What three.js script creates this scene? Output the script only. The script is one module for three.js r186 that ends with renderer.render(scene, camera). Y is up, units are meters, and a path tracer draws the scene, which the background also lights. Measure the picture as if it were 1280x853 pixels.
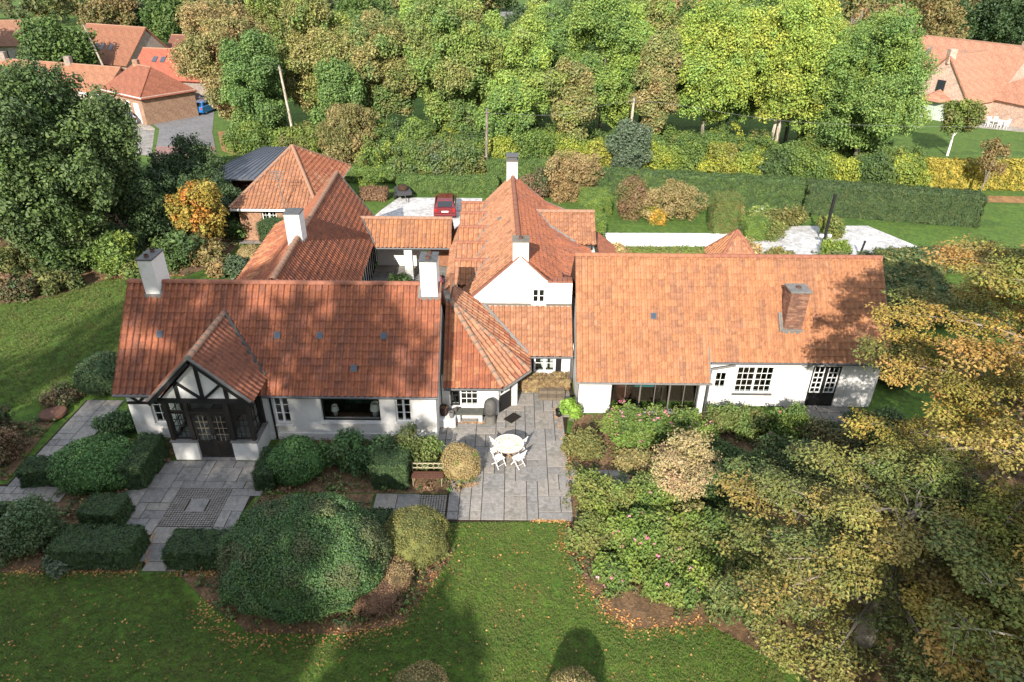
import * as THREE from 'three';
import { mergeGeometries } from 'three/addons/utils/BufferGeometryUtils.js';
import { RoundedBoxGeometry } from 'three/addons/geometries/RoundedBoxGeometry.js';
import { createNoise3D } from 'simplex-noise';

const V = (x, y, z) => new THREE.Vector3(x, y, z);
const scene = new THREE.Scene();

// ---------- camera, sky, sun, exposure ----------
const camera = new THREE.PerspectiveCamera(52.76, 1024 / 682, 0.3, 1200);
const EYE = V(0, 18.5, 0);
camera.position.copy(EYE);
camera.rotation.order = 'YXZ';
camera.rotation.set(THREE.MathUtils.degToRad(-30), 0, THREE.MathUtils.degToRad(0.5));

const SUN = V(-0.184, 0.49, 0.852).normalize();
{ // hazy autumn sky: pale near the horizon, soft blue overhead
  const w = 256, h = 128, d = new Float32Array(w * h * 4), hz = [0.93, 0.92, 0.90], ze = [0.46, 0.54, 0.68], gr = [0.16, 0.17, 0.12];
  for (let y = 0; y < h; y++) for (let x = 0; x < w; x++) {
    const el = (y + 0.5) / h * Math.PI - Math.PI / 2, t = Math.pow(Math.max(0, Math.sin(el)), 0.55), k = (y * w + x) * 4;
    for (let c = 0; c < 3; c++) d[k + c] = el < 0 ? gr[c] : hz[c] + (ze[c] - hz[c]) * t;
    d[k + 3] = 1;
  }
  const t = new THREE.DataTexture(d, w, h, THREE.RGBAFormat, THREE.FloatType); t.mapping = THREE.EquirectangularReflectionMapping; t.magFilter = t.minFilter = THREE.LinearFilter; t.needsUpdate = true;
  scene.background = t; scene.environment = t;
}
const sun = new THREE.DirectionalLight(new THREE.Color(1.0, 0.93, 0.84), 4.9);
sun.position.copy(SUN).multiplyScalar(150);
sun.castShadow = true;
sun.shadow.mapSize.set(4096, 4096);
Object.assign(sun.shadow.camera, { left: -90, right: 90, top: 90, bottom: -90, near: 1, far: 400 });
sun.shadow.camera.updateProjectionMatrix();
scene.add(sun, sun.target);
const renderer = new THREE.WebGLRenderer({ antialias: true });
renderer.toneMapping = THREE.LinearToneMapping;
renderer.toneMappingExposure = 1.64;
renderer.shadowMap.enabled = true;

// ---------- random numbers, noise ----------
function rngOf(seed) { let a = seed >>> 0; return () => { a = (a + 0x6D2B79F5) | 0; let t = Math.imul(a ^ (a >>> 15), 1 | a); t = (t + Math.imul(t ^ (t >>> 7), 61 | t)) ^ t; return ((t ^ (t >>> 14)) >>> 0) / 4294967296; }; }
const R0 = rngOf(20231);
const n3 = createNoise3D(rngOf(77));
const rr = (r, a, b) => a + (b - a) * r();
const lerp = (a, b, t) => a + (b - a) * t;
const clamp = (x, a, b) => Math.min(b, Math.max(a, x));

// ---------- naming ----------
const taken = new Map();
function numbered(name) { const n = taken.get(name) || 0; taken.set(name, n + 1); return n ? `${name}_${String(n).padStart(3, '0')}` : name; }
function tag(o, label, category, group, kind) { if (label) o.userData.label = label; if (category) o.userData.category = category; if (group) o.userData.group = group; if (kind) o.userData.kind = kind; return o; }
function thing(name, label, category, pos = [0, 0, 0], turn = 0, group) {
  const o = new THREE.Group(); o.name = numbered(name); o.position.set(...pos); o.rotation.y = turn; scene.add(o);
  return tag(o, label, category, group);
}
function mesh(name, geo, mat, parent) {
  const m = new THREE.Mesh(Array.isArray(geo) ? join(geo) : geo, mat);
  m.name = parent && parent !== scene ? name : numbered(name); m.castShadow = m.receiveShadow = true;
  (parent || scene).add(m); return m;
}
const struct = (name, geo, mat) => { const m = mesh(name, geo, mat, scene); m.userData.kind = 'structure'; return m; };
function single(name, geo, mat, label, category, group) { return tag(mesh(name, geo, mat, scene), label, category, group); }

// ---------- geometry helpers ----------
function join(list) {
  const gs = list.map((g) => { let q = g.index ? g.toNonIndexed() : g; for (const k of Object.keys(q.attributes)) if (!['position', 'normal', 'uv'].includes(k)) q.deleteAttribute(k); if (!q.attributes.uv) q.setAttribute('uv', new THREE.BufferAttribute(new Float32Array(q.attributes.position.count * 2), 2)); return q; });
  return gs.length === 1 ? gs[0] : mergeGeometries(gs);
}
const M4 = (p, rot = [0, 0, 0], s = [1, 1, 1]) => new THREE.Matrix4().compose(V(...p), new THREE.Quaternion().setFromEuler(new THREE.Euler(...rot, 'YXZ')), V(...s));
// box from min to max with uv in metres
function boxUV(g) { const p = g.attributes.position, n = g.attributes.normal, uv = g.attributes.uv; for (let i = 0; i < p.count; i++) { const ax = Math.abs(n.getX(i)), ay = Math.abs(n.getY(i)), az = Math.abs(n.getZ(i)); if (ay >= ax && ay >= az) uv.setXY(i, p.getX(i), p.getZ(i)); else if (ax >= az) uv.setXY(i, p.getZ(i), p.getY(i)); else uv.setXY(i, p.getX(i), p.getY(i)); } return g; }
function bx(x0, x1, y0, y1, z0, z1, rad = 0) {
  const w = Math.abs(x1 - x0), h = Math.abs(y1 - y0), d = Math.abs(z1 - z0);
  const g = rad > 0 ? new RoundedBoxGeometry(w, h, d, 1, Math.min(rad, w / 2.1, h / 2.1, d / 2.1)) : new THREE.BoxGeometry(w, h, d);
  g.translate((x0 + x1) / 2, (y0 + y1) / 2, (z0 + z1) / 2); return boxUV(g);
}
function bar(a, b, w, d, roll = 0) { // square bar between two points
  const L = a.distanceTo(b), g = new THREE.BoxGeometry(w, L, d); if (roll) g.rotateY(roll);
  const q = new THREE.Quaternion().setFromUnitVectors(V(0, 1, 0), b.clone().sub(a).normalize());
  return g.applyQuaternion(q).translate((a.x + b.x) / 2, (a.y + b.y) / 2, (a.z + b.z) / 2);
}
function rod(a, b, r0, r1 = r0, seg = 6) {
  const g = new THREE.CylinderGeometry(r1, r0, a.distanceTo(b), seg, 1);
  const q = new THREE.Quaternion().setFromUnitVectors(V(0, 1, 0), b.clone().sub(a).normalize());
  return g.applyQuaternion(q).translate((a.x + b.x) / 2, (a.y + b.y) / 2, (a.z + b.z) / 2);
}
// tapered tube through points with radii
function limb(pts, r0, r1, seg = 6, steps = 0) {
  const c = new THREE.CatmullRomCurve3(pts), n = steps || Math.max(3, pts.length * 2), fr = c.computeFrenetFrames(n, false), pos = [], nor = [], uv = [], idx = [];
  for (let i = 0; i <= n; i++) { const p = c.getPoint(i / n), r = lerp(r0, r1, i / n); for (let j = 0; j <= seg; j++) { const a = j / seg * Math.PI * 2, d = fr.normals[i].clone().multiplyScalar(Math.cos(a)).addScaledVector(fr.binormals[i], Math.sin(a)); pos.push(p.x + d.x * r, p.y + d.y * r, p.z + d.z * r); nor.push(d.x, d.y, d.z); uv.push(j / seg, i / n * 4); } }
  for (let i = 0; i < n; i++) for (let j = 0; j < seg; j++) { const a = i * (seg + 1) + j, b = a + seg + 1; idx.push(a, a + 1, b, b, a + 1, b + 1); }
  const g = new THREE.BufferGeometry(); g.setAttribute('position', new THREE.Float32BufferAttribute(pos, 3)); g.setAttribute('normal', new THREE.Float32BufferAttribute(nor, 3)); g.setAttribute('uv', new THREE.Float32BufferAttribute(uv, 2)); g.setIndex(idx); return g;
}
// flat polygon on the ground (list of [x, z]) with uv in metres; optional thickness gives a slab
function ground2(poly, y, thick = 0, bevel = 0) {
  const s = new THREE.Shape(poly.map(([x, z]) => new THREE.Vector2(x, -z)));
  let g;
  if (thick > 0) g = new THREE.ExtrudeGeometry(s, { depth: thick - bevel, bevelEnabled: bevel > 0, bevelSize: bevel, bevelThickness: bevel, bevelOffset: -bevel, bevelSegments: 1 }); else g = new THREE.ShapeGeometry(s);
  g.rotateX(-Math.PI / 2).translate(0, thick > 0 ? y - thick : y, 0);
  return boxUV(g);
}
// upright wall from a 2-D outline (u along the wall, y up) with holes, thickness goes to the back
function wallGeo(origin, dirX, dirZ, outline, holes, thick) {
  const s = new THREE.Shape(outline.map(([u, y]) => new THREE.Vector2(u, y)));
  for (const [u0, u1, y0, y1] of holes) s.holes.push(new THREE.Path([new THREE.Vector2(u0, y0), new THREE.Vector2(u0, y1), new THREE.Vector2(u1, y1), new THREE.Vector2(u1, y0)]));
  const g = new THREE.ExtrudeGeometry(s, { depth: thick, bevelEnabled: false });
  g.translate(0, 0, -thick); // front face at local z = 0
  const u = V(dirX, 0, dirZ).normalize(), n = u.clone().cross(V(0, 1, 0));
  g.applyMatrix4(new THREE.Matrix4().makeBasis(u, V(0, 1, 0), n).setPosition(...origin));
  return g;
}
function placeFacing(o, origin, dirX, dirZ) { const u = V(dirX, 0, dirZ).normalize(); o.quaternion.setFromRotationMatrix(new THREE.Matrix4().makeBasis(u, V(0, 1, 0), u.clone().cross(V(0, 1, 0)))); o.position.set(...origin); return o; }

// ---------- procedural textures ----------
function noiseTile(seed, per) { const r = rngOf(seed), t = new Float32Array(per * per).map(() => r()); return (x, y) => { const xi = Math.floor(x), yi = Math.floor(y), fx = x - xi, fy = y - yi, sx = fx * fx * (3 - 2 * fx), sy = fy * fy * (3 - 2 * fy), m = (a) => ((a % per) + per) % per, g = (i, j) => t[m(yi + j) * per + m(xi + i)]; return lerp(lerp(g(0, 0), g(1, 0), sx), lerp(g(0, 1), g(1, 1), sx), sy); }; }
function fbmTile(seed, base, oct) { const ns = []; for (let o = 0; o < oct; o++) ns.push(noiseTile(seed + o * 13, base << o)); return (u, v) => { let s = 0, a = 0.5, t = 0; for (let o = 0; o < oct; o++) { s += a * ns[o](u * (base << o), v * (base << o)); t += a; a *= 0.55; } return s / t; }; }
function texture(size, fn, srgb, metres) {
  const d = new Uint8Array(size * size * 4);
  for (let y = 0; y < size; y++) for (let x = 0; x < size; x++) { const c = fn(x / size, y / size), k = (y * size + x) * 4; d[k] = clamp(c[0], 0, 1) * 255; d[k + 1] = clamp(c[1], 0, 1) * 255; d[k + 2] = clamp(c[2], 0, 1) * 255; d[k + 3] = 255; }
  const t = new THREE.DataTexture(d, size, size, THREE.RGBAFormat); t.wrapS = t.wrapT = THREE.RepeatWrapping; t.magFilter = THREE.LinearFilter; t.minFilter = THREE.LinearMipmapLinearFilter; t.generateMipmaps = true;
  if (srgb) t.colorSpace = THREE.SRGBColorSpace; if (metres) t.repeat.set(1 / metres, 1 / metres); t.needsUpdate = true; return t;
}
const mix3 = (a, b, t) => [lerp(a[0], b[0], t), lerp(a[1], b[1], t), lerp(a[2], b[2], t)];
const grey = (v) => [v, v, v];
const ss = (a, b, x) => { const t = clamp((x - a) / (b - a), 0, 1); return t * t * (3 - 2 * t); };
const std = (o) => new THREE.MeshStandardMaterial({ roughness: 0.85, metalness: 0, ...o });
const lin = (r, g, b) => new THREE.Color().setRGB(r, g, b);

const fA = fbmTile(11, 4, 6), fB = fbmTile(23, 6, 5), fC = fbmTile(37, 12, 4), fD = fbmTile(53, 3, 4), fE = fbmTile(71, 32, 3);
const T = {
  clay: texture(512, (u, v) => { const a = fA(u, v), b = fC(u, v), e = fE(u, v), st = fC(u * 2, v); const m = 0.93 + 0.16 * (b - 0.5) + 0.16 * (e - 0.5); let c = [m, m, m]; c = mix3(c, [0.62, 0.58, 0.55], ss(0.5, 0.8, a) * 0.35); c = mix3(c, [0.60, 0.56, 0.53], ss(0.5, 0.75, st) * 0.35); c = mix3(c, [0.86, 0.86, 0.78], ss(0.66, 0.76, fB(u, v)) * 0.4); return c; }, true, 1.9),
  brick: texture(512, (u, v) => { const a = fA(u, v), b = fC(u, v), e = fE(u, v); const k = 0.9 + 0.3 * (e - 0.5) + 0.3 * (b - 0.5) + 0.2 * (a - 0.5); return [k, k * 0.99, k * 0.97]; }, true, 1.6),
  render: texture(512, (u, v) => { const a = fA(u, v), e = fE(u, v); let c = grey(0.93 + 0.05 * (e - 0.5)); c = mix3(c, [0.80, 0.78, 0.73], ss(0.58, 0.78, a) * 0.55); return c; }, true, 3.1),
  bump: texture(512, (u, v) => grey(fE(u, v) * 0.6 + fC(u, v) * 0.4), false, 0.9),
  grass: texture(512, (u, v) => { const a = fA(u, v), b = fD(u, v), e = fE(u, v); let c = mix3([0.29, 0.43, 0.14], [0.40, 0.50, 0.18], a); c = mix3(c, [0.24, 0.37, 0.12], ss(0.45, 0.7, b) * 0.6); const k = 0.75 + 0.5 * e; return [c[0] * k, c[1] * k, c[2] * k]; }, true, 5.3),
  stone: texture(512, (u, v) => { const a = fA(u, v), b = fB(u, v), e = fE(u, v); let c = mix3([0.56, 0.55, 0.54], [0.68, 0.66, 0.63], a); c = mix3(c, [0.46, 0.46, 0.43], ss(0.52, 0.78, b) * 0.45); const k = 0.86 + 0.28 * e; return [c[0] * k, c[1] * k, c[2] * k]; }, true, 1.9),
  soil: texture(512, (u, v) => { const a = fB(u, v), e = fE(u, v); const c = mix3([0.34, 0.26, 0.18], [0.52, 0.41, 0.29], a), k = 0.7 + 0.6 * e; return [c[0] * k, c[1] * k, c[2] * k]; }, true, 2.3),
  gravel: texture(512, (u, v) => { const e = fE(u, v), a = fA(u, v), b = fC(u, v); const k = 0.70 + 0.28 * (e - 0.5) + 0.22 * (a - 0.5) + 0.2 * (b - 0.5); return [k * 1.01, k, k * 0.97]; }, true, 3.7),
  asphalt: texture(512, (u, v) => { const e = fE(u, v), a = fA(u, v); const k = 0.38 + 0.14 * (e - 0.5) + 0.10 * (a - 0.5); return [k, k, k * 1.02]; }, true, 4.1),
  wood: texture(256, (u, v) => { const g = fC(u * 4, v * 0.25), k = 0.7 + 0.5 * (g - 0.5); return [k, k * 0.98, k * 0.95]; }, true, 1.1),
  bark: texture(256, (u, v) => { const g = fC(u, v * 0.5), e = fE(u, v); const k = 0.42 + 0.5 * (g - 0.5) + 0.2 * (e - 0.5); return [k * 1.05, k, k * 0.92]; }, true, 1),
};
const MAT = {
  tile: std({ vertexColors: true, map: T.clay, bumpMap: T.bump, bumpScale: 0.004, roughness: 0.78 }),
  ridge: std({ color: lin(0.34, 0.13, 0.075), map: T.clay, roughness: 0.8 }),
  ridgePale: std({ color: lin(0.40, 0.22, 0.14), map: T.clay, roughness: 0.85 }),
  mortar: std({ color: lin(0.5, 0.46, 0.4), map: T.stone, roughness: 0.95 }),
  batten: std({ color: lin(0.10, 0.05, 0.035), roughness: 0.9 }),
  white: std({ color: lin(0.82, 0.80, 0.76), map: T.render, bumpMap: T.bump, bumpScale: 0.006, roughness: 0.9 }),
  whitePaint: std({ color: lin(0.80, 0.80, 0.78), roughness: 0.5 }),
  black: std({ color: lin(0.022, 0.022, 0.024), map: T.wood, roughness: 0.6 }),
  darkWood: std({ color: lin(0.045, 0.038, 0.032), map: T.wood, roughness: 0.65 }),
  lead: std({ color: lin(0.30, 0.32, 0.34), map: T.stone, roughness: 0.6, metalness: 0.2 }),
  leadPale: std({ color: lin(0.52, 0.52, 0.52), map: T.stone, roughness: 0.7 }),
  gutter: std({ color: lin(0.12, 0.12, 0.125), roughness: 0.55, metalness: 0.3 }),
  glass: new THREE.MeshPhysicalMaterial({ color: lin(0.9, 0.93, 0.92), transmission: 1, thickness: 0, roughness: 0.02, ior: 1.5 }),
  darkGlass: new THREE.MeshPhysicalMaterial({ color: lin(0.03, 0.035, 0.04), roughness: 0.04, ior: 1.5 }),
  skylight: new THREE.MeshPhysicalMaterial({ color: lin(0.06, 0.075, 0.1), roughness: 0.05, ior: 1.5 }),
  stone: std({ color: lin(0.60, 0.60, 0.62), map: T.stone, bumpMap: T.bump, bumpScale: 0.006, roughness: 0.9 }),
  floorIn: std({ color: lin(0.12, 0.09, 0.065), map: T.wood, roughness: 0.6 }),
  soil: std({ map: T.soil, bumpMap: T.bump, bumpScale: 0.03, roughness: 1 }),
  bark: std({ color: lin(1.2, 1.15, 1.05), map: T.bark, roughness: 1 }),
  barkPale: std({ color: lin(2.6, 2.5, 2.3), map: T.bark, roughness: 1 }),
  leaf: std({ vertexColors: true, color: lin(1.28, 1.25, 1.2), roughness: 0.62, side: THREE.DoubleSide }),
  leafGloss: std({ vertexColors: true, roughness: 0.42, side: THREE.DoubleSide }),
  twig: std({ color: lin(0.09, 0.085, 0.04), map: T.soil, roughness: 1 }),
};
const stoneTints = [[0.76, 0.74, 0.72], [0.68, 0.67, 0.66], [0.83, 0.80, 0.76], [0.73, 0.72, 0.72], [0.80, 0.75, 0.69], [0.62, 0.61, 0.60]].map((c) => { const m = MAT.stone.clone(); m.color = lin(...c); return m; });
// ---------- clay roof tiles ----------
const TW = 0.264, TL = 0.315;
const PROFILE = [[0, 0.010], [0.16, 0.002], [0.38, 0.0], [0.56, 0.010], [0.67, 0.062], [0.78, 0.088], [0.90, 0.090], [1.00, 0.070], [1.06, 0.028]];
function tileBase() {
  const pos = [], idx = [], uv = [];
  for (const [f, h] of PROFILE) { pos.push(f * TW, 0, h + 0.052); uv.push(f * TW, 0); }
  for (const [f, h] of PROFILE) { pos.push(f * TW, TL + 0.05, h + 0.018); uv.push(f * TW, TL + 0.05); }
  const n = PROFILE.length;
  for (let i = 0; i < n - 1; i++) idx.push(i, i + 1, n + i, i + 1, n + i + 1, n + i);
  const g = new THREE.BufferGeometry(); g.setAttribute('position', new THREE.Float32BufferAttribute(pos, 3)); g.setAttribute('uv', new THREE.Float32BufferAttribute(uv, 2)); g.setIndex(idx); g.computeVertexNormals();
  const e = { pos: [], uv: [], idx: [] };
  for (const [f, h] of PROFILE) { e.pos.push(f * TW, 0, h + 0.052, f * TW, 0.004, h + 0.026); e.uv.push(f * TW, 0, f * TW, -0.03); }
  for (let i = 0; i < n - 1; i++) e.idx.push(2 * i + 1, 2 * i + 3, 2 * i, 2 * i + 3, 2 * i + 2, 2 * i);
  const q = new THREE.BufferGeometry(); q.setAttribute('position', new THREE.Float32BufferAttribute(e.pos, 3)); q.setAttribute('uv', new THREE.Float32BufferAttribute(e.uv, 2)); q.setIndex(e.idx); q.computeVertexNormals();
  return mergeGeometries([g.toNonIndexed(), q.toNonIndexed()]);
}
const TILE = tileBase();
// colour families: how the clay of each roof is fired and weathered
const CLAY = {
  red: [[0.361, 0.116, 0.053], [0.405, 0.135, 0.059], [0.334, 0.107, 0.055], [0.431, 0.155, 0.069], [0.299, 0.102, 0.057], [0.378, 0.131, 0.063], [0.264, 0.096, 0.058], [0.414, 0.139, 0.058]],
  orange: [[0.466, 0.200, 0.088], [0.502, 0.222, 0.098], [0.431, 0.181, 0.083], [0.528, 0.245, 0.114], [0.449, 0.200, 0.096], [0.396, 0.171, 0.084], [0.493, 0.208, 0.086], [0.510, 0.245, 0.125]],
  brown: [[0.290, 0.102, 0.055], [0.255, 0.091, 0.051], [0.326, 0.114, 0.058], [0.220, 0.085, 0.052], [0.282, 0.106, 0.061], [0.343, 0.126, 0.063], [0.238, 0.094, 0.059], [0.299, 0.102, 0.051]],
  pale: [[0.458, 0.208, 0.106], [0.493, 0.229, 0.116], [0.422, 0.192, 0.100], [0.475, 0.233, 0.130], [0.396, 0.184, 0.102], [0.502, 0.221, 0.102], [0.361, 0.171, 0.102], [0.484, 0.241, 0.141]],
  worn: [[0.41, 0.188, 0.092], [0.45, 0.208, 0.102], [0.38, 0.172, 0.088], [0.46, 0.225, 0.118], [0.35, 0.16, 0.088], [0.43, 0.192, 0.09], [0.33, 0.155, 0.092], [0.45, 0.20, 0.092]],
};
const tileVariants = {};
for (const [k, list] of Object.entries(CLAY)) tileVariants[k] = list.flatMap((c, i) => [0, 1, 2].map((j) => {
  const g = TILE.clone(), n = g.attributes.position.count, col = new Float32Array(n * 3), r = rngOf(i * 7 + j * 31 + k.length), s = rr(r, 0.93, 1.07), av = [0, 1, 2].map((q) => list.reduce((t, x) => t + x[q], 0) / list.length);
  for (let a = 0; a < n; a++) col.set([0, 1, 2].map((q) => lerp(av[q], c[q], 0.5) * s), a * 3);
  g.setAttribute('color', new THREE.BufferAttribute(col, 3));
  const uv = g.attributes.uv, ou = r() * 1.7, ov = r() * 1.7; for (let a = 0; a < n; a++) uv.setXY(a, uv.getX(a) + ou, uv.getY(a) + ov);
  return g;
}));
const clipPoly = (poly, ax, ay, bx_, by) => { // keep the left side of a->b; vertices are arrays whose first two entries are u, v
  const out = [], side = (p) => (bx_ - ax) * (p[1] - ay) - (by - ay) * (p[0] - ax);
  for (let i = 0; i < poly.length; i++) { const p = poly[i], q = poly[(i + 1) % poly.length], sp = side(p), sq = side(q); if (sp >= 0) out.push(p); if ((sp >= 0) !== (sq >= 0)) { const t = sp / (sp - sq); out.push(p.map((x, k) => x + (q[k] - x) * t)); } }
  return out;
};
function clipTile(geo, m2, poly2) { // geo in tile axes placed by matrix m2 (u, v, h), clipped by convex poly2
  const g = geo.clone().applyMatrix4(m2), A = ['position', 'normal', 'color', 'uv'].map((k) => g.attributes[k]), out = [[], [], [], []];
  for (let t = 0; t < A[0].count; t += 3) {
    let P = [0, 1, 2].map((i) => A.flatMap((a) => Array.from({ length: a.itemSize }, (_, k) => a.array[(t + i) * a.itemSize + k])));
    for (let i = 0; i < poly2.length && P.length; i++) { const a = poly2[i], b = poly2[(i + 1) % poly2.length]; P = clipPoly(P, a[0], a[1], b[0], b[1]); }
    for (let i = 1; i + 1 < P.length; i++) for (const v of [P[0], P[i], P[i + 1]]) { out[0].push(...v.slice(0, 3)); out[1].push(...v.slice(3, 6)); out[2].push(...v.slice(6, 9)); out[3].push(...v.slice(9, 11)); }
  }
  if (!out[0].length) return null;
  const q = new THREE.BufferGeometry(); q.setAttribute('position', new THREE.Float32BufferAttribute(out[0], 3)); q.setAttribute('normal', new THREE.Float32BufferAttribute(out[1], 3)); q.setAttribute('color', new THREE.Float32BufferAttribute(out[2], 3)); q.setAttribute('uv', new THREE.Float32BufferAttribute(out[3], 2));
  return q;
}
// A roof slope: planar convex polygon, first two points are the eave (left to right seen from outside). Returns the sheathing mesh; tiles collect in `bag`.
function slope(parent, poly, fam, bag, { name = 'roof', noise = 0.35, holes = [], seed = 1, under = 0.10, second = null, thing: _t } = {}) {
  const P = poly.map((p) => V(...p)), u = P[1].clone().sub(P[0]).normalize();
  const n = u.clone().cross(P[2].clone().sub(P[0])).normalize(), v = n.clone().cross(u);
  const to2 = (p) => { const d = p.clone().sub(P[0]); return [d.dot(u), d.dot(v)]; };
  const poly2 = P.map(to2), frame = new THREE.Matrix4().makeBasis(u, v, n).setPosition(P[0]);
  const sh = new THREE.Shape(poly2.map(([a, b]) => new THREE.Vector2(a, b)));
  const slab = new THREE.ExtrudeGeometry(sh, { depth: under, bevelEnabled: false }).translate(0, 0, -under).applyMatrix4(frame);
  const roof = mesh(name, slab, MAT.batten, parent);
  const us = poly2.map((p) => p[0]), vs = poly2.map((p) => p[1]), u0 = Math.min(...us), u1 = Math.max(...us), v1 = Math.max(...vs);
  const rnd = rngOf(seed * 911 + 5), cols = Math.round((u1 - u0) / TW), w = (u1 - u0) / cols, rows = Math.ceil(v1 / TL);
  const grown = poly2.map((p, i) => [p[0], i < 2 && Math.abs(p[1]) < 1e-4 ? p[1] - 0.07 : p[1]]);
  const inside = (x, y) => { for (let i = 0; i < grown.length; i++) { const a = grown[i], b = grown[(i + 1) % grown.length]; if ((b[0] - a[0]) * (y - a[1]) - (b[1] - a[1]) * (x - a[0]) < -1e-3) return false; } return true; };
  for (let r = 0; r < rows; r++) for (let c = -1; c <= cols; c++) {
    const x = u0 + c * w, y = -0.06 + r * TL, corners = [[x, y], [x + w, y], [x, y + TL], [x + w, y + TL]];
    const k = corners.filter((q) => inside(...q)).length;
    if (!k && !inside(x + w / 2, y + TL / 2)) continue;
    if (holes.some(([a, b, d, e]) => x + w * 0.5 > a && x + w * 0.5 < b && y + TL * 0.5 > d && y + TL * 0.5 < e)) continue;
    const mid = V(x + w / 2, y + TL / 2, 0).applyMatrix4(frame);
    const patch = n3(mid.x * noise, mid.y * noise, mid.z * noise + seed);
    const streak = n3(x * 1.5 + seed * 7, y * 0.32, seed) * 0.7 + patch * 0.45 + rr(rnd, -0.28, 0.28); // rain streaks run down the slope
    const f = second && streak > 0.22 ? second : fam;
    const list = tileVariants[f], geo = list[Math.floor(rnd() * list.length)];
    const m2 = M4([x, y, rr(rnd, -0.004, 0.008)], [0, 0, rr(rnd, -0.018, 0.018)], [w / TW, 1, 1]);
    const toEye = EYE.clone().sub(mid), dist = toEye.length(), facing = Math.max(0, toEye.dot(n) / dist);
    if (k === 4) bag.push({ roof, geo, m: frame.clone().multiply(m2), score: facing / dist / dist });
    else { const q = clipTile(geo, m2, grown); if (q) bag.push({ roof, clipped: q.applyMatrix4(frame), score: 0 }); }
  }
  roof.userData.frame = undefined;
  return { roof, frame, u, v, n, at: (a, b, h = 0) => V(a, b, h).applyMatrix4(frame), P };
}
function layTiles(bag, most) { // the largest in view as meshes of their own, the rest of each slope joined
  const whole = bag.filter((t) => !t.clipped).sort((a, b) => b.score - a.score), rest = new Map();
  whole.forEach((t, i) => { if (i < most) { const m = mesh('tile', t.geo, MAT.tile, t.roof); m.applyMatrix4(t.m); } else { if (!rest.has(t.roof)) rest.set(t.roof, []); rest.get(t.roof).push(t.geo.clone().applyMatrix4(t.m)); } });
  for (const t of bag) if (t.clipped) { if (!rest.has(t.roof)) rest.set(t.roof, []); rest.get(t.roof).push(t.clipped); }
  for (const [roof, list] of rest) { const m = mesh('tiles', mergeGeometries(list), MAT.tile, roof); m.userData.kind = 'stuff'; }
}
// half-round capping tiles along a line, each one a piece
function ridgeTiles(parent, a, b, { mat = MAT.ridge, r = 0.135, len = 0.40, seed = 3, mortar = false, lift = 0.03 } = {}) {
  const A = V(...a), B = V(...b), L = A.distanceTo(B), n = Math.max(1, Math.round(L / len)), l = L / n, d = B.clone().sub(A).normalize(), rnd = rngOf(seed);
  const side = d.clone().cross(V(0, 1, 0)).normalize(), up = side.clone().cross(d);
  const key = `${l.toFixed(4)},${r}`; ridgeTiles.cache ??= {};
  const mk = (R, len2) => { const g = new THREE.CylinderGeometry(R * 0.94, R, len2, 8, 1, true, -Math.PI / 2, Math.PI); const g2 = new THREE.CylinderGeometry(R * 0.94 - 0.02, R - 0.02, len2, 8, 1, true, -Math.PI / 2, Math.PI); return join([g, g2]); };
  const geo = ridgeTiles.cache[key] ??= mk(r, l * 1.08);
  const bands = [];
  for (let i = 0; i < n; i++) {
    const p = A.clone().addScaledVector(d, (i + 0.5) * l).addScaledVector(up, lift - 0.03 + rr(rnd, -0.006, 0.006));
    const basis = new THREE.Matrix4().makeBasis(side, d, up.clone()); // cylinder axis y along the ridge, opening below
    const m = mesh('ridge_tile', geo, mat, parent); m.quaternion.setFromRotationMatrix(basis); m.position.copy(p); m.rotateY(rr(rnd, -0.03, 0.03));
    if (mortar) bands.push(new THREE.CylinderGeometry(r * 1.07, r * 1.09, 0.07, 8, 1, false, -Math.PI / 2, Math.PI).applyMatrix4(basis.clone().setPosition(A.clone().addScaledVector(d, i * l + 0.02).addScaledVector(up, lift - 0.03))));
  }
  if (mortar && bands.length) mesh('mortar_bands', bands, MAT.mortar, parent);
}
function gutter(parent, a, b, mat = MAT.gutter, r = 0.06) {
  const A = V(...a), B = V(...b); return mesh('gutter', rod(A, B, r, r, 8), mat, parent);
}

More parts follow.
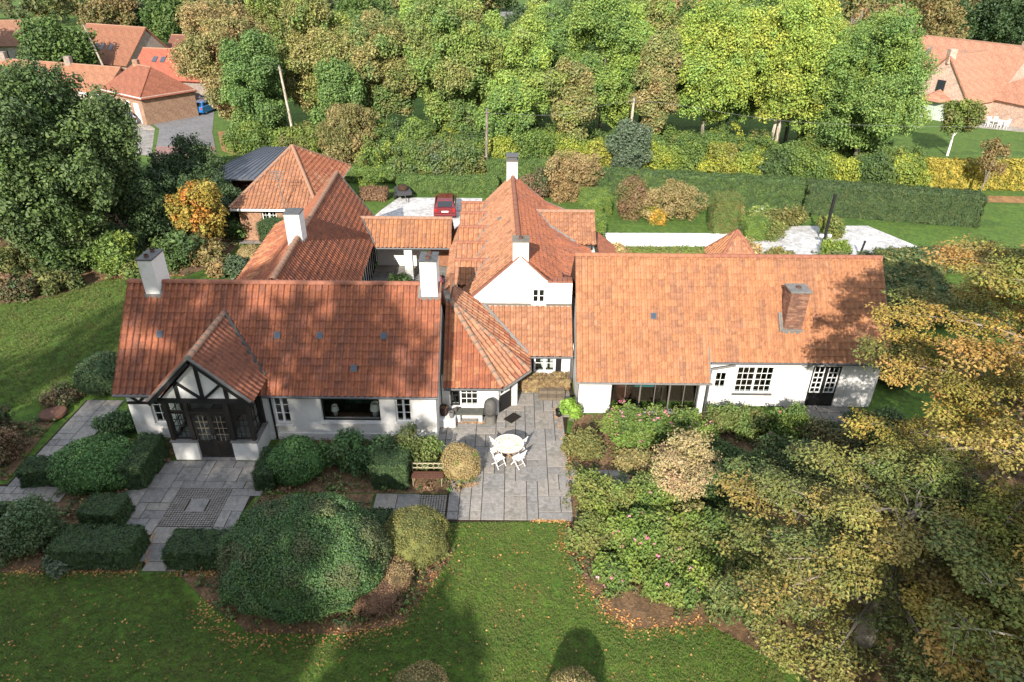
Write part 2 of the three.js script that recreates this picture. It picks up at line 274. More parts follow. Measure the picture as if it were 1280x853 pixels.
// ---------- foliage ----------
function clumpGeo(n, R, L, W, seed, { flat = 1, upBias = 0.35, droop = 0 } = {}) {
  const r = rngOf(seed), pos = [], col = [], nor = [];
  const push = (v, c, nn) => { pos.push(v.x, v.y, v.z); col.push(...c); nor.push(nn.x, nn.y, nn.z); };
  for (let i = 0; i < n; i++) {
    const d = V(r() - 0.5, r() - 0.5, r() - 0.5).normalize(), q = d.clone().multiplyScalar(R * Math.pow(r(), 0.45)); q.y *= flat;
    const nn = d.clone().multiplyScalar(0.7).add(V(r() - 0.5, r() - 0.5, r() - 0.5)).add(V(0, upBias, 0)).normalize();
    const ax = V(r() - 0.5, r() - 0.5 - droop, r() - 0.5).cross(nn).cross(nn).normalize(), sd = ax.clone().cross(nn), s = rr(r, 0.7, 1.25);
    const b = q.clone().addScaledVector(ax, -L * s / 2), t = q.clone().addScaledVector(ax, L * s / 2).addScaledVector(nn, -L * 0.12), l = q.clone().addScaledVector(sd, W * s / 2).addScaledVector(nn, W * 0.16), k = q.clone().addScaledVector(sd, -W * s / 2).addScaledVector(nn, W * 0.16);
    const g = rr(r, 0.72, 1.3), c = [g * rr(r, 0.9, 1.12), g, g * rr(r, 0.85, 1.1)];
    const n1 = nn.clone().addScaledVector(sd, -0.3).normalize(), n2 = nn.clone().addScaledVector(sd, 0.3).normalize();
    push(b, c, n1); push(t, c, n1); push(l, c, n1); push(b, c, n2); push(k, c, n2); push(t, c, n2);
  }
  const g = new THREE.BufferGeometry(); g.setAttribute('position', new THREE.Float32BufferAttribute(pos, 3)); g.setAttribute('color', new THREE.Float32BufferAttribute(col, 3)); g.computeVertexNormals(); return g;
}
const CL = {
  far: clumpGeo(34, 0.62, 0.30, 0.20, 1), farFine: clumpGeo(48, 0.62, 0.23, 0.15, 2), farLong: clumpGeo(36, 0.6, 0.42, 0.12, 3, { droop: 0.8 }),
  mid: clumpGeo(36, 0.42, 0.17, 0.11, 4), big: clumpGeo(30, 0.45, 0.24, 0.17, 14), shrub: clumpGeo(34, 0.22, 0.095, 0.055, 5), shrubBig: clumpGeo(26, 0.24, 0.14, 0.07, 6), fine: clumpGeo(44, 0.15, 0.05, 0.026, 7, { flat: 0.7 }), clip: clumpGeo(46, 0.13, 0.05, 0.03, 17, { flat: 0.35, upBias: 0.8 }),
  spray: clumpGeo(38, 0.38, 0.098, 0.062, 8, { flat: 0.3, upBias: 1.0 }), spray2: clumpGeo(26, 0.32, 0.095, 0.06, 9, { flat: 0.35, upBias: 0.9 }), grassy: clumpGeo(20, 0.2, 0.28, 0.022, 10, { upBias: 0.1 }),
};
const DUM = new THREE.Object3D(), CCC = new THREE.Color();
function scatter(parent, name, geo, mat, items) { // items: {p, n?, s, c}
  const im = new THREE.InstancedMesh(geo, mat, items.length); im.name = name; im.castShadow = im.receiveShadow = true;
  items.forEach((it, i) => {
    DUM.position.copy(it.p); DUM.scale.set(it.s, it.s * (it.sy || 1), it.s);
    if (it.n) { DUM.quaternion.setFromUnitVectors(V(0, 1, 0), it.n); DUM.rotateY(it.a || 0); } else DUM.rotation.set((it.tx || 0), it.a || 0, (it.tz || 0));
    DUM.updateMatrix(); im.setMatrixAt(i, DUM.matrix); im.setColorAt(i, CCC.setRGB(it.c[0], it.c[1], it.c[2]));
  });
  im.userData.kind = 'stuff'; parent.add(im); return im;
}
const pal = (r, list, spread = 0.16) => { const a = list[Math.floor(r() * list.length)], b = list[Math.floor(r() * list.length)], t = r() * 0.6, g = rr(r, 1 - spread, 1 + spread); return [lerp(a[0], b[0], t) * g, lerp(a[1], b[1], t) * g, lerp(a[2], b[2], t) * g]; };
// crown of many lobes: points lie mostly on the skins of the lobes
function lobedPoints(r, { cx = 0, cy, cz = 0, rx, ry, rz = rx, lobes, lobeR, count, colors, size = 1, low = -0.55, blotch = null }) {
  const L = [], out = [];
  for (let i = 0; i < lobes; i++) {
    let d; do { d = V(rr(r, -1, 1), rr(r, -1, 1), rr(r, -1, 1)); } while (d.length() > 1 || d.y < low - 0.2);
    d.multiplyScalar(0.42 + 0.36 * Math.pow(d.length(), 0.3) / Math.max(d.length(), 0.25) * 0.9); if (d.length() > 0.85) d.setLength(0.85); d.multiplyScalar(rr(r, 0.8, 1.2));
    L.push({ p: V(cx + d.x * rx, cy + d.y * ry, cz + d.z * rz), r: lobeR * rr(r, 0.7, 1.3), c: pal(r, colors, 0.12) });
  }
  let guard = 0;
  while (out.length < count && guard++ < count * 4) {
    const l = L[Math.floor(r() * lobes)], d = V(rr(r, -1, 1), rr(r, -0.75, 1), rr(r, -1, 1)).normalize(), q = l.p.clone().addScaledVector(d, l.r * Math.pow(r(), 0.22));
    const c = pal(r, colors), k = 0.55; out.push({ p: q, s: size * rr(r, 0.75, 1.25), a: r() * 6.28, tx: rr(r, -0.5, 0.5), tz: rr(r, -0.5, 0.5), c: blotch ? blotch(q, [lerp(c[0], l.c[0], k), lerp(c[1], l.c[1], k), lerp(c[2], l.c[2], k)]) : [lerp(c[0], l.c[0], k), lerp(c[1], l.c[1], k), lerp(c[2], l.c[2], k)] });
  }
  return { out, L };
}
const LEAFC = {
  green: [[0.055, 0.105, 0.022], [0.075, 0.13, 0.028], [0.045, 0.085, 0.02], [0.09, 0.14, 0.03]],
  dark: [[0.030, 0.062, 0.018], [0.042, 0.078, 0.022], [0.022, 0.048, 0.016], [0.05, 0.085, 0.025]],
  light: [[0.13, 0.19, 0.028], [0.10, 0.165, 0.03], [0.16, 0.21, 0.03], [0.08, 0.14, 0.028]],
  yellow: [[0.24, 0.26, 0.025], [0.20, 0.24, 0.03], [0.28, 0.27, 0.03], [0.14, 0.20, 0.03]],
  olive: [[0.13, 0.125, 0.035], [0.10, 0.11, 0.03], [0.16, 0.14, 0.045], [0.085, 0.105, 0.03]],
  rust: [[0.19, 0.12, 0.05], [0.15, 0.12, 0.045], [0.22, 0.14, 0.06], [0.12, 0.11, 0.04]],
  blue: [[0.075, 0.11, 0.06], [0.06, 0.095, 0.055], [0.09, 0.125, 0.075]],
  straw: [[0.26, 0.20, 0.085], [0.22, 0.17, 0.075], [0.30, 0.23, 0.11], [0.19, 0.15, 0.06]],
  brown: [[0.15, 0.085, 0.05], [0.12, 0.07, 0.042], [0.19, 0.11, 0.065]],
  orange: [[0.40, 0.15, 0.025], [0.46, 0.21, 0.03], [0.34, 0.20, 0.03], [0.22, 0.20, 0.03]],
  beech: [[0.17, 0.18, 0.03], [0.24, 0.20, 0.035], [0.11, 0.14, 0.03], [0.32, 0.22, 0.045], [0.29, 0.15, 0.045], [0.14, 0.165, 0.03], [0.09, 0.12, 0.03]],
};
function trunkGeo(r, h, r0, L, { lean = 0, n = 5, bx0 = 0, bz0 = 0 } = {}) {
  const top = V(lean, h, rr(r, -0.3, 0.3)), g = [limb([V(bx0, -0.1, bz0), V(bx0 + lean * 0.2, h * 0.35, bz0), V(lean * 0.6, h * 0.7, rr(r, -0.2, 0.2)), top], r0, r0 * 0.35, 7)];
  const pick = [...L].sort(() => r() - 0.5).slice(0, n);
  for (const l of pick) { const t = rr(r, 0.35, 0.8), s = V(lean * t, h * t, 0), e = l.p; g.push(limb([s, s.clone().lerp(e, 0.5).add(V(0, -0.1 * l.r, 0)), e], r0 * 0.42 * (1 - t * 0.4), 0.03, 5)); }
  return join(g);
}
let treeSeed = 100;
function tree(name, label, x, z, h, rad, { colors = LEAFC.green, low = 0.25, lobes = 22, count = 700, lobeR = null, clump = CL.far, size = 1, r0 = 0.22, bark = MAT.bark, group, trunks = 1, ry = null, blotch = null, limbs = 6, cut = -0.55, y = 0 } = {}) {
  const o = thing(name, label, 'tree', [x, y, z], 0, group), r = rngOf(treeSeed++ * 17);
  const cy = lerp(h * low, h, 0.5), RY = ry || (h - h * low) / 2;
  const { out, L } = lobedPoints(r, { cy, rx: rad, ry: RY, lobes, lobeR: lobeR || rad * 0.36, count, colors, size, low: cut, blotch });
  for (let t = 0; t < trunks; t++) mesh('trunk', trunkGeo(r, cy, r0, L, { lean: rr(r, -0.5, 0.5), n: limbs, bx0: t ? rr(r, -0.7, 0.7) : 0, bz0: t ? rr(r, -0.7, 0.7) : 0 }), bark, o);
  scatter(o, 'crown', clump, MAT.leaf, out); return o;
}
function bush(name, label, x, z, rx, h, { rz = rx, colors = LEAFC.green, lobes = 12, count = 260, lobeR = null, clump = CL.shrubBig, size = 1, group, category = 'shrub', mat = MAT.leaf, blotch = null, y = 0, flowers = null } = {}) {
  const o = thing(name, label, category, [x, y, z], 0, group), r = rngOf(treeSeed++ * 29);
  const { out, L } = lobedPoints(r, { cy: h * 0.42, rx: rx * 0.9, rz: rz * 0.9, ry: h * 0.5, lobes, lobeR: lobeR || Math.min(rx, rz, h) * 0.42, count, colors, size, low: -0.8, blotch });
  for (const q of out) q.p.y = Math.max(q.p.y, 0.05);
  const st = []; for (const l of L.slice(0, 8)) st.push(limb([V(rr(r, -0.15, 0.15), 0, rr(r, -0.15, 0.15)), l.p.clone().multiplyScalar(0.5), l.p], 0.03, 0.01, 4, 3)); mesh('stems', st, MAT.bark, o);
  scatter(o, 'foliage', clump, mat, out);
  if (flowers) scatter(o, 'blossoms', CL.bloom, MAT.leaf, Array.from({ length: flowers.n }, () => { const l = L[Math.floor(r() * L.length)], d = V(rr(r, -1, 1), rr(r, 0.1, 1), rr(r, -0.4, 1)).normalize(); return { p: l.p.clone().addScaledVector(d, l.r * rr(r, 0.95, 1.12)), s: rr(r, 0.6, 1.2), a: r() * 6, c: pal(r, flowers.colors) }; }));
  return o;
}
CL.bloom = clumpGeo(16, 0.09, 0.06, 0.05, 41);
// clipped shapes: leaves over the skin of a solid twiggy body
function skin(r, sampler, area, dens, colors, size, jitter = 0.022) { const out = []; for (let i = 0; i < area * dens; i++) { const { p, n } = sampler(r); out.push({ p: p.addScaledVector(n, rr(r, -jitter, jitter)), n: n.clone().add(V(rr(r, -0.22, 0.22), rr(r, -0.22, 0.22), rr(r, -0.22, 0.22))).normalize(), s: size * rr(r, 0.75, 1.25), a: r() * 6.28, c: pal(r, colors) }); } return out; }
const coreMats = {};
function coreMat(list) { const a = [0, 1, 2].map((k) => list.reduce((t, c) => t + c[k], 0) / list.length), key = a.map((x) => x.toFixed(2)).join(); return coreMats[key] ??= std({ color: lin(a[0] * 1.25, a[1] * 1.25, a[2] * 1.25), roughness: 1 }); }
function clippedBox(name, label, x, z, w, h, d, { colors = LEAFC.dark, dens = 125, turn = 0, group, category = 'hedge', clump = CL.clip, size = 1, y = 0, round = 0.12 } = {}) {
  const o = thing(name, label, category, [x, y, z], turn, group), r = rngOf(treeSeed++ * 31);
  mesh('branches', new RoundedBoxGeometry(w - 0.14, h - 0.07, d - 0.14, 2, Math.min(round, h / 3)).translate(0, h / 2 - 0.035, 0), coreMat(colors), o);
  const A = [w * d, w * h, w * h, d * h, d * h], tot = A.reduce((a, b) => a + b);
  const wob = (a, b, c) => n3((a + x) * 0.9, b * 0.9, (c + z) * 0.9) * 0.03 * Math.min(1, h);
  const s = (r) => { let t = r() * tot, f = 0; while (t > A[f]) t -= A[f++]; const a = rr(r, -0.5, 0.5), b = rr(r, -0.5, 0.5), yy = r() * h, c = round * 0.5; let p, n; if (f === 0) { p = V(a * w, h, b * d); n = V(0, 1, 0); } else if (f < 3) { const q = f === 1 ? 1 : -1; p = V(a * w, yy, q * d / 2); n = V(0, 0, q); } else { const q = f === 3 ? 1 : -1; p = V(q * w / 2, yy, a * d); n = V(q, 0, 0); }
    const ex = Math.max(0, Math.abs(p.x) - w / 2 + c) + Math.max(0, Math.abs(p.z) - d / 2 + c) + Math.max(0, p.y - h + c) - c; if (ex > 0) p.multiplyScalar(1 - ex * 0.12 / Math.max(0.4, p.length())); return { p: p.addScaledVector(n, wob(p.x, p.y, p.z)), n }; };
  const items = skin(r, s, tot, dens, colors, size);
  scatter(o, 'foliage', clump, MAT.leaf, items); return o;
}
function clippedDome(name, label, x, z, rx, h, { rz = rx, colors = LEAFC.dark, dens = 50, group, clump = CL.fine, size = 1, category = 'shrub', wobble = 0.08, low = 0.35, y = 0, flatTop = 2, blotch = null, wf = 0.8 } = {}) {
  // superellipsoid dome whose widest girth lies at low * h
  const o = thing(name, label, category, [x, y, z], 0, group), r = rngOf(treeSeed++ * 37);
  const at = (d) => { const yy = d.y >= 0 ? Math.pow(d.y, 2 / flatTop) * (1 - low) * h : d.y * low * h; return V(d.x * rx, low * h + yy, d.z * rz); };
  const core = new THREE.SphereGeometry(1, 20, 14), cp = core.attributes.position; for (let i = 0; i < cp.count; i++) { const d = V(cp.getX(i), cp.getY(i), cp.getZ(i)), q = at(d); q.x *= 0.93; q.z *= 0.93; q.y *= 0.95; cp.setXYZ(i, q.x, Math.max(q.y, 0), q.z); } core.computeVertexNormals(); mesh('branches', core, coreMat(colors), o);
  const s = (r) => { const d = V(rr(r, -1, 1), rr(r, -1, 1), rr(r, -1, 1)); if (d.length() > 1) d.setLength(1); d.normalize(); if (d.y < -0.85) d.y = -d.y; const p = at(d), n = V(d.x / rx, d.y / (h * 0.55), d.z / rz).normalize(); const k = wobble * (n3((p.x + x) * wf, p.y * wf, (p.z + z) * wf) + 0.5 * n3((p.x + x) * wf * 2.5, p.y * wf * 2.5, (p.z + z) * wf * 2.5)); return { p: p.addScaledVector(n, k), n }; };
  const area = 2 * Math.PI * (rx + rz) / 2 * h * 0.95; const items = skin(r, s, area, dens, colors, size); if (blotch) for (const it of items) it.c = blotch(it.p, it.c, r);
  scatter(o, 'foliage', clump, MAT.leaf, items); return o;
}
// ---------- ground ----------
const groundMat = std({ map: T.grass, color: lin(0.80, 0.78, 0.62), bumpMap: T.bump, bumpScale: 0.05, roughness: 1 });
struct('ground', new THREE.PlaneGeometry(1400, 1400, 1, 1).rotateX(-Math.PI / 2).translate(0, -0.02, -300), groundMat);
{ const g = scene.children[scene.children.length - 1].geometry; boxUV(g); }

// ---------- windows and doors ----------
// leaves: number of casements side by side; cols x rows panes in each
function windowUnit(parent, origin, dir, w, h, { leaves = 2, cols = 1, rows = 3, mat = MAT.whitePaint, sill = MAT.white, depth = 0.12, name = 'window', fw = 0.06, glass = MAT.glass, sillOut = 0.08, bar = 0.025 } = {}) {
  const F = [bx(0, w, 0, fw, -0.06, 0), bx(0, w, h - fw, h, -0.06, 0), bx(0, fw, fw, h - fw, -0.06, 0), bx(w - fw, w, fw, h - fw, -0.06, 0)], lw = w / leaves, B = [];
  for (let i = 1; i < leaves; i++) F.push(bx(i * lw - fw * 0.8, i * lw + fw * 0.8, fw, h - fw, -0.06, 0.004));
  for (let l = 0; l < leaves; l++) { const C = []; B.push(C); const a = l * lw + fw * 0.9, b = (l + 1) * lw - fw * 0.9; for (let c = 1; c < cols; c++) { const x = lerp(a, b, c / cols); C.push(bx(x - bar / 2, x + bar / 2, fw, h - fw, -0.045, -0.012)); } for (let r = 1; r < rows; r++) { const y = lerp(fw, h - fw, r / rows); C.push(bx(a, b, y - bar / 2, y + bar / 2, -0.043, -0.014)); } }
  const o = mesh(name, F, mat, parent); placeFacing(o, origin, ...dir); o.translateZ(-depth);
  for (const C of B) if (C.length) { if (cols > 1) mesh('glazing_bars', C, mat, o); else for (const g of C) mesh('glazing_bar', g, mat, o); }
  mesh('glass', bx(fw * 0.5, w - fw * 0.5, fw * 0.5, h - fw * 0.5, -0.034, -0.028), glass, o);
  if (sill) mesh('sill', bx(-0.06, w + 0.06, -0.07, -0.002, -0.05, depth + sillOut), sill, o);
  return o;
}

// ================= the country house =================
const villa = thing('country_house', 'long white country house with red clay tile roofs, gables and chimneys', 'house');
const bag = [];
const W = (geo, mat = MAT.white, name = 'wall') => mesh(name, geo, mat, villa);
const flashing = (pts, w = 0.14, mat = MAT.lead) => { const g = []; for (let i = 0; i + 1 < pts.length; i++) g.push(bar(V(...pts[i]).add(V(0, 0.07, 0)), V(...pts[i + 1]).add(V(0, 0.07, 0)), w, 0.06)); return mesh('flashing', g, mat, villa); };

// --- wing A (half-timbered porch) ---
const A = { x0: -16.2, x1: -3.0, ye: 2.55, ze: -23.1, yr: 6.0, zr: -26.3, zb: -29.5 };
const aSl = (y) => A.ze - (y - A.ye) / (A.yr - A.ye) * (A.ze - A.zr); // z on the front slope at height y
const aFront = slope(villa, [[A.x0, A.ye, A.ze], [A.x1, A.ye, A.ze], [A.x1, A.yr, A.zr], [A.x0, A.yr, A.zr]], 'red', bag, { seed: 2, second: 'brown' });
slope(villa, [[A.x1, A.ye, A.zb], [A.x0, A.ye, A.zb], [A.x0, A.yr, A.zr], [A.x1, A.yr, A.zr]], 'red', bag, { seed: 3 });
ridgeTiles(aFront.roof, [A.x0, A.yr + 0.04, A.zr], [A.x1, A.yr + 0.04, A.zr], { seed: 4 });
const aw0 = A.x0 + 0.2, zA = -23.45;
W(wallGeo([aw0, 0, zA], 1, 0, [[0, 0], [12.85, 0], [12.85, 2.5], [0, 2.5]], [[0.9, 1.55, 0.75, 2.12], [6.05, 6.7, 0.8, 2.2], [8.05, 10.5, 0.95, 2.28], [11.15, 11.8, 0.92, 2.2], [2.6, 5.4, 0.0, 2.3]], 0.3));
W(wallGeo([aw0, 0, -29.1], 0, 1, [[0, 0], [5.646, 0], [5.646, 2.55], [2.8, 5.55], [0, 2.55]], [], 0.3));            // gable towards the lawn
W(wallGeo([A.x1 - 0.15, 0, zA - 0.003], 0, -1, [[0, 0], [5.65, 0], [5.65, 2.55], [2.85, 5.6], [0, 2.55]], [], 0.3));  // gable towards the patio
W(bx(aw0 + 0.3, -3.45, 0, 2.5, -29.1, -28.8));
mesh('floor', bx(aw0 + 0.3, -3.45, 0.02, 0.12, -28.8, zA - 0.3), MAT.floorIn, villa);
mesh('ceiling', bx(aw0 + 0.3, -3.45, 2.42, 2.48, -28.8, zA - 0.3), MAT.white, villa);
for (const x of [-13.8, -10.3]) mesh('partition', bx(x, x + 0.12, 0.12, 2.42, -28.8, zA - 0.3), MAT.white, villa);
windowUnit(villa, [aw0 + 0.9, 0.75, zA], [1, 0], 0.65, 1.37, { leaves: 1, cols: 2, rows: 3 });
windowUnit(villa, [aw0 + 6.05, 0.8, zA], [1, 0], 0.65, 1.4, { leaves: 2, cols: 1, rows: 3 });
windowUnit(villa, [aw0 + 8.05, 0.95, zA], [1, 0], 2.45, 1.33, { leaves: 1, cols: 1, rows: 1, mat: MAT.black, fw: 0.05 });
windowUnit(villa, [aw0 + 11.15, 0.92, zA], [1, 0], 0.65, 1.28, { leaves: 2, cols: 1, rows: 3 });
for (const [a, b] of [[6.05, 6.7], [11.15, 11.8]]) mesh('lintel', bx(aw0 + a - 0.1, aw0 + b + 0.1, 2.2, 2.42, zA, zA + 0.03), MAT.black, villa);
mesh('lintel', bx(aw0 + 7.9, aw0 + 10.65, 2.28, 2.43, zA, zA + 0.03), MAT.black, villa);
mesh('plinth', bx(aw0 + 5.4, aw0 + 12.85, 0, 0.35, zA, zA + 0.05), MAT.white, villa);
gutter(villa, [A.x0, A.ye - 0.06, A.ze + 0.1], [-13.95, A.ye - 0.06, A.ze + 0.1], MAT.leadPale, 0.07); gutter(villa, [-10.15, A.ye - 0.06, A.ze + 0.1], [A.x1, A.ye - 0.06, A.ze + 0.1], MAT.gutter, 0.055);
mesh('drain_pipe', rod(V(-10.0, 0.02, zA + 0.07), V(-10.0, 2.5, zA + 0.07), 0.045), MAT.black, villa);
for (const p of [[-15.98, 2.3, -14.2, 2.3], [-15.98, 1.85, -15.0, 1.85], [-15.9, 2.28, -15.5, 1.88], [-15.1, 2.28, -15.5, 1.88]]) mesh('timber', bar(V(p[0], p[1], zA + 0.015), V(p[2], p[3], zA + 0.015), 0.12, 0.06), MAT.black, villa);
// small glass tiles let into the slope
function glassTile(sl, x, y, zf) { const p = V(x, y, zf(y)).addScaledVector(sl.n, 0.15), g = new THREE.BoxGeometry(0.2, 0.22, 0.03).applyMatrix4(new THREE.Matrix4().makeBasis(sl.u, sl.v, sl.n).setPosition(p)), f = new THREE.BoxGeometry(0.26, 0.30, 0.022).applyMatrix4(new THREE.Matrix4().makeBasis(sl.u, sl.v, sl.n).setPosition(p.clone().addScaledVector(sl.n, -0.006))); const m = mesh('glass_tile', f, MAT.lead, villa); mesh('glass', g, MAT.skylight, m); }
for (const [x, y] of [[-14.55, 4.35], [-9.7, 4.35], [-7.95, 4.35], [-5.3, 4.35], [-6.45, 3.35]]) glassTile(aFront, x, y, aSl);
// chimneys
function chimney(x0, x1, z0, z1, y0, y1, mat, { pots = 2, cap = MAT.lead, foot = true, parent = villa } = {}) {
  const c = mesh('chimney', bx(x0, x1, y0, y1, z1, z0, 0.02), mat, parent);
  mesh('chimney_cap', [bx(x0 - 0.03, x1 + 0.03, y1 + 0.001, y1 + 0.06, z1 - 0.03, z0 + 0.03)], cap, c);
  for (let i = 0; i < pots; i++) mesh('flue', new THREE.CylinderGeometry(0.09, 0.1, 0.12, 10, 1, true).translate(lerp(x0, x1, pots > 1 ? 0.5 : 0.5), y1 + 0.11, lerp(z0, z1, (i + 0.5) / pots)), MAT.batten, c);
  return c;
}
chimney(-15.35, -14.75, -25.85, -26.95, 4.6, 7.2, MAT.white);
chimney(-3.82, -3.12, -25.85, -26.8, 4.6, 7.25, MAT.white);
flashing([[-15.4, aSl(-0.2) ? 5.55 : 0, -25.82], [-14.7, 5.55, -25.82], [-14.7, 6.02, -26.3]], 0.16, MAT.leadPale); flashing([[-3.88, 6.02, -26.3], [-3.88, 5.55, -25.82], [-3.06, 5.55, -25.82], [-3.06, 6.02, -26.3]], 0.14, MAT.leadPale);

// --- porch ---
{
  const zF = -22.1, cx = -12.05, ye = 3.05, yr = 5.0, zB = aSl(ye), zR = aSl(yr), ov = -21.75;
  const r = slope(villa, [[cx + 1.95, ye, ov], [cx + 1.95, ye, zB], [cx, yr, zR], [cx, yr, ov]], 'brown', bag, { seed: 6 });
  const l = slope(villa, [[cx - 1.95, ye, zB], [cx - 1.95, ye, ov], [cx, yr, ov], [cx, yr, zR]], 'red', bag, { seed: 7 });
  ridgeTiles(r.roof, [cx, yr + 0.05, ov], [cx, yr + 0.05, zR], { mat: MAT.ridgePale, seed: 8, mortar: true });
  flashing([[cx + 1.97, ye + 0.06, zB], [cx + 0.02, yr + 0.08, zR]], 0.16);
  W(wallGeo([cx - 1.7, 0, zF], 1, 0, [[0, 2.95], [3.4, 2.95], [1.7, 4.72]], [], 0.12), MAT.white, 'gable_panel');
  const z = zF + 0.03, tb = (x0, y0, x1, y1, w = 0.13) => mesh('timber', bar(V(cx + x0, y0, z), V(cx + x1, y1, z), w, 0.08), MAT.black, villa);
  tb(-1.8, 2.93, 1.8, 2.93, 0.2); tb(0, 3.03, 0, 4.6); tb(-0.95, 3.03, -0.95, 3.85); tb(0.95, 3.03, 0.95, 3.85); tb(-0.92, 3.8, -0.06, 3.03, 0.1); tb(0.92, 3.8, 0.06, 3.03, 0.1);
  for (const s of [-1, 1]) { mesh('barge_board', bar(V(cx + s * 2.0, ye - 0.05, ov + 0.02), V(cx, yr - 0.02, ov + 0.02), 0.22, 0.06), MAT.black, villa); mesh('flashing', bar(V(cx + s * 2.0, ye + 0.08, ov + 0.02), V(cx, yr + 0.1, ov + 0.02), 0.07, 0.09), MAT.leadPale, villa); }
  // posts on white plinths
  for (const [a, b] of [[-1.72, -0.68], [0.72, 1.76]]) { mesh('plinth', bx(cx + a, cx + b, 0, 0.92, zF - 1.3, zF + 0.1, 0.03), MAT.white, villa); mesh('plinth_cap', bx(cx + a - 0.04, cx + b + 0.04, 0.92, 0.99, zF - 1.3, zF + 0.14, 0.02), MAT.leadPale, villa); }
  for (const x of [-1.62, -0.78, 0.82, 1.64]) mesh('post', bx(cx + x - 0.08, cx + x + 0.08, Math.abs(x) < 1 ? 0.06 : 0.99, 2.84, zF - 0.12, zF + 0.04), MAT.darkWood, villa);
  for (const s of [-1.62, 1.64]) { mesh('post', bx(cx + s - 0.07, cx + s + 0.07, 0.99, 2.84, zF - 1.3, zF - 1.16), MAT.darkWood, villa); mesh('beam', bx(cx + s - 0.08, cx + s + 0.08, 2.86, 3.04, zF - 1.34, zF - 0.05), MAT.darkWood, villa); }
  mesh('beam', bx(cx - 0.70, cx + 0.74, 2.3, 2.42, zF - 0.1, zF + 0.03), MAT.darkWood, villa);
  for (const [a, b, y0, y1, c, n] of [[-1.54, -0.86, 1.0, 2.3, 3, 4], [0.9, 1.56, 1.0, 2.3, 3, 4]]) { windowUnit(villa, [cx + a, y0, zF], [1, 0], b - a, y1 - y0, { leaves: 1, cols: c, rows: n, mat: MAT.darkWood, sill: null, depth: 0.03, name: 'side_window', fw: 0.05, bar: 0.018 }); windowUnit(villa, [cx + a, y1 + 0.04, zF], [1, 0], b - a, 0.5, { leaves: 1, cols: 1, rows: 1, mat: MAT.darkWood, sill: null, depth: 0.03, name: 'side_window', fw: 0.05 }); }
  windowUnit(villa, [cx - 0.68, 2.43, zF], [1, 0], 1.4, 0.41, { leaves: 1, rows: 1, mat: MAT.darkWood, sill: null, depth: 0.03, name: 'transom', fw: 0.05 });
  windowUnit(villa, [cx + 1.62, 1.0, zF - 0.14], [0, -1], 1.0, 1.84, { leaves: 1, cols: 2, rows: 3, mat: MAT.darkWood, sill: null, depth: 0.0, name: 'side_window', fw: 0.06 });
  windowUnit(villa, [cx - 1.6, 1.0, zF - 1.14], [0, 1], 1.0, 1.84, { leaves: 1, cols: 2, rows: 3, mat: MAT.darkWood, sill: null, depth: 0.0, name: 'side_window', fw: 0.06 });
  for (const a of [-0.69, 0.02]) {
    const d = mesh('door', [bx(0, 0.1, 0, 2.2, -0.05, 0), bx(0.61, 0.71, 0, 2.2, -0.05, 0), bx(0.1, 0.61, 2.1, 2.2, -0.05, 0), bx(0.1, 0.61, 0.0, 0.12, -0.05, 0), bx(0.1, 0.61, 0.75, 0.85, -0.05, 0), bx(0.1, 0.61, 0.12, 0.75, -0.035, -0.02)], MAT.darkWood, villa);
    d.position.set(cx + a, 0.08, zF - 0.02); mesh('glass', bx(0.08, 0.63, 0.83, 2.12, -0.03, -0.024), MAT.glass, d);
    const bars = []; for (let c = 1; c < 3; c++) bars.push(bx(0.1 + c * 0.17 - 0.01, 0.1 + c * 0.17 + 0.01, 0.85, 2.1, -0.022, -0.008)); for (let k = 1; k < 4; k++) bars.push(bx(0.1, 0.61, 0.85 + k * 0.31 - 0.01, 0.85 + k * 0.31 + 0.01, -0.0225, -0.0085));
    mesh('glazing_bars', bars, std({ color: lin(0.3, 0.24, 0.16), roughness: 0.6 }), d); mesh('door_handle', bx(a < -0.3 ? 0.64 : 0.04, a < -0.3 ? 0.67 : 0.07, 0.98, 1.12, 0, 0.05), MAT.leadPale, d);
  }
  mesh('threshold', bx(cx - 0.68, cx + 0.72, 0, 0.07, zF - 0.3, zF + 0.12), MAT.stone, villa); mesh('floor', bx(cx - 0.68, cx + 0.72, 0.0, 0.06, zF - 1.3, zF - 0.31), MAT.stone, villa);
}

// --- patio room with the hipped corner ---
const HT = [-2.8, 4.5, -27.75], HB = [-0.4, 1.75, -24.95], CB = [0.75, 1.75, -26.4], VB = [0.75, 1.75, -27.6], GV = [-1.44, 3.447, -29.4], TT = [-2.8, 4.5, -29.4];
const cF = slope(villa, [[-2.99, 1.75, -24.95], HB, HT, [-2.99, 4.5, -27.75]], 'red', bag, { seed: 9, second: 'orange' });
const cC = slope(villa, [HB, CB, HT], 'pale', bag, { seed: 10, second: 'red' });
const cE = slope(villa, [CB, VB, GV, TT, HT], 'pale', bag, { seed: 11, second: 'red' });
const up = (p, d) => [p[0], p[1] + d, p[2]];
ridgeTiles(cF.roof, up(HT, 0.06), up(HB, 0.06), { mat: MAT.ridgePale, mortar: true, seed: 12, r: 0.13 });
ridgeTiles(cC.roof, up(HT, 0.05), up(CB, 0.05), { mat: MAT.ridgePale, mortar: true, seed: 13, r: 0.11 });
gutter(villa, [-2.95, 1.68, -24.86], [-0.36, 1.68, -24.86], MAT.lead, 0.06); gutter(villa, [-0.36, 1.68, -24.86], [0.85, 1.68, -26.38], MAT.leadPale, 0.065); gutter(villa, [0.85, 1.68, -26.38], [0.85, 1.68, -27.5], MAT.leadPale, 0.06);
W(wallGeo([-3.1, 0, -25.3], 1, 0, [[0, 0], [2.5, 0], [2.5, 2.0], [0, 2.0]], [[0.36, 1.62, 0.5, 1.52]], 0.28));
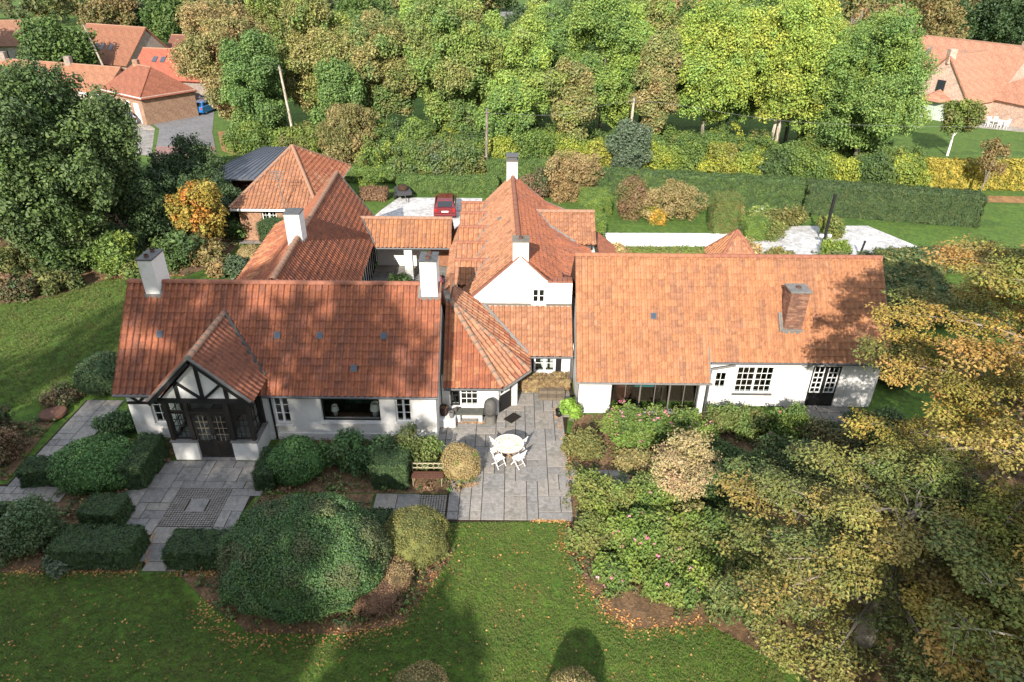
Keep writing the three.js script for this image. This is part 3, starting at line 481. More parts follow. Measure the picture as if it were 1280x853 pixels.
windowUnit(villa, [-2.3, 0.5, -25.3], [1, 0], 0.82, 1.02, { leaves: 1, cols: 3, rows: 3, depth: 0.06 }); windowUnit(villa, [-2.74, 0.5, -25.3], [1, 0], 0.43, 1.02, { leaves: 1, cols: 2, rows: 2, mat: MAT.black, depth: 0.06 });
{
  const dx = 0.72, dz = -0.8, L = Math.hypot(dx, dz);
  W(wallGeo([-0.6, 0, -25.3], dx, dz, [[0, 0], [L, 0], [L, 2.0], [0, 2.0]], [[0.06, L - 0.12, 0.0, 1.86]], 0.2));
  const d = mesh('door', [bx(0, 0.88, 0.03, 0.95, -0.05, 0), bx(0, 0.1, 0.95, 1.84, -0.05, 0), bx(0.78, 0.88, 0.95, 1.84, -0.05, 0), bx(0.1, 0.78, 1.74, 1.84, -0.05, 0)], MAT.black, villa); placeFacing(d, [-0.6 + dx * 0.06 / L, 0, -25.3 + dz * 0.06 / L], dx, dz); d.translateZ(-0.05);
  mesh('glass', bx(0.1, 0.78, 0.95, 1.74, -0.03, -0.024), MAT.glass, d); mesh('glazing_bars', [bx(0.1, 0.78, 0.95, 1.0, -0.04, 0.004), bx(0.1, 0.15, 1.0, 1.74, -0.04, 0.004), bx(0.73, 0.78, 1.0, 1.74, -0.04, 0.004), bx(0.15, 0.73, 1.69, 1.74, -0.04, 0.004), bx(0.425, 0.455, 1.0, 1.69, -0.04, 0), bx(0.15, 0.73, 1.33, 1.36, -0.039, -0.001)], MAT.whitePaint, d);
  mesh('door_handle', bx(0.04, 0.07, 0.9, 1.05, 0, 0.05), MAT.leadPale, d);
}
W(bx(0.1, 0.26, 0, 1.75, -26.24, -26.08), MAT.white, 'post');
W(wallGeo([0.12, 0, -26.25], 0, -1, [[0, 0], [1.75, 0], [1.75, 2.1], [0, 2.1]], [], 0.25));
mesh('floor', bx(-3.1, 0.0, 0.02, 0.1, -29.0, -26.2), MAT.floorIn, villa);
// --- recessed link ---
const eF = slope(villa, [[0.78, 1.8, -27.6], [2.84, 1.8, -27.6], [2.84, 3.45, -29.4], [-1.44, 3.45, -29.4]], 'pale', bag, { seed: 14, second: 'worn' });
flashing([up(VB, 0.1), up(GV, 0.1)], 0.16, MAT.leadPale); flashing([[GV[0], 3.5, -29.36], [2.84, 3.5, -29.36]], 0.09, MAT.mortar);
gutter(villa, [0.9, 1.73, -27.51], [2.86, 1.73, -27.51], MAT.gutter, 0.055); mesh('drain_pipe', rod(V(2.78, 0.1, -27.55), V(2.78, 1.72, -27.55), 0.04), MAT.gutter, villa);
W(wallGeo([0.12, 0, -28.0], 1, 0, [[0, 0], [2.8, 0], [2.8, 2.1], [0, 2.1]], [[0.95, 1.95, 0.62, 1.58]], 0.28));
windowUnit(villa, [1.07, 0.62, -28.0], [1, 0], 1.0, 0.96, { leaves: 2, cols: 1, rows: 2, depth: 0.04, fw: 0.07 });
for (const x of [0.78, 2.1]) { const s = mesh('shutter', bx(x, x + 0.27, 0.62, 1.58, -28.0, -27.96), MAT.black, villa); }

// --- main house: ridge runs away from the patio ---
const DX = (z) => 0.35 + 0.0315 * (z + 29.5), zN = -29.5, zFar = -42.2;
const off = (o, y, z) => [DX(z) + o, y, z];
const dL1 = slope(villa, [off(-2.656, 3.4, zFar), off(-2.656, 3.4, zN), off(0, 6, zN), off(0, 6, zFar)], 'pale', bag, { seed: 15, second: 'worn' });
slope(villa, [off(-3.78, 2.3, zFar), off(-3.78, 2.3, -33.4), off(-2.656, 3.4, -33.4), off(-2.656, 3.4, zFar)], 'pale', bag, { seed: 16, second: 'worn' });
const dR1 = slope(villa, [off(2.05, 4.3, zN), off(2.05, 4.3, zFar), off(0, 6, zFar), off(0, 6, zN)], 'red', bag, { seed: 17, second: 'brown' });
slope(villa, [off(4.2, 3.4, -31.4), off(4.2, 3.4, zFar), off(2.05, 4.3, zFar), off(2.05, 4.3, -31.4)], 'red', bag, { seed: 18, second: 'brown' });
ridgeTiles(dL1.roof, off(0, 6.06, zN), off(0, 6.06, zFar), { seed: 19, mat: MAT.ridge });
W(wallGeo([-2.95, 0, -29.4], 1, 0, [[0, 0], [5.78, 0], [5.78, 4.72], [4.72, 4.72], [4.5, 4.86], [3.32, 5.98], [3.28, 5.98], [0, 2.9]], [[3.9, 4.5, 3.62, 4.36]], 0.28));
windowUnit(villa, [0.95, 3.62, -29.4], [1, 0], 0.6, 0.74, { leaves: 2, cols: 1, rows: 2, depth: 0.05, fw: 0.055 });
mesh('coping', bar(V(-2.98, 2.93, -29.53), V(0.3, 6.03, -29.53), 0.05, 0.34), MAT.ridge, villa); mesh('coping', bar(V(0.42, 6.02, -29.53), V(1.62, 4.87, -29.53), 0.05, 0.34), MAT.ridge, villa);
for (let i = 0; i < 5; i++) mesh('coping_tile', bx(1.66 + i * 0.235, 1.885 + i * 0.235, 4.73, 4.82, -29.8, -29.33, 0.02), MAT.ridge, villa);
chimney(0.0, 0.74, -29.397, -30.1, 5.4, 6.72, MAT.white, { pots: 1, cap: MAT.mortar });
{ const c = chimney(-0.42, 0.26, -41.75, -42.4, 5.6, 7.0, MAT.white, { pots: 0, cap: MAT.mortar }); mesh('cowl', [bx(-0.36, 0.2, 7.06, 7.3, -42.34, -41.81), bx(-0.46, 0.3, 7.3, 7.38, -42.44, -41.71)], MAT.gutter, c); }
W(wallGeo([DX(zFar) + 4.0, 0, zFar + 0.1], -1, 0, [[0, 0], [7.6, 0], [7.6, 2.3], [4.0, 5.85], [1.95, 4.15], [0, 3.3]], [], 0.25));
mesh('verge', [bar(V(...off(-3.7, 2.42, zFar)), V(...off(0, 6.06, zFar)), 0.1, 0.12), bar(V(...off(0, 6.06, zFar)), V(...off(2.05, 4.38, zFar)), 0.1, 0.12), bar(V(...off(2.05, 4.38, zFar)), V(...off(4.2, 3.48, zFar)), 0.1, 0.12)], MAT.leadPale, villa);
W(wallGeo([DX(-33.4) - 3.4, 0, zFar], -0.0, 1, [[0, 0], [8.7, 0], [8.7, 2.35], [0, 2.35]], [], 0.25));
W(bx(-3.35, -2.5, 0, 3.3, -33.5, -33.25), std({ color: lin(0.26, 0.12, 0.07), map: T.clay }));
[-32.4, -34.75, -37.1, -39.45, -41.35].forEach((z, i) => {
  const X = DX(z), yE = 3.6, yR = 4.5, hw = 0.9, x0 = X - 3.2, a = slope(villa, [[x0, yE, z + hw], [X - 2.44, yE, z + hw], [X - 1.53, yR, z], [x0, yR, z]], 'pale', bag, { seed: 30 + i, second: 'orange' });
  slope(villa, [[X - 2.44, yE, z - hw], [x0, yE, z - hw], [x0, yR, z], [X - 1.53, yR, z]], 'red', bag, { seed: 40 + i });
  ridgeTiles(a.roof, [x0, yR + 0.04, z], [X - 1.5, yR + 0.04, z], { seed: 50 + i, r: 0.11 });
  flashing([[X - 2.42, yE + 0.07, z + hw], [X - 1.5, yR + 0.09, z]], 0.1, MAT.leadPale); flashing([[X - 3.25, 3.02, z + 1.1], [X - 3.25, 3.02, z - 1.1]], 0.22, MAT.leadPale);
  W(wallGeo([X - 3.08, 2.85, z - 0.8], 0, 1, [[0, 0], [1.6, 0], [1.6, 0.8], [0.8, 1.58], [0, 0.8]], [], 0.12), MAT.white, 'dormer_front'); W(bx(X - 3.05, X - 2.3, 2.9, 3.62, z + 0.68, z + 0.8), i ? MAT.lead : std({ color: lin(0.26, 0.12, 0.07), map: T.clay }), 'dormer_cheek');
});
{ // dormer on the other slope
  const z = -38.7, X = DX(z), f = slope(villa, [[X + 3.48, 3.7, -36.7], [4.75, 3.7, -36.7], [4.75, 4.9, z], [X + 1.33, 4.9, z], [X + 2.05, 4.3, -37.7]], 'pale', bag, { seed: 60, second: 'worn' });
  slope(villa, [[4.75, 3.7, -40.7], [X + 3.48, 3.7, -40.7], [X + 2.05, 4.3, -39.7], [X + 1.33, 4.9, z], [4.75, 4.9, z]], 'red', bag, { seed: 61 });
  ridgeTiles(f.roof, [X + 1.3, 4.95, z], [4.75, 4.95, z], { seed: 62, mat: MAT.ridgePale });
  flashing([[X + 3.5, 3.78, -36.72], [X + 2.03, 4.4, -37.7], [X + 1.3, 4.98, z]], 0.12, MAT.leadPale);
  W(bx(3.3, 4.55, 2.9, 3.68, -37.0, -36.85), MAT.lead, 'dormer_cheek'); W(wallGeo([4.6, 2.9, -36.85], 0, -1, [[0, 0], [3.7, 0], [3.7, 0.75], [1.85, 1.9], [0, 0.75]], [[1.2, 2.5, 0.1, 0.9]], 0.1), MAT.lead, 'dormer_front'); W(bx(3.3, 4.5, 2.9, 3.68, -40.5, -40.4), MAT.lead, 'dormer_cheek');
  const g = slope(villa, [[6.15, 2.3, -32.6], [6.15, 2.3, -40], [4.85, 3.35, -40], [4.85, 3.35, -32.6]], 'brown', bag, { seed: 63 });
  W(bx(5.7, 5.9, 0, 2.4, -39.8, -32.8)); W(bx(4.4, 4.7, 0, 3.3, -42.0, -32.4));
}
for (const [x, z, y] of [[-0.75, -36.3, 4.95]]) { const m = mesh('vent_pipe', [rod(V(x, y, z), V(x, y + 0.4, z), 0.06, 0.06, 8), new THREE.CylinderGeometry(0.13, 0.13, 0.07, 10).translate(x, y + 0.42, z)], MAT.leadPale, villa); }

// --- wing B (studio) ---
const B = { x0: 2.85, x1: 16.8, yr: 6.2, zr: -29.1, ye: 2.6, ze: -25.9, xs: 8.7, yl: 1.9, zl: -25.278 };
const bSl = (y) => B.ze - (y - B.ye) / (B.yr - B.ye) * (B.ze - B.zr);
const bFront = slope(villa, [[B.xs, B.ye, B.ze], [B.x1, B.ye, B.ze], [B.x1, B.yr, B.zr], [B.xs, B.yr, B.zr]], 'orange', bag, { seed: 70, second: 'worn' });
const bLow = slope(villa, [[B.x0, B.yl, B.zl], [B.xs, B.yl, B.zl], [B.xs, B.yr, B.zr], [B.x0, B.yr, B.zr]], 'orange', bag, { seed: 71, second: 'worn' });
slope(villa, [[B.x1, B.ye, -32.3], [B.x0, B.ye, -32.3], [B.x0, B.yr, B.zr], [B.x1, B.yr, B.zr]], 'orange', bag, { seed: 72 });
ridgeTiles(bLow.roof, [B.x0, B.yr + 0.04, B.zr], [B.xs, B.yr + 0.04, B.zr], { seed: 73, mat: std({ color: lin(0.42, 0.17, 0.085), map: T.clay }) }); ridgeTiles(bFront.roof, [B.xs, B.yr + 0.04, B.zr], [B.x1, B.yr + 0.04, B.zr], { seed: 74 });
flashing([[B.xs, B.yl + 0.08, B.zl], [B.xs, B.ye + 0.45, bSl(B.ye + 0.4)]], 0.1, MAT.leadPale);
gutter(villa, [B.x0, B.yl - 0.05, B.zl + 0.09], [B.xs + 0.1, B.yl - 0.05, B.zl + 0.09], MAT.leadPale, 0.055); gutter(villa, [B.xs + 0.1, B.ye - 0.05, B.ze + 0.09], [B.x1, B.ye - 0.05, B.ze + 0.09], MAT.gutter, 0.06);
mesh('drain_pipe', rod(V(8.78, 0.05, -25.55), V(8.78, 2.3, -25.62), 0.05), MAT.gutter, villa); mesh('drain_pipe', rod(V(8.74, 2.35, -25.6), V(9.9, 2.42, -25.85), 0.05), MAT.leadPale, villa);
W(wallGeo([8.66, 0, -26.2], 1, 0, [[0, 0], [7.94, 0], [7.94, 2.65], [0, 2.65]], [[0.55, 1.1, 0.95, 1.85], [1.5, 3.2, 0.72, 2.15], [4.9, 6.2, 0.0, 2.2]], 0.3));
windowUnit(villa, [9.21, 0.95, -26.2], [1, 0], 0.55, 0.9, { leaves: 1, cols: 2, rows: 2, depth: 0.04 }); windowUnit(villa, [10.16, 0.72, -26.2], [1, 0], 1.7, 1.43, { leaves: 2, cols: 3, rows: 4, depth: 0.04, sill: MAT.lead });
for (let i = 0; i < 2; i++) { const d = mesh('door', [bx(0, 0.64, 0.02, 0.75, -0.05, 0), bx(0, 0.09, 0.75, 2.18, -0.05, 0), bx(0.55, 0.64, 0.75, 2.18, -0.05, 0), bx(0.09, 0.55, 2.1, 2.18, -0.05, 0)], MAT.black, villa); d.position.set(13.57 + i * 0.65, 0, -26.25); mesh('glass', bx(0.09, 0.55, 0.75, 2.1, -0.03, -0.024), MAT.glass, d); const bars = [bx(0.08, 0.56, 0.75, 0.79, -0.04, 0.006), bx(0.08, 0.12, 0.79, 2.1, -0.04, 0.006), bx(0.52, 0.56, 0.79, 2.1, -0.04, 0.006), bx(0.305, 0.335, 0.79, 2.1, -0.04, 0.005)]; for (let k = 1; k < 5; k++) bars.push(bx(0.12, 0.52, 0.75 + k * 0.27 - 0.015, 0.75 + k * 0.27 + 0.015, -0.039, 0.004)); mesh('glazing_bars', bars, MAT.whitePaint, d); }
W(wallGeo([16.6, 0, -26.203], 0, -1, [[0, 0], [5.8, 0], [5.8, 2.6], [2.9, 5.85], [0, 2.6]], [], 0.3));
W(wallGeo([3.0, 0, -25.55], 1, 0, [[0, 0], [5.66, 0], [5.66, 1.85], [0, 1.85]], [[1.45, 5.4, 0.08, 1.72]], 0.25));
W(wallGeo([3.0, 0, -29.4], 0, 1, [[0, 0], [3.846, 0], [3.846, 1.85], [3.4, 2.3], [0.25, 5.9], [0, 5.9]], [], 0.25));
W(wallGeo([8.66, 0, -25.56], 0, -1, [[0, 0], [0.65, 0], [0.65, 2.5], [0, 1.9]], [], 0.2)); W(bx(3.1, 16.4, 0, 2.7, -32.1, -31.9));
mesh('floor', bx(3.1, 16.3, 0.02, 0.08, -31.9, -26.5), MAT.floorIn, villa);
windowUnit(villa, [4.45, 0.08, -25.55], [1, 0], 3.95, 1.64, { leaves: 3, cols: 2, rows: 1, mat: std({ color: lin(0.16, 0.14, 0.12), roughness: 0.6 }), depth: 0.05, fw: 0.04, bar: 0.03 });
for (const [x, y] of [[6.3, 4.1]]) glassTile(bLow, x, y, bSl);
// brick chimney on wing B
{
  const x0 = 12.05, x1 = 12.85, z0 = -26.75, z1 = -27.5, y0 = 3.0, y1 = 5.55, c = mesh('brick_chimney', bx(x0 + 0.012, x1 - 0.012, y0, y1, z1 + 0.012, z0 - 0.012), std({ color: lin(0.42, 0.37, 0.31), map: T.stone }), villa), r = rngOf(88), sets = [[], [], [], []];
  for (let k = 0; k * 0.075 + y0 < y1 - 0.03; k++) { const y = y0 + k * 0.075; for (const [ax, az, len, ux, uz] of [[x0, z0, x1 - x0, 1, 0], [x0, z1, z0 - z1, 0, 1], [x1, z1, z0 - z1, 0, 1]]) for (let s = (k % 2) * -0.11; s < len; s += 0.222) { const a = Math.max(0.002, s), b = Math.min(len - 0.002, s + 0.21); if (b - a < 0.04) continue; const o = rr(r, -0.004, 0.006); sets[Math.floor(r() * 4)].push(ux ? bx(ax + a, ax + b, y, y + 0.063, az - 0.03, az + o) : bx(ax === x0 ? ax - o : ax - 0.03, ax === x0 ? ax + 0.03 : ax + o, y, y + 0.063, az + a, az + b)); } }
  [[0.30, 0.14, 0.085], [0.24, 0.11, 0.07], [0.36, 0.19, 0.12], [0.20, 0.10, 0.07]].forEach((q, i) => { const m = mesh('bricks', sets[i], std({ color: lin(...q), map: T.clay, roughness: 0.9 }), c); m.userData.kind = 'stuff'; });
  mesh('chimney_cap', bx(x0 - 0.06, x1 + 0.06, y1, y1 + 0.1, z1 - 0.06, z0 + 0.06, 0.02), MAT.leadPale, c); mesh('flue', new THREE.CylinderGeometry(0.11, 0.11, 0.1, 12).translate(12.45, y1 + 0.12, -27.12), MAT.batten, c);
  flashing([[x0 - 0.06, 4.25, bSl(4.25) + 0.05], [x0 - 0.06, 3.62, -26.72], [x1 + 0.05, 3.62, -26.72]], 0.2, MAT.leadPale);
}
// --- wing behind A, with half-timbered court side ---
const RX = (z) => -10.4 + 0.0516 * (z + 27.5), wN = -26.9, wF = -43.0, ro = (o, y, z) => [RX(z) + o, y, z];
const w2 = slope(villa, [ro(2.35, 2.5, wN), ro(2.35, 2.5, wF), ro(0, 5.8, wF), ro(0, 5.8, wN)], 'brown', bag, { seed: 80, second: 'red' });
slope(villa, [ro(-2.3, 3.4, wF), ro(-2.3, 3.4, wN), ro(0, 5.8, wN), ro(0, 5.8, wF)], 'red', bag, { seed: 81 });
slope(villa, [ro(-4.3, 2.4, wF), ro(-4.3, 2.4, -29.6), ro(-2.3, 3.4, -29.6), ro(-2.3, 3.4, wF)], 'red', bag, { seed: 82, second: 'orange' });
ridgeTiles(w2.roof, ro(0, 5.86, wN), ro(0, 5.86, wF), { mat: MAT.ridgePale, seed: 83, r: 0.15 });
mesh('verge', [bar(V(...ro(0, 5.9, wF)), V(...ro(2.35, 2.6, wF)), 0.14, 0.16), bar(V(...ro(0, 5.9, wF)), V(...ro(-2.3, 3.5, wF)), 0.14, 0.16)], MAT.mortar, villa);
chimney(-11.15, -10.4, -31.9, -32.7, 4.4, 7.05, MAT.white, { pots: 0 });
{
  const a = V(...ro(2.05, 0, -29.6)), b = V(...ro(2.05, 0, wF + 0.2)), d = b.clone().sub(a), L = d.length();
  W(wallGeo([a.x, 0, a.z], d.x, d.z, [[0, 0], [L, 0], [L, 2.6], [0, 2.6]], [], 0.25)); for (let s = 0.4; s < L; s += 0.75) { const p = a.clone().addScaledVector(d, s / L); mesh('timber', bar(V(p.x + 0.02, 0.05, p.z), V(p.x + 0.02, 2.55, p.z), 0.13, 0.06), MAT.black, villa); }
  W(wallGeo([b.x, 0, b.z], -1, 0, [[0, 0], [6.1, 0], [6.1, 2.4], [4.2, 3.4], [2.05, 5.6], [0, 2.6]], [], 0.25)); W(bx(-14.6, -14.4, 0, 2.4, wF + 0.2, -29.6));
}
// --- covered link across the court ---
const w3 = slope(villa, [[-8.53, 2.3, -39.5], [-3.8, 2.3, -39.5], [-3.8, 3.6, -40.9], [-9.52, 3.6, -40.9]], 'orange', bag, { seed: 90, second: 'worn' });
slope(villa, [[-3.8, 2.3, -42.3], [-8.6, 2.3, -42.3], [-9.5, 3.6, -40.9], [-3.8, 3.6, -40.9]], 'orange', bag, { seed: 91 });
ridgeTiles(w3.roof, [-9.5, 3.65, -40.9], [-3.8, 3.65, -40.9], { seed: 92, mat: MAT.ridgePale }); gutter(villa, [-8.5, 2.24, -39.4], [-3.85, 2.24, -39.4], MAT.gutter, 0.06); flashing([[-8.5, 2.4, -39.5], [-9.5, 3.7, -40.9]], 0.12, MAT.lead);
W(bx(-6.75, -6.25, 0, 2.2, -40.0, -39.6, 0.02), MAT.white, 'pillar'); W(bx(-8.9, -5.9, 0, 2.3, -42.1, -41.9)); W(bx(-5.4, -3.8, 0, 2.3, -42.1, -41.9), std({ color: lin(0.34, 0.15, 0.08), map: T.clay })); W(bx(-8.9, -3.8, 2.12, 2.24, -39.75, -39.6), MAT.darkWood, 'beam');
layTiles(bag, 300);

// ================= brick cottage and carport =================
const brickMat = std({ color: lin(0.42, 0.24, 0.15), map: T.brick, bumpMap: T.bump, bumpScale: 0.01, roughness: 0.9 });
{
  const c = thing('brick_cottage', 'small brown brick cottage with a pyramid tile roof beside the carport', 'cottage'), b2 = [];
  const q = [[-19.6, 2.5, -45.7], [-13.5, 2.5, -45.7], [-13.5, 2.5, -56.3], [-19.6, 2.5, -56.3]], ap = [-16.4, 5.4, -51.2];
  const s0 = slope(c, [q[0], q[1], ap], 'pale', b2, { seed: 100 }), s1 = slope(c, [q[1], q[2], ap], 'red', b2, { seed: 101, second: 'pale' }); slope(c, [q[2], q[3], ap], 'red', b2, { seed: 102 }); slope(c, [q[3], q[0], ap], 'pale', b2, { seed: 103 });
  for (let i = 0; i < 4; i++) ridgeTiles(s0.roof, up(ap, 0.05), up(q[i], 0.07), { mat: MAT.ridgePale, seed: 104 + i });
  layTiles(b2, 0);
  mesh('wall', wallGeo([-19.2, 0, -46.1], 1, 0, [[0, 0], [5.3, 0], [5.3, 2.5], [0, 2.5]], [[1.55, 2.6, 1.05, 2.3], [3.9, 4.9, 1.05, 2.3]], 0.3), brickMat, c); mesh('wall', bx(-19.2, -18.9, 0, 2.5, -55.9, -46.4), brickMat, c); mesh('wall', bx(-14.2, -13.9, 0, 2.5, -55.9, -46.4), brickMat, c); mesh('wall', bx(-18.9, -14.2, 0, 2.5, -55.9, -55.6), brickMat, c);
  windowUnit(c, [-17.65, 1.05, -46.1], [1, 0], 1.05, 1.25, { leaves: 2, cols: 2, rows: 3, fw: 0.08 }); windowUnit(c, [-15.3, 1.05, -46.1], [1, 0], 1.0, 1.25, { leaves: 2, cols: 2, rows: 3, fw: 0.08 });
  mesh('fascia', [bx(-19.6, -13.5, 2.34, 2.5, -45.72, -45.62), bx(-13.56, -13.46, 2.34, 2.5, -56.3, -45.72), bx(-19.64, -19.54, 2.34, 2.5, -56.3, -45.72)], MAT.whitePaint, c);
  const ae = [rod(V(-15.75, 2.5, -45.55), V(-15.95, 5.3, -45.6), 0.03)]; for (let i = 0; i < 5; i++) ae.push(rod(V(-16.4 + i * 0.02, 5.15 - i * 0.12, -45.6 + i * 0.04), V(-15.45, 5.15 - i * 0.12, -45.6 + i * 0.04), 0.018)); for (let i = 0; i < 4; i++) ae.push(rod(V(-16.25 + i * 0.22, 5.1, -45.95), V(-16.25 + i * 0.22, 5.1, -45.25), 0.015)); mesh('aerial', ae, MAT.leadPale, c);
}
{
  const c = thing('carport', 'dark timber carport with a flat blue-grey standing seam metal roof', 'carport'), y = 2.85, q = [[-24.3, -51.2], [-18.9, -51.5], [-19.5, -61.0], [-22.1, -61.0]];
  const metal = std({ color: lin(0.40, 0.46, 0.60), metalness: 0.3, roughness: 0.42, map: T.stone }); mesh('roof', ground2(q, y, 0.12), metal, c);
  for (let i = 0; i <= 12; i++) { const t = i / 12, a = V(lerp(q[0][0], q[1][0], t), y + 0.02, lerp(q[0][1], q[1][1], t)), b = V(lerp(q[3][0], q[2][0], t), y + 0.02, -61.0); mesh('seam', bar(a, b, 0.04, 0.05), metal, c); }
  mesh('fascia', bar(V(q[0][0], y - 0.09, q[0][1] + 0.03), V(q[1][0], y - 0.09, q[1][1] + 0.03), 0.05, 0.2), MAT.darkWood, c); mesh('fascia', bar(V(q[0][0], y - 0.09, q[0][1]), V(q[3][0], y - 0.09, q[3][1]), 0.05, 0.2), MAT.darkWood, c);
  const tim = std({ color: lin(0.13, 0.055, 0.035), map: T.wood }); for (let i = 0; i < 22; i++) mesh('plank', bx(-22.5 + i * 0.16, -22.355 + i * 0.16, 0, 2.7, -52.4, -52.36), tim, c); mesh('wall', bx(-22.5, -19.2, 0, 2.7, -59.8, -52.5), MAT.darkWood, c); for (const [x, z] of [[-24.0, -51.5], [-19.2, -51.8]]) mesh('post', bx(x, x + 0.15, 0, 2.73, z - 0.15, z), MAT.darkWood, c);
  mesh('window', bx(-21.6, -20.7, 1.1, 1.9, -52.34, -52.3), MAT.darkGlass, c);
}
// ---------- sheets on the ground ----------
const gravelMat = std({ map: T.gravel, color: lin(1.1, 1.09, 1.12), bumpMap: T.bump, bumpScale: 0.02, roughness: 1 });
const joint = std({ color: lin(0.16, 0.17, 0.11), map: T.soil, roughness: 1 });
const P1 = {
  patio: [[-2.35, -18.6], [2.12, -18.75], [2.35, -21], [2.3, -23.2], [2.6, -25.5], [2.95, -26.2], [2.95, -28.2], [0.1, -28.2], [0.1, -26.1], [-0.6, -25.28], [-3.25, -25.28], [-3.15, -22.6], [-2.6, -22.2], [-2.35, -20.2]],
  porch: [[-13.95, -21.95], [-9.75, -21.95], [-9.75, -20.4], [-10.05, -19.0], [-10.15, -18.0], [-11.4, -16.35], [-12.55, -16.35], [-13.1, -18.0], [-14.3, -18.4], [-14.95, -19.65]],
  side: [[-19.75, -26.2], [-18.05, -26.2], [-18.05, -20.45], [-17.2, -20.45], [-17.2, -19.5], [-22.6, -19.5], [-22.6, -20.45], [-19.75, -20.45]],
  steppers: [[2.35, -21.6], [4.7, -21.5], [4.7, -20.75], [2.35, -20.75]],
  strip: [[-5.2, -20.1], [-2.36, -20.1], [-2.36, -18.65], [-5.2, -18.65]],
  court: [[-9.0, -41.8], [-3.6, -41.8], [-3.6, -31], [-8.2, -31]],
  cottage: [[-20.9, -47.6], [-19.0, -45.3], [-15.5, -45.3], [-15.5, -46.1], [-19.2, -46.1], [-19.2, -49]],
  studio: [[12.6, -26.2], [15.6, -26.2], [15.6, -24.9], [12.6, -24.9]],
};
const inPoly = (poly, x, z) => { let c = false; for (let i = 0, j = poly.length - 1; i < poly.length; j = i++) { const [a, b] = poly[i], [d, e] = poly[j]; if ((b > z) !== (e > z) && x < (d - a) * (z - b) / (e - b) + a) c = !c; } return c; };
const slabGeo = {};
function flags(name, poly, cell, seed, { skip = null, tints = stoneTints, y = 0.03 } = {}) {
  const base = struct(name, ground2(poly, 0.004), joint), r = rngOf(seed), xs = poly.map((p) => p[0]), zs = poly.map((p) => p[1]);
  const x0 = Math.min(...xs), z0 = Math.min(...zs), nx = Math.ceil((Math.max(...xs) - x0) / cell), nz = Math.ceil((Math.max(...zs) - z0) / cell), occ = new Uint8Array(nx * nz);
  for (let j = 0; j < nz; j++) for (let i = 0; i < nx; i++) { const cx = x0 + (i + 0.5) * cell, cz = z0 + (j + 0.5) * cell; if (!inPoly(poly, cx, cz) || (skip && skip(cx, cz))) occ[j * nx + i] = 1; }
  for (let j = 0; j < nz; j++) for (let i = 0; i < nx; i++) {
    if (occ[j * nx + i]) continue; const [w, h] = [[2, 2], [2, 1], [3, 2], [1, 2], [2, 2], [2, 3], [1, 1], [2, 1]][Math.floor(r() * 8)];
    let bw = 0, bh = 0; const free = (a, b) => i + a < nx && j + b < nz && !occ[(j + b) * nx + i + a];
    while (bw < w && free(bw, 0)) bw++; bh = 1; grow: while (bh < h) { for (let a = 0; a < bw; a++) if (!free(a, bh)) break grow; bh++; }
    for (let b = 0; b < bh; b++) for (let a = 0; a < bw; a++) occ[(j + b) * nx + i + a] = 1;
    const k = `${bw},${bh},${cell}`; slabGeo[k] ??= [0, 1, 2].map((q) => { const gg = bx(-bw * cell / 2 + 0.011, bw * cell / 2 - 0.011, -0.04, 0, -bh * cell / 2 + 0.011, bh * cell / 2 - 0.011, 0.012), uv = gg.attributes.uv; for (let n = 0; n < uv.count; n++) uv.setXY(n, uv.getX(n) + q * 0.63, uv.getY(n) + q * 0.37); return gg; });
    const m = mesh('slab', slabGeo[k][Math.floor(r() * 3)], tints[Math.floor(r() * tints.length)], base); m.position.set(x0 + (i + bw / 2) * cell, y + rr(r, -0.004, 0.004), z0 + (j + bh / 2) * cell); m.rotation.set(rr(r, -0.006, 0.006), rr(r, -0.004, 0.004), rr(r, -0.006, 0.006));
  }
  return base;
}
function setts(base, x0, x1, z0, z1, s, seed, skip) { const r = rngOf(seed), g = []; for (let x = x0; x < x1 - s * 0.5; x += s) for (let z = z0; z < z1 - s * 0.5; z += s) if (!skip || !skip(x + s / 2, z + s / 2)) g.push(bx(x + 0.008, x + s - 0.008, 0, 0.03 + rr(r, -0.012, 0.008), z + 0.008, z + s - 0.008, 0.015)); const m = mesh('cobbles', g, std({ color: lin(0.72, 0.68, 0.64), map: T.stone, roughness: 0.95 }), base); m.userData.kind = 'stuff'; }
flags('patio', P1.patio, 0.43, 5);
const inset = (x, z) => x > -12.72 && x < -11.02 && z > -20.34 && z < -18.43;
{ const b = flags('porch_path', P1.porch, 0.41, 6, { skip: inset }); setts(b, -12.95, -10.86, -20.48, -18.25, 0.1, 9, (x, z) => (Math.abs(x + 11.85) < 0.36 && Math.abs(z + 19.38) < 0.34)); const m = mesh('slab', bx(-12.2, -11.5, -0.01, 0.03, -19.71, -19.05, 0.012), stoneTints[0], b); }
flags('side_path', P1.side, 0.42, 7); flags('stepping_path', P1.steppers, 0.4, 8); flags('courtyard', P1.court, 0.45, 12, { tints: stoneTints.slice(1, 4) }); flags('cottage_path', P1.cottage, 0.5, 13); flags('studio_step', P1.studio, 0.5, 14);
{ const b = flags('cobble_strip', P1.strip, 0.42, 10, { skip: (x, z) => x > -3.5 }); setts(b, -3.65, -2.4, -20.05, -18.7, 0.1, 11, (x) => false); }
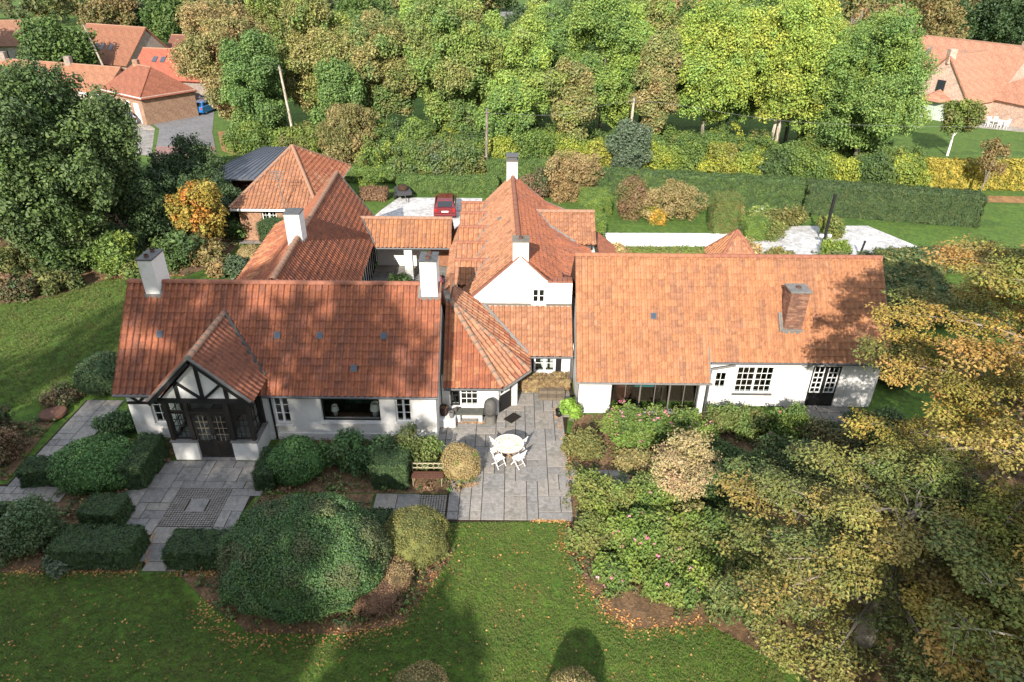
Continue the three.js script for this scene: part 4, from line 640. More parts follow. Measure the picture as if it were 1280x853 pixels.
// soil of the beds
const bed = (name, poly) => { struct(name, ground2(poly, 0.0), MAT.soil).userData.outline = poly; };
bed('flower_bed', [[2.1, -18.7], [2.0, -17.3], [2.9, -14.8], [3.8, -14.1], [6.3, -14.3], [8, -13], [12, -10], [22, -8], [22, -25.2], [12.5, -24.9], [9, -26.1], [8.7, -25.5], [3.0, -25.4], [2.55, -24], [2.3, -21.7]]);
bed('flower_bed', [[-10.0, -21.8], [-9.95, -23.4], [-3.2, -23.4], [-3.2, -22.3], [-2.4, -21.9], [-1.3, -21.4], [-1.3, -20.5], [-2.4, -20.15], [-9.6, -20.15]]); bed('flower_bed', [[-10.0, -18.0], [-9.6, -20.0], [-5.3, -20.1], [-5.3, -18.6], [-2.4, -18.5], [-2.0, -17.0], [-3.4, -14.2], [-5.2, -13.85], [-8.0, -13.85], [-9.8, -15.0], [-11.3, -16.2]]);
bed('flower_bed', [[-12.6, -16.2], [-13.2, -17.9], [-15.0, -19.5], [-14.0, -21.9], [-14.0, -23.4], [-17.9, -23.4], [-17.4, -19.4], [-24, -19.4], [-24, -16.0]]); bed('flower_bed', [[-24, -20.6], [-19.9, -20.7], [-20.3, -24.6], [-24, -24.2]]);
bed('shrub_border', [[-34, -36.5], [-29.7, -35.9], [-27.5, -36.9], [-25.7, -39.2], [-23, -40.2], [-21, -39.9], [-19.4, -42], [-19.3, -46], [-22, -52], [-50, -56], [-60, -40]]);
struct('driveway', ground2([[-11.5, -48.5], [-2.6, -48.5], [-2.6, -56], [-9.6, -56], [-10.5, -53]], 0.0), gravelMat);
struct('garden_path', ground2([[6.8, -45.6], [15.0, -45.7], [16.2, -48.35], [6.8, -48.2]], 0.0), std({ map: T.gravel, color: lin(1.75, 1.74, 1.7), roughness: 1 }));
struct('gravel_drive', ground2([[17, -49.9], [27.2, -50.2], [29.4, -45.0], [27.5, -43.2], [24, -42.6], [18, -42.5], [16.5, -47]], 0.0), gravelMat);
struct('road', ground2([[-47, -88], [-40.3, -79.6], [-35.5, -67.8], [-34.5, -65], [-28.5, -64.5], [-30.2, -69.9], [-33.8, -78.3], [-38, -90], [-44, -110], [-62, -135], [-95, -150], [-95, -144], [-64, -128], [-48, -108], [-41, -92]], 0.0), std({ map: T.asphalt, color: lin(1.5, 1.45, 1.4), roughness: 0.95 }));
struct('forecourt', ground2([[-53, -86.5], [-47.6, -88.2], [-40.9, -79.8], [-36.0, -68.2], [-40.5, -69.5], [-47.5, -79]], 0.0), std({ map: T.gravel, color: lin(0.55, 0.52, 0.5), roughness: 1 }));
struct('road_brick', ground2([[-37.2, -71.9], [-35.5, -67.8], [-34.5, -65], [-28.5, -64.5], [-30.2, -69.9], [-31.2, -72.2]], 0.004), std({ map: T.brick, color: lin(0.34, 0.2, 0.18), roughness: 0.95 }));
struct('pavement', ground2([[-52, -91], [-40.6, -79.2], [-41.4, -79.0], [-53, -89.6]], 0.1, 0.12), std({ map: T.gravel, color: lin(0.7, 0.62, 0.55) }));
struct('verge', ground2([[-29.8, -70.4], [-26, -67], [-22, -66], [-22, -72], [-30, -79], [-33.3, -78.6]], 0.0), std({ map: T.soil, color: lin(1.9, 1.75, 1.3) }));
struct('field_path', ground2([[-21, -66.2], [-12, -64.2], [-9, -62.9], [-9, -62.2], [-13, -63], [-22, -65.2]], 0.0), std({ map: T.soil, color: lin(1.7, 1.4, 1.0) }));
struct('field_path', ground2([[30, -58.4], [48, -57.5], [48, -55.5], [30, -56.9]], 0.0), std({ map: T.soil, color: lin(1.8, 1.6, 1.2) }));

// ---------- patio furniture ----------
{
  const t = thing('patio_table', 'round garden table with a leaf-patterned cream mosaic top', 'table', [-0.1, 0.03, -22.3]);
  const cv = document.createElement('canvas'); cv.width = cv.height = 256; const c = cv.getContext('2d'), r = rngOf(5); c.fillStyle = '#e6e2d6'; c.fillRect(0, 0, 256, 256);
  for (let i = 0; i < 330; i++) { const a = r() * 6.28, d = rr(r, 0.42, 0.95) * 124; c.fillStyle = ['#6f8f3c', '#8aa63f', '#c9a13a', '#b6c05a', '#4f7d5a', '#d6c98f', '#7fa3b0', '#b5794a'][Math.floor(r() * 8)]; c.save(); c.translate(128 + Math.cos(a) * d, 128 + Math.sin(a) * d); c.rotate(r() * 6.28); c.beginPath(); c.ellipse(0, 0, 5.5, 2.6, 0, 0, 6.3); c.fill(); c.restore(); }
  for (let i = 0; i < 60; i++) { const a = r() * 6.28, d = r() * 20; c.fillStyle = ['#e9e4d4', '#d9cfae', '#cfd7d2'][i % 3]; c.beginPath(); c.arc(128 + Math.cos(a) * d, 128 + Math.sin(a) * d, 4, 0, 6.3); c.fill(); }
  const tx = new THREE.CanvasTexture(cv); tx.colorSpace = THREE.SRGBColorSpace;
  const top = mesh('tabletop', new THREE.CylinderGeometry(0.62, 0.62, 0.035, 40).translate(0, 0.735, 0), [std({ color: lin(0.5, 0.42, 0.3) }), std({ map: tx, roughness: 0.45 }), std({ color: lin(0.4, 0.35, 0.28) })], t);
  mesh('rim', new THREE.TorusGeometry(0.62, 0.017, 6, 40).rotateX(Math.PI / 2).translate(0, 0.735, 0), std({ color: lin(0.35, 0.22, 0.12), roughness: 0.5 }), t);
  mesh('pedestal', rod(V(0, 0.02, 0), V(0, 0.72, 0), 0.05, 0.045, 10), std({ color: lin(0.3, 0.2, 0.12) }), t);
  for (let i = 0; i < 3; i++) { const a = i * 2.094 + 0.6; mesh('foot', limb([V(0, 0.2, 0), V(Math.cos(a) * 0.15, 0.1, Math.sin(a) * 0.15), V(Math.cos(a) * 0.36, 0.015, Math.sin(a) * 0.36)], 0.025, 0.018, 6), std({ color: lin(0.3, 0.2, 0.12) }), t); }
  // folding chairs: front of the seat towards +z of the chair
  const wm = std({ color: lin(0.80, 0.79, 0.76), roughness: 0.5 });
  const proto = thing('folding_chair', 'white slatted folding chair drawn up to the round mosaic table', 'chair', [0, 0, 0], 0, 'white folding chairs around the patio table');
  for (let i = 0; i < 5; i++) mesh('seat_slat', bx(-0.2, 0.2, 0.445, 0.462, -0.2 + i * 0.082, -0.128 + i * 0.082, 0.005), wm, proto);
  for (let i = 0; i < 3; i++) { const m = mesh('back_slat', bx(-0.2, 0.2, 0.60 + i * 0.1, 0.68 + i * 0.1, -0.012, 0.008, 0.005), wm, proto); m.position.set(0, 0, -0.235 - i * 0.022); m.rotation.x = -0.0; }
  for (const s of [-1, 1]) { mesh('leg', bar(V(s * 0.215, 0.0, 0.24), V(s * 0.215, 0.90, -0.3), 0.024, 0.04), wm, proto); mesh('leg', bar(V(s * 0.185, 0.0, -0.26), V(s * 0.185, 0.45, 0.2), 0.024, 0.04), wm, proto); }
  mesh('stretcher', rod(V(-0.21, 0.12, 0.168), V(0.21, 0.12, 0.168), 0.012), wm, proto); mesh('stretcher', rod(V(-0.18, 0.12, -0.14), V(0.18, 0.12, -0.14), 0.012), wm, proto);
  [[0.40, 0.47, -2.4], [-0.40, 0.48, 2.4], [0.46, -0.40, -0.85], [-0.46, -0.38, 0.85]].forEach(([dx, dz, a], i) => { const o = i ? proto.clone() : proto; if (i) { o.name = numbered('folding_chair'); scene.add(o); } o.position.set(-0.1 + dx, 0.03, -22.3 + dz); o.rotation.y = a; o.scale.setScalar(0.92); });
}
{ // stone bench against the patio room
  const b = thing('stone_bench', 'grey stone bench slab on white blocks under the patio window', 'bench', [-1.75, 0.03, -24.9]); mesh('seat', bx(-0.72, 0.5, 0.40, 0.48, -0.24, 0.24, 0.02), std({ color: lin(0.28, 0.30, 0.27), map: T.stone }), b); for (const x of [-0.6, 0.38]) mesh('support', bx(x - 0.08, x + 0.08, 0, 0.4, -0.18, 0.18, 0.01), MAT.white, b); mesh('back_panel', bx(-0.52, 0.3, 0.0, 0.38, -0.2, -0.12), MAT.white, b);
}
{ const p = thing('white_trough', 'low white masonry block with pots standing beside the house corner', 'planter', [-2.75, 0.03, -24.6]); mesh('block', bx(-0.42, 0.3, 0, 0.42, -0.4, 0.3, 0.02), MAT.white, p);
  const pot = (name, label, x, z, r0, h, col, y = 0.45) => { const o = thing(name, label, 'pot', [x, y, z]); mesh('body', new THREE.LatheGeometry([[0, 0], [r0 * 0.7, 0], [r0, h * 0.5], [r0 * 0.92, h * 0.9], [r0, h], [r0 * 0.86, h], [r0 * 0.78, h * 0.85], [0, h * 0.8]].map(([a, b]) => new THREE.Vector2(a, b)), 18), std({ color: lin(...col), map: T.stone, roughness: 0.8 }), o); mesh('soil', new THREE.CylinderGeometry(r0 * 0.8, r0 * 0.8, 0.02, 16).translate(0, h * 0.84, 0), MAT.soil, o); return o; };
  pot('brown_pot', 'wide brown terracotta pot on the white block', -2.98, -24.72, 0.21, 0.42, [0.12, 0.06, 0.05]); pot('zinc_can', 'small pale zinc can on the white block', -2.62, -24.5, 0.11, 0.3, [0.45, 0.47, 0.5]); pot('zinc_can', 'second smaller zinc can behind the pale can', -2.5, -24.8, 0.1, 0.26, [0.34, 0.35, 0.37]); }
{ const u = thing('grey_urn', 'tall grey rounded oil jar on a pedestal beside the black door', 'urn', [-0.93, 0.03, -24.75]); const m = std({ color: lin(0.26, 0.26, 0.25), map: T.stone, roughness: 0.7 });
  mesh('jar', new THREE.LatheGeometry([[0, 0.42], [0.2, 0.42], [0.27, 0.6], [0.29, 0.85], [0.25, 1.08], [0.15, 1.2], [0, 1.22]].map(([a, b]) => new THREE.Vector2(a, b)), 22), m, u); mesh('pedestal', new THREE.CylinderGeometry(0.2, 0.26, 0.4, 18).translate(0, 0.2, 0), std({ color: lin(0.4, 0.39, 0.36), map: T.stone }), u); mesh('collar', new THREE.TorusGeometry(0.21, 0.03, 6, 20).rotateX(Math.PI / 2).translate(0, 0.42, 0), m, u); }
single('door_mat', bx(-0.34, 0.34, 0, 0.02, -0.24, 0.24, 0.006).rotateY(0.85).translate(0.05, 0.04, -25.05), std({ color: lin(0.09, 0.085, 0.08), map: T.soil, roughness: 1 }), 'dark grey door mat in front of the angled black door', 'mat');
{ // steps to the recessed link
  const s = thing('garden_steps', 'two broad stone steps in front of the dry clipped hedge', 'steps', [1.9, 0.03, -26.75]); const sm = std({ color: lin(0.46, 0.38, 0.28), map: T.stone }); for (let k = 0; k < 2; k++) for (let i = 0; i < 3; i++) mesh('tread', bx(-0.62 + i * 0.415, -0.212 + i * 0.415, k * 0.15, 0.15 + k * 0.15, -0.4, 0.3 - k * 0.33, 0.012), sm, s);
}
{ // iron bench with scrolled back
  const b = thing('iron_bench', 'rust-brown garden bench with a pale scrolled iron back', 'bench', [-3.27, 0.0, -20.75]); const rm = std({ color: lin(0.22, 0.09, 0.055), map: T.wood, roughness: 0.6 }), im = std({ color: lin(0.42, 0.37, 0.24), roughness: 0.5, metalness: 0.2 });
  for (let i = 0; i < 4; i++) mesh('seat_slat', bx(-0.62, 0.62, 0.40, 0.43, -0.2 + i * 0.105, -0.108 + i * 0.105, 0.006), rm, b); for (const [x, z] of [[-0.56, -0.15], [0.56, -0.15], [-0.56, 0.17], [0.56, 0.17]]) mesh('leg', rod(V(x, 0, z * 1.1), V(x, 0.4, z), 0.018), im, b);
  for (let i = 0; i < 6; i++) mesh('back_scroll', new THREE.TorusGeometry(0.105, 0.014, 6, 18).translate(-0.52 + i * 0.208, 0.68, -0.24), im, b); mesh('back_rail', rod(V(-0.62, 0.56, -0.24), V(0.62, 0.56, -0.24), 0.015), im, b); mesh('back_rail', rod(V(-0.62, 0.8, -0.24), V(0.62, 0.8, -0.24), 0.015), im, b); for (const s of [-0.62, 0.62]) mesh('back_post', rod(V(s, 0.42, -0.22), V(s, 0.82, -0.24), 0.016), im, b);
}
{ const o = thing('stone_disc', 'round reddish millstone lying on the side path', 'millstone', [-20.55, 0.03, -25.0]); mesh('disc', new THREE.LatheGeometry([[0, 0.0], [0.55, 0], [0.58, 0.05], [0.56, 0.16], [0.52, 0.18], [0, 0.19]].map(([a, b]) => new THREE.Vector2(a, b)), 26), std({ color: lin(0.36, 0.17, 0.11), map: T.stone, bumpMap: T.bump, bumpScale: 0.02 }), o); mesh('eye', new THREE.CylinderGeometry(0.07, 0.07, 0.02, 12).translate(0, 0.195, 0), std({ color: lin(0.2, 0.1, 0.07) }), o); }
single('black_bucket', new THREE.LatheGeometry([[0, 0], [0.13, 0], [0.17, 0.3], [0.155, 0.3], [0.12, 0.03], [0, 0.03]].map(([a, b]) => new THREE.Vector2(a, b)), 16).translate(2.15, 0.03, -25.3), MAT.black, 'small black bucket standing beside the bright green climber', 'bucket');
// things inside the big window and the studio
{ const lamp = (x, z, s, label) => { const o = thing('table_lamp', label, 'lamp', [x, 0.78, z]); mesh('lamp_base', new THREE.LatheGeometry([[0, 0], [0.1, 0], [0.12, 0.14], [0.03, 0.28], [0.02, 0.34]].map(([a, b]) => new THREE.Vector2(a * s, b * s)), 14), std({ color: lin(0.4, 0.38, 0.34) }), o); mesh('lamp_shade', new THREE.CylinderGeometry(0.14 * s, 0.2 * s, 0.28 * s, 18, 1, true).translate(0, 0.46 * s, 0), std({ color: lin(0.78, 0.74, 0.66), side: THREE.DoubleSide }), o); };
  const t = thing('window_sideboard', 'dark wooden sideboard behind the wide window', 'sideboard', [-6.7, 0.12, -24.15]); mesh('body', bx(-1.15, 1.1, 0.06, 0.62, -0.2, 0.2, 0.01), std({ color: lin(0.16, 0.07, 0.035), map: T.wood }), t); mesh('top', bx(-1.18, 1.13, 0.621, 0.66, -0.22, 0.22, 0.01), std({ color: lin(0.2, 0.09, 0.045), map: T.wood }), t); for (const x of [-1.1, 1.05]) mesh('leg', bx(x - 0.03, x + 0.03, 0, 0.06, -0.18, 0.18), MAT.darkWood, t);
  lamp(-5.85, -24.1, 1.15, 'white shaded table lamp at the patio end of the wide window'); lamp(-7.6, -24.15, 0.85, 'small pale table lamp at the porch end of the wide window');
  const s = thing('green_sofa', 'dark green sofa in the room behind the wide window', 'sofa', [-6.5, 0.12, -26.2]); const fm = std({ color: lin(0.02, 0.05, 0.035), roughness: 0.95 }); mesh('seat', bx(-0.9, 0.9, 0.1, 0.45, -0.35, 0.4, 0.06), fm, s); mesh('backrest', bx(-0.9, 0.9, 0.3, 0.85, -0.5, -0.33, 0.06), fm, s); for (const q of [-1, 1]) mesh('arm', bx(q * 0.99 - 0.09, q * 0.99 + 0.09, 0.1, 0.62, -0.45, 0.4, 0.05), fm, s); for (const q of [-0.85, 0.85]) mesh('foot', bx(q - 0.04, q + 0.04, 0, 0.1, -0.3, 0.3), MAT.darkWood, s);
  const w = thing('work_table', 'work table under a teal cloth in the glazed studio', 'table', [6.2, 0.08, -26.9]); mesh('tabletop', bx(-0.9, 0.9, 0.70, 0.75, -0.4, 0.4, 0.01), MAT.floorIn, w); for (const [a, b] of [[-0.82, -0.33], [0.82, -0.33], [-0.82, 0.33], [0.82, 0.33]]) mesh('leg', bx(a - 0.03, a + 0.03, 0, 0.7, b - 0.03, b + 0.03), MAT.floorIn, w); mesh('cloth', bx(-0.5, 0.45, 0.751, 0.775, -0.415, 0.415, 0.008), std({ color: lin(0.03, 0.22, 0.22), roughness: 0.9 }), w);
  const c = thing('studio_armchair', 'round brown armchair in the glazed studio', 'chair', [5.2, 0.08, -26.6]); mesh('seat', new THREE.CylinderGeometry(0.34, 0.3, 0.3, 18).translate(0, 0.25, 0), std({ color: lin(0.09, 0.035, 0.02) }), c); mesh('backrest', new THREE.CylinderGeometry(0.4, 0.36, 0.55, 18, 1, true, Math.PI * 0.55, Math.PI * 0.9).translate(0, 0.6, 0), std({ color: lin(0.09, 0.035, 0.02), side: THREE.DoubleSide }), c); mesh('base', new THREE.CylinderGeometry(0.2, 0.25, 0.1, 16).translate(0, 0.05, 0), MAT.darkWood, c);
}
// ---------- red car and the cars in the lane ----------
function car(label, [x, y, z], turn, col, group) {
  const o = thing('parked_car', label, 'car', [x, y, z], turn, group); const paint = new THREE.MeshPhysicalMaterial({ color: lin(...col), roughness: 0.35, metalness: 0.3, clearcoat: 1, clearcoatRoughness: 0.08 });
  // side outline along z (rear at +z, nose at -z), extruded across x then pinched at the roof
  const loft = (pts, w0, w1, y0, y1) => { const s = new THREE.Shape(pts.map(([a, b]) => new THREE.Vector2(a, b))), g = new THREE.ExtrudeGeometry(s, { depth: 1, steps: 1, bevelEnabled: true, bevelSize: 0.05, bevelThickness: 0.06, bevelSegments: 3, curveSegments: 10 }); g.translate(0, 0, -0.5); g.rotateY(-Math.PI / 2); const p = g.attributes.position; for (let i = 0; i < p.count; i++) { const t = clamp((p.getY(i) - y0) / (y1 - y0), 0, 1); p.setX(i, p.getX(i) * lerp(w0, w1, t)); } g.computeVertexNormals(); return g; };
  mesh('body', loft([[-1.95, 0.32], [-1.98, 0.6], [-1.85, 0.74], [-0.95, 0.9], [-0.9, 0.92], [1.75, 0.96], [1.9, 0.9], [1.97, 0.6], [1.93, 0.32], [1.6, 0.26], [-1.6, 0.26]], 1.56, 1.5, 0.4, 0.95), paint, o);
  mesh('cabin', loft([[-1.0, 0.93], [-0.35, 1.36], [0.1, 1.44], [1.1, 1.43], [1.45, 1.36], [1.78, 0.95]], 1.4, 1.08, 0.95, 1.42), paint, o);
  const gl = MAT.darkGlass; mesh('rear_window', bar(V(0, 1.0, 1.82), V(0, 1.36, 1.55), 1.12, 0.03), gl, o); mesh('windscreen', bar(V(0, 0.99, -0.98), V(0, 1.35, -0.42), 1.14, 0.03), gl, o);
  for (const s of [-1, 1]) { const wq = new THREE.Shape([[-0.72, 1.02], [-0.28, 1.33], [1.3, 1.33], [1.5, 1.02]].map(([a, b]) => new THREE.Vector2(a, b))); const g = new THREE.ExtrudeGeometry(wq, { depth: 0.02, bevelEnabled: false }).rotateY(-Math.PI / 2); const p = g.attributes.position; for (let i = 0; i < p.count; i++) p.setX(i, s * (lerp(0.765, 0.675, clamp((p.getY(i) - 1.0) / 0.35, 0, 1)) + Math.abs(p.getX(i)) * 0.6)); g.computeVertexNormals(); mesh('side_window', g, gl, o);
    mesh('tail_light', bx(s * 0.7 - 0.09, s * 0.7 + 0.09, 0.66, 0.92, 1.96, 2.04, 0.03), std({ color: lin(0.45, 0.02, 0.02), roughness: 0.2 }), o); mesh('headlight', bx(s * 0.62 - 0.14, s * 0.62 + 0.14, 0.58, 0.72, -2.06, -1.97, 0.03), std({ color: lin(0.7, 0.7, 0.72), roughness: 0.15 }), o); mesh('mirror', bx(s * 0.93 - 0.07, s * 0.93 + 0.07, 0.97, 1.08, -0.7, -0.58, 0.03), paint, o);
    for (const wz of [-1.25, 1.28]) { const wh = mesh('wheel', new THREE.CylinderGeometry(0.31, 0.31, 0.2, 20).rotateZ(Math.PI / 2).translate(s * 0.74, 0.31, wz), std({ color: lin(0.02, 0.02, 0.02) }), o); mesh('rim', new THREE.CylinderGeometry(0.2, 0.2, 0.02, 14).rotateZ(Math.PI / 2).translate(s * 0.848, 0.31, wz), std({ color: lin(0.5, 0.5, 0.52), metalness: 0.7, roughness: 0.3 }), wh); } }
  mesh('bumper', bx(-0.8, 0.8, 0.34, 0.52, 1.98, 2.07, 0.04), paint, o); mesh('number_plate', bx(-0.26, 0.26, 0.64, 0.75, 2.02, 2.045), MAT.whitePaint, o); return o;
}
car('dark red hatchback parked on the pale gravel behind the house', [-5.35, 0, -52.6], 0.06, [0.16, 0.008, 0.012]);
car('bright blue car parked in the lane behind the corner house', [-38.6, 0, -88.8], -0.15, [0.01, 0.18, 0.5], 'cars in the lane'); car('white car parked beyond the blue car in the lane', [-39.8, 0, -94.5], -0.2, [0.6, 0.6, 0.6], 'cars in the lane'); car('silver van-like car half hidden by the big tree beside the corner house', [-45.4, 0, -82.0], 0.75, [0.5, 0.52, 0.54], 'cars in the lane');
// ---------- poles, gate ----------
function pole(label, x, z, h, lean, mat = MAT.barkPale) { const o = thing('utility_pole', label, 'pole', [x, 0, z]); mesh('shaft', limb([V(0, -0.2, 0), V(lean * 0.5, h * 0.5, 0), V(lean, h, 0)], 0.16, 0.11, 8), mat, o); mesh('pole_cap', new THREE.CylinderGeometry(0.06, 0.13, 0.12, 8).translate(lean, h + 0.05, 0), MAT.lead, o); mesh('insulator', [rod(V(lean - 0.3, h - 0.3, 0.1), V(lean + 0.3, h - 0.3, 0.1), 0.03)], MAT.lead, o); return o; }
pole('leaning pale utility pole in front of the olive trees behind the carport', -22.0, -70, 8.2, -0.5); pole('slim brown utility pole rising from the laurel thicket', -2.5, -62, 6.0, 0.15, MAT.bark); pole('short pale utility pole behind the blue spruce', 10.6, -64.5, 6.6, 0.2); pole('tall pale lamp pole beside the stone gabled house', -57.8, -104, 8.4, -1.9);
single('overhead_wire', limb([V(-2.4, 5.7, -62), V(4, 5.35, -63.2), V(10.8, 6.3, -64.5), V(24, 5.6, -60), V(50, 6.4, -55)], 0.01, 0.01, 4, 40), std({ color: lin(0.2, 0.2, 0.2) }), 'thin overhead wire strung between the utility poles', 'wire');
{ const g = thing('gate_post', 'tall black gate post with two white lamps beside the gravel drive', 'gate post', [22.3, 0, -46.4]); mesh('post', bx(-0.085, 0.085, 0, 3.6, -0.085, 0.085, 0.015), MAT.black, g); mesh('post_cap', bx(-0.11, 0.11, 3.6, 3.66, -0.11, 0.11, 0.01), MAT.black, g); for (const s of [-1, 1]) mesh('lamp_box', bx(s * 0.28 - 0.13, s * 0.28 + 0.13, 0.55, 0.75, -0.05, 0.16, 0.02), MAT.whitePaint, g); mesh('bracket', bx(-0.3, 0.3, 0.5, 0.55, 0.0, 0.06), MAT.black, g);
  const b = thing('black_bollard', 'short leaning black post on the edge of the gravel drive', 'bollard', [23.95, 0, -44.2]); mesh('shaft', rod(V(0, 0, 0), V(0.12, 1.05, 0), 0.07, 0.07, 8), MAT.black, b); mesh('knob', new THREE.SphereGeometry(0.085, 10, 8).translate(0.12, 1.06, 0), MAT.black, b); }
{ // pyramid roofed garden pavilion behind the studio wing
  const o = thing('garden_pavilion', 'small garden pavilion with a pointed tile roof behind the studio wing', 'pavilion'), b = [], q = [[11.7, 2.5, -36.4], [14.3, 2.5, -36.4], [14.3, 2.5, -39.0], [11.7, 2.5, -39.0]], ap = [13.0, 4.2, -37.7]; const s = slope(o, [q[0], q[1], ap], 'pale', b, { seed: 200 }); slope(o, [q[1], q[2], ap], 'red', b, { seed: 201 }); slope(o, [q[2], q[3], ap], 'red', b, { seed: 202 }); slope(o, [q[3], q[0], ap], 'orange', b, { seed: 203 }); for (let i = 0; i < 4; i++) ridgeTiles(s.roof, up(ap, 0.05), up(q[i], 0.07), { seed: 210 + i, r: 0.11 }); layTiles(b, 0); for (const [x, z] of [[11.95, -36.65], [14.05, -36.65], [14.05, -38.75], [11.95, -38.75]]) mesh('post', bx(x - 0.08, x + 0.08, 0, 2.55, z - 0.08, z + 0.08), MAT.darkWood, o);
}
// ---------- houses beyond the trees ----------
const clayFar = (c) => std({ color: lin(c[0] * 0.8, c[1] * 0.76, c[2] * 0.72), map: T.brick, bumpMap: T.bump, bumpScale: 0.02, roughness: 0.85 });
// gabled volume: ridge along local x, base centred, with real wall, roof slabs, windows
function gabled(parent, { p, turn = 0, w, d, eave, ridge, wall, roof, ov = 0.25, hip = 0, name = 'roof' }) {
  const g = new THREE.Group(), add = (n, geo, m) => { const k = mesh(n, geo, m, parent); k.position.set(...p); k.rotation.y = turn; return k; };
  const out = [[-d / 2, 0], [d / 2, 0], [d / 2, eave], [0, hip ? eave + 0.01 : ridge - 0.12], [-d / 2, eave]], s = new THREE.Shape(out.map(([a, b]) => new THREE.Vector2(a, b)));
  add('wall', new THREE.ExtrudeGeometry(s, { depth: w, bevelEnabled: false }).translate(0, 0, -w / 2).rotateY(Math.PI / 2), wall);
  const D = d / 2 + ov, ye = eave - ov * (ridge - eave) / (d / 2), t = 0.16, L = w / 2 + ov, h = L - hip;
  const face = (pts) => { const a = V(...pts[0]), b = V(...pts[1]), c = V(...pts[2]), u = b.clone().sub(a).normalize(), n = u.clone().cross(c.clone().sub(a)).normalize(), v = n.clone().cross(u), q = pts.map((x) => { const e = V(...x).sub(a); return new THREE.Vector2(e.dot(u), e.dot(v)); }); return new THREE.ExtrudeGeometry(new THREE.Shape(q), { depth: t, bevelEnabled: false }).applyMatrix4(new THREE.Matrix4().makeBasis(u, v, n).setPosition(a)); };
  add(name, face([[-L, ye, D], [L, ye, D], [h, ridge, 0], [-h, ridge, 0]]), roof); add(name, face([[L, ye, -D], [-L, ye, -D], [-h, ridge, 0], [h, ridge, 0]]), roof);
  if (hip) { add(name, face([[L, ye, D], [L, ye, -D], [h, ridge, 0]]), roof); add(name, face([[-L, ye, -D], [-L, ye, D], [-h, ridge, 0]]), roof); }
  add('ridge_cap', rod(V(-h, ridge + t * 0.8, 0), V(h, ridge + t * 0.8, 0), 0.12, 0.12, 6), MAT.ridgePale);
  return { at: (x, y, z) => V(x, y, z).applyMatrix4(M4(p, [0, turn, 0])), dir: [Math.cos(turn), -Math.sin(turn)], side: [Math.sin(turn), Math.cos(turn)] };
}
const panel = (parent, H, name, x, y, z, w, h, mat, t = 0.06) => { const m = mesh(name, bx(-w / 2, w / 2, 0, h, 0, t), mat, parent); placeFacing(m, H.at(x, y, z).toArray(), ...H.dir); return m; };
const brickPink = std({ color: lin(0.66, 0.47, 0.38), map: T.brick, roughness: 0.95 }), brickBrown = std({ color: lin(0.40, 0.25, 0.17), map: T.brick, roughness: 0.95 }), stoneGrey = std({ color: lin(0.36, 0.30, 0.26), map: T.brick, roughness: 0.95 });
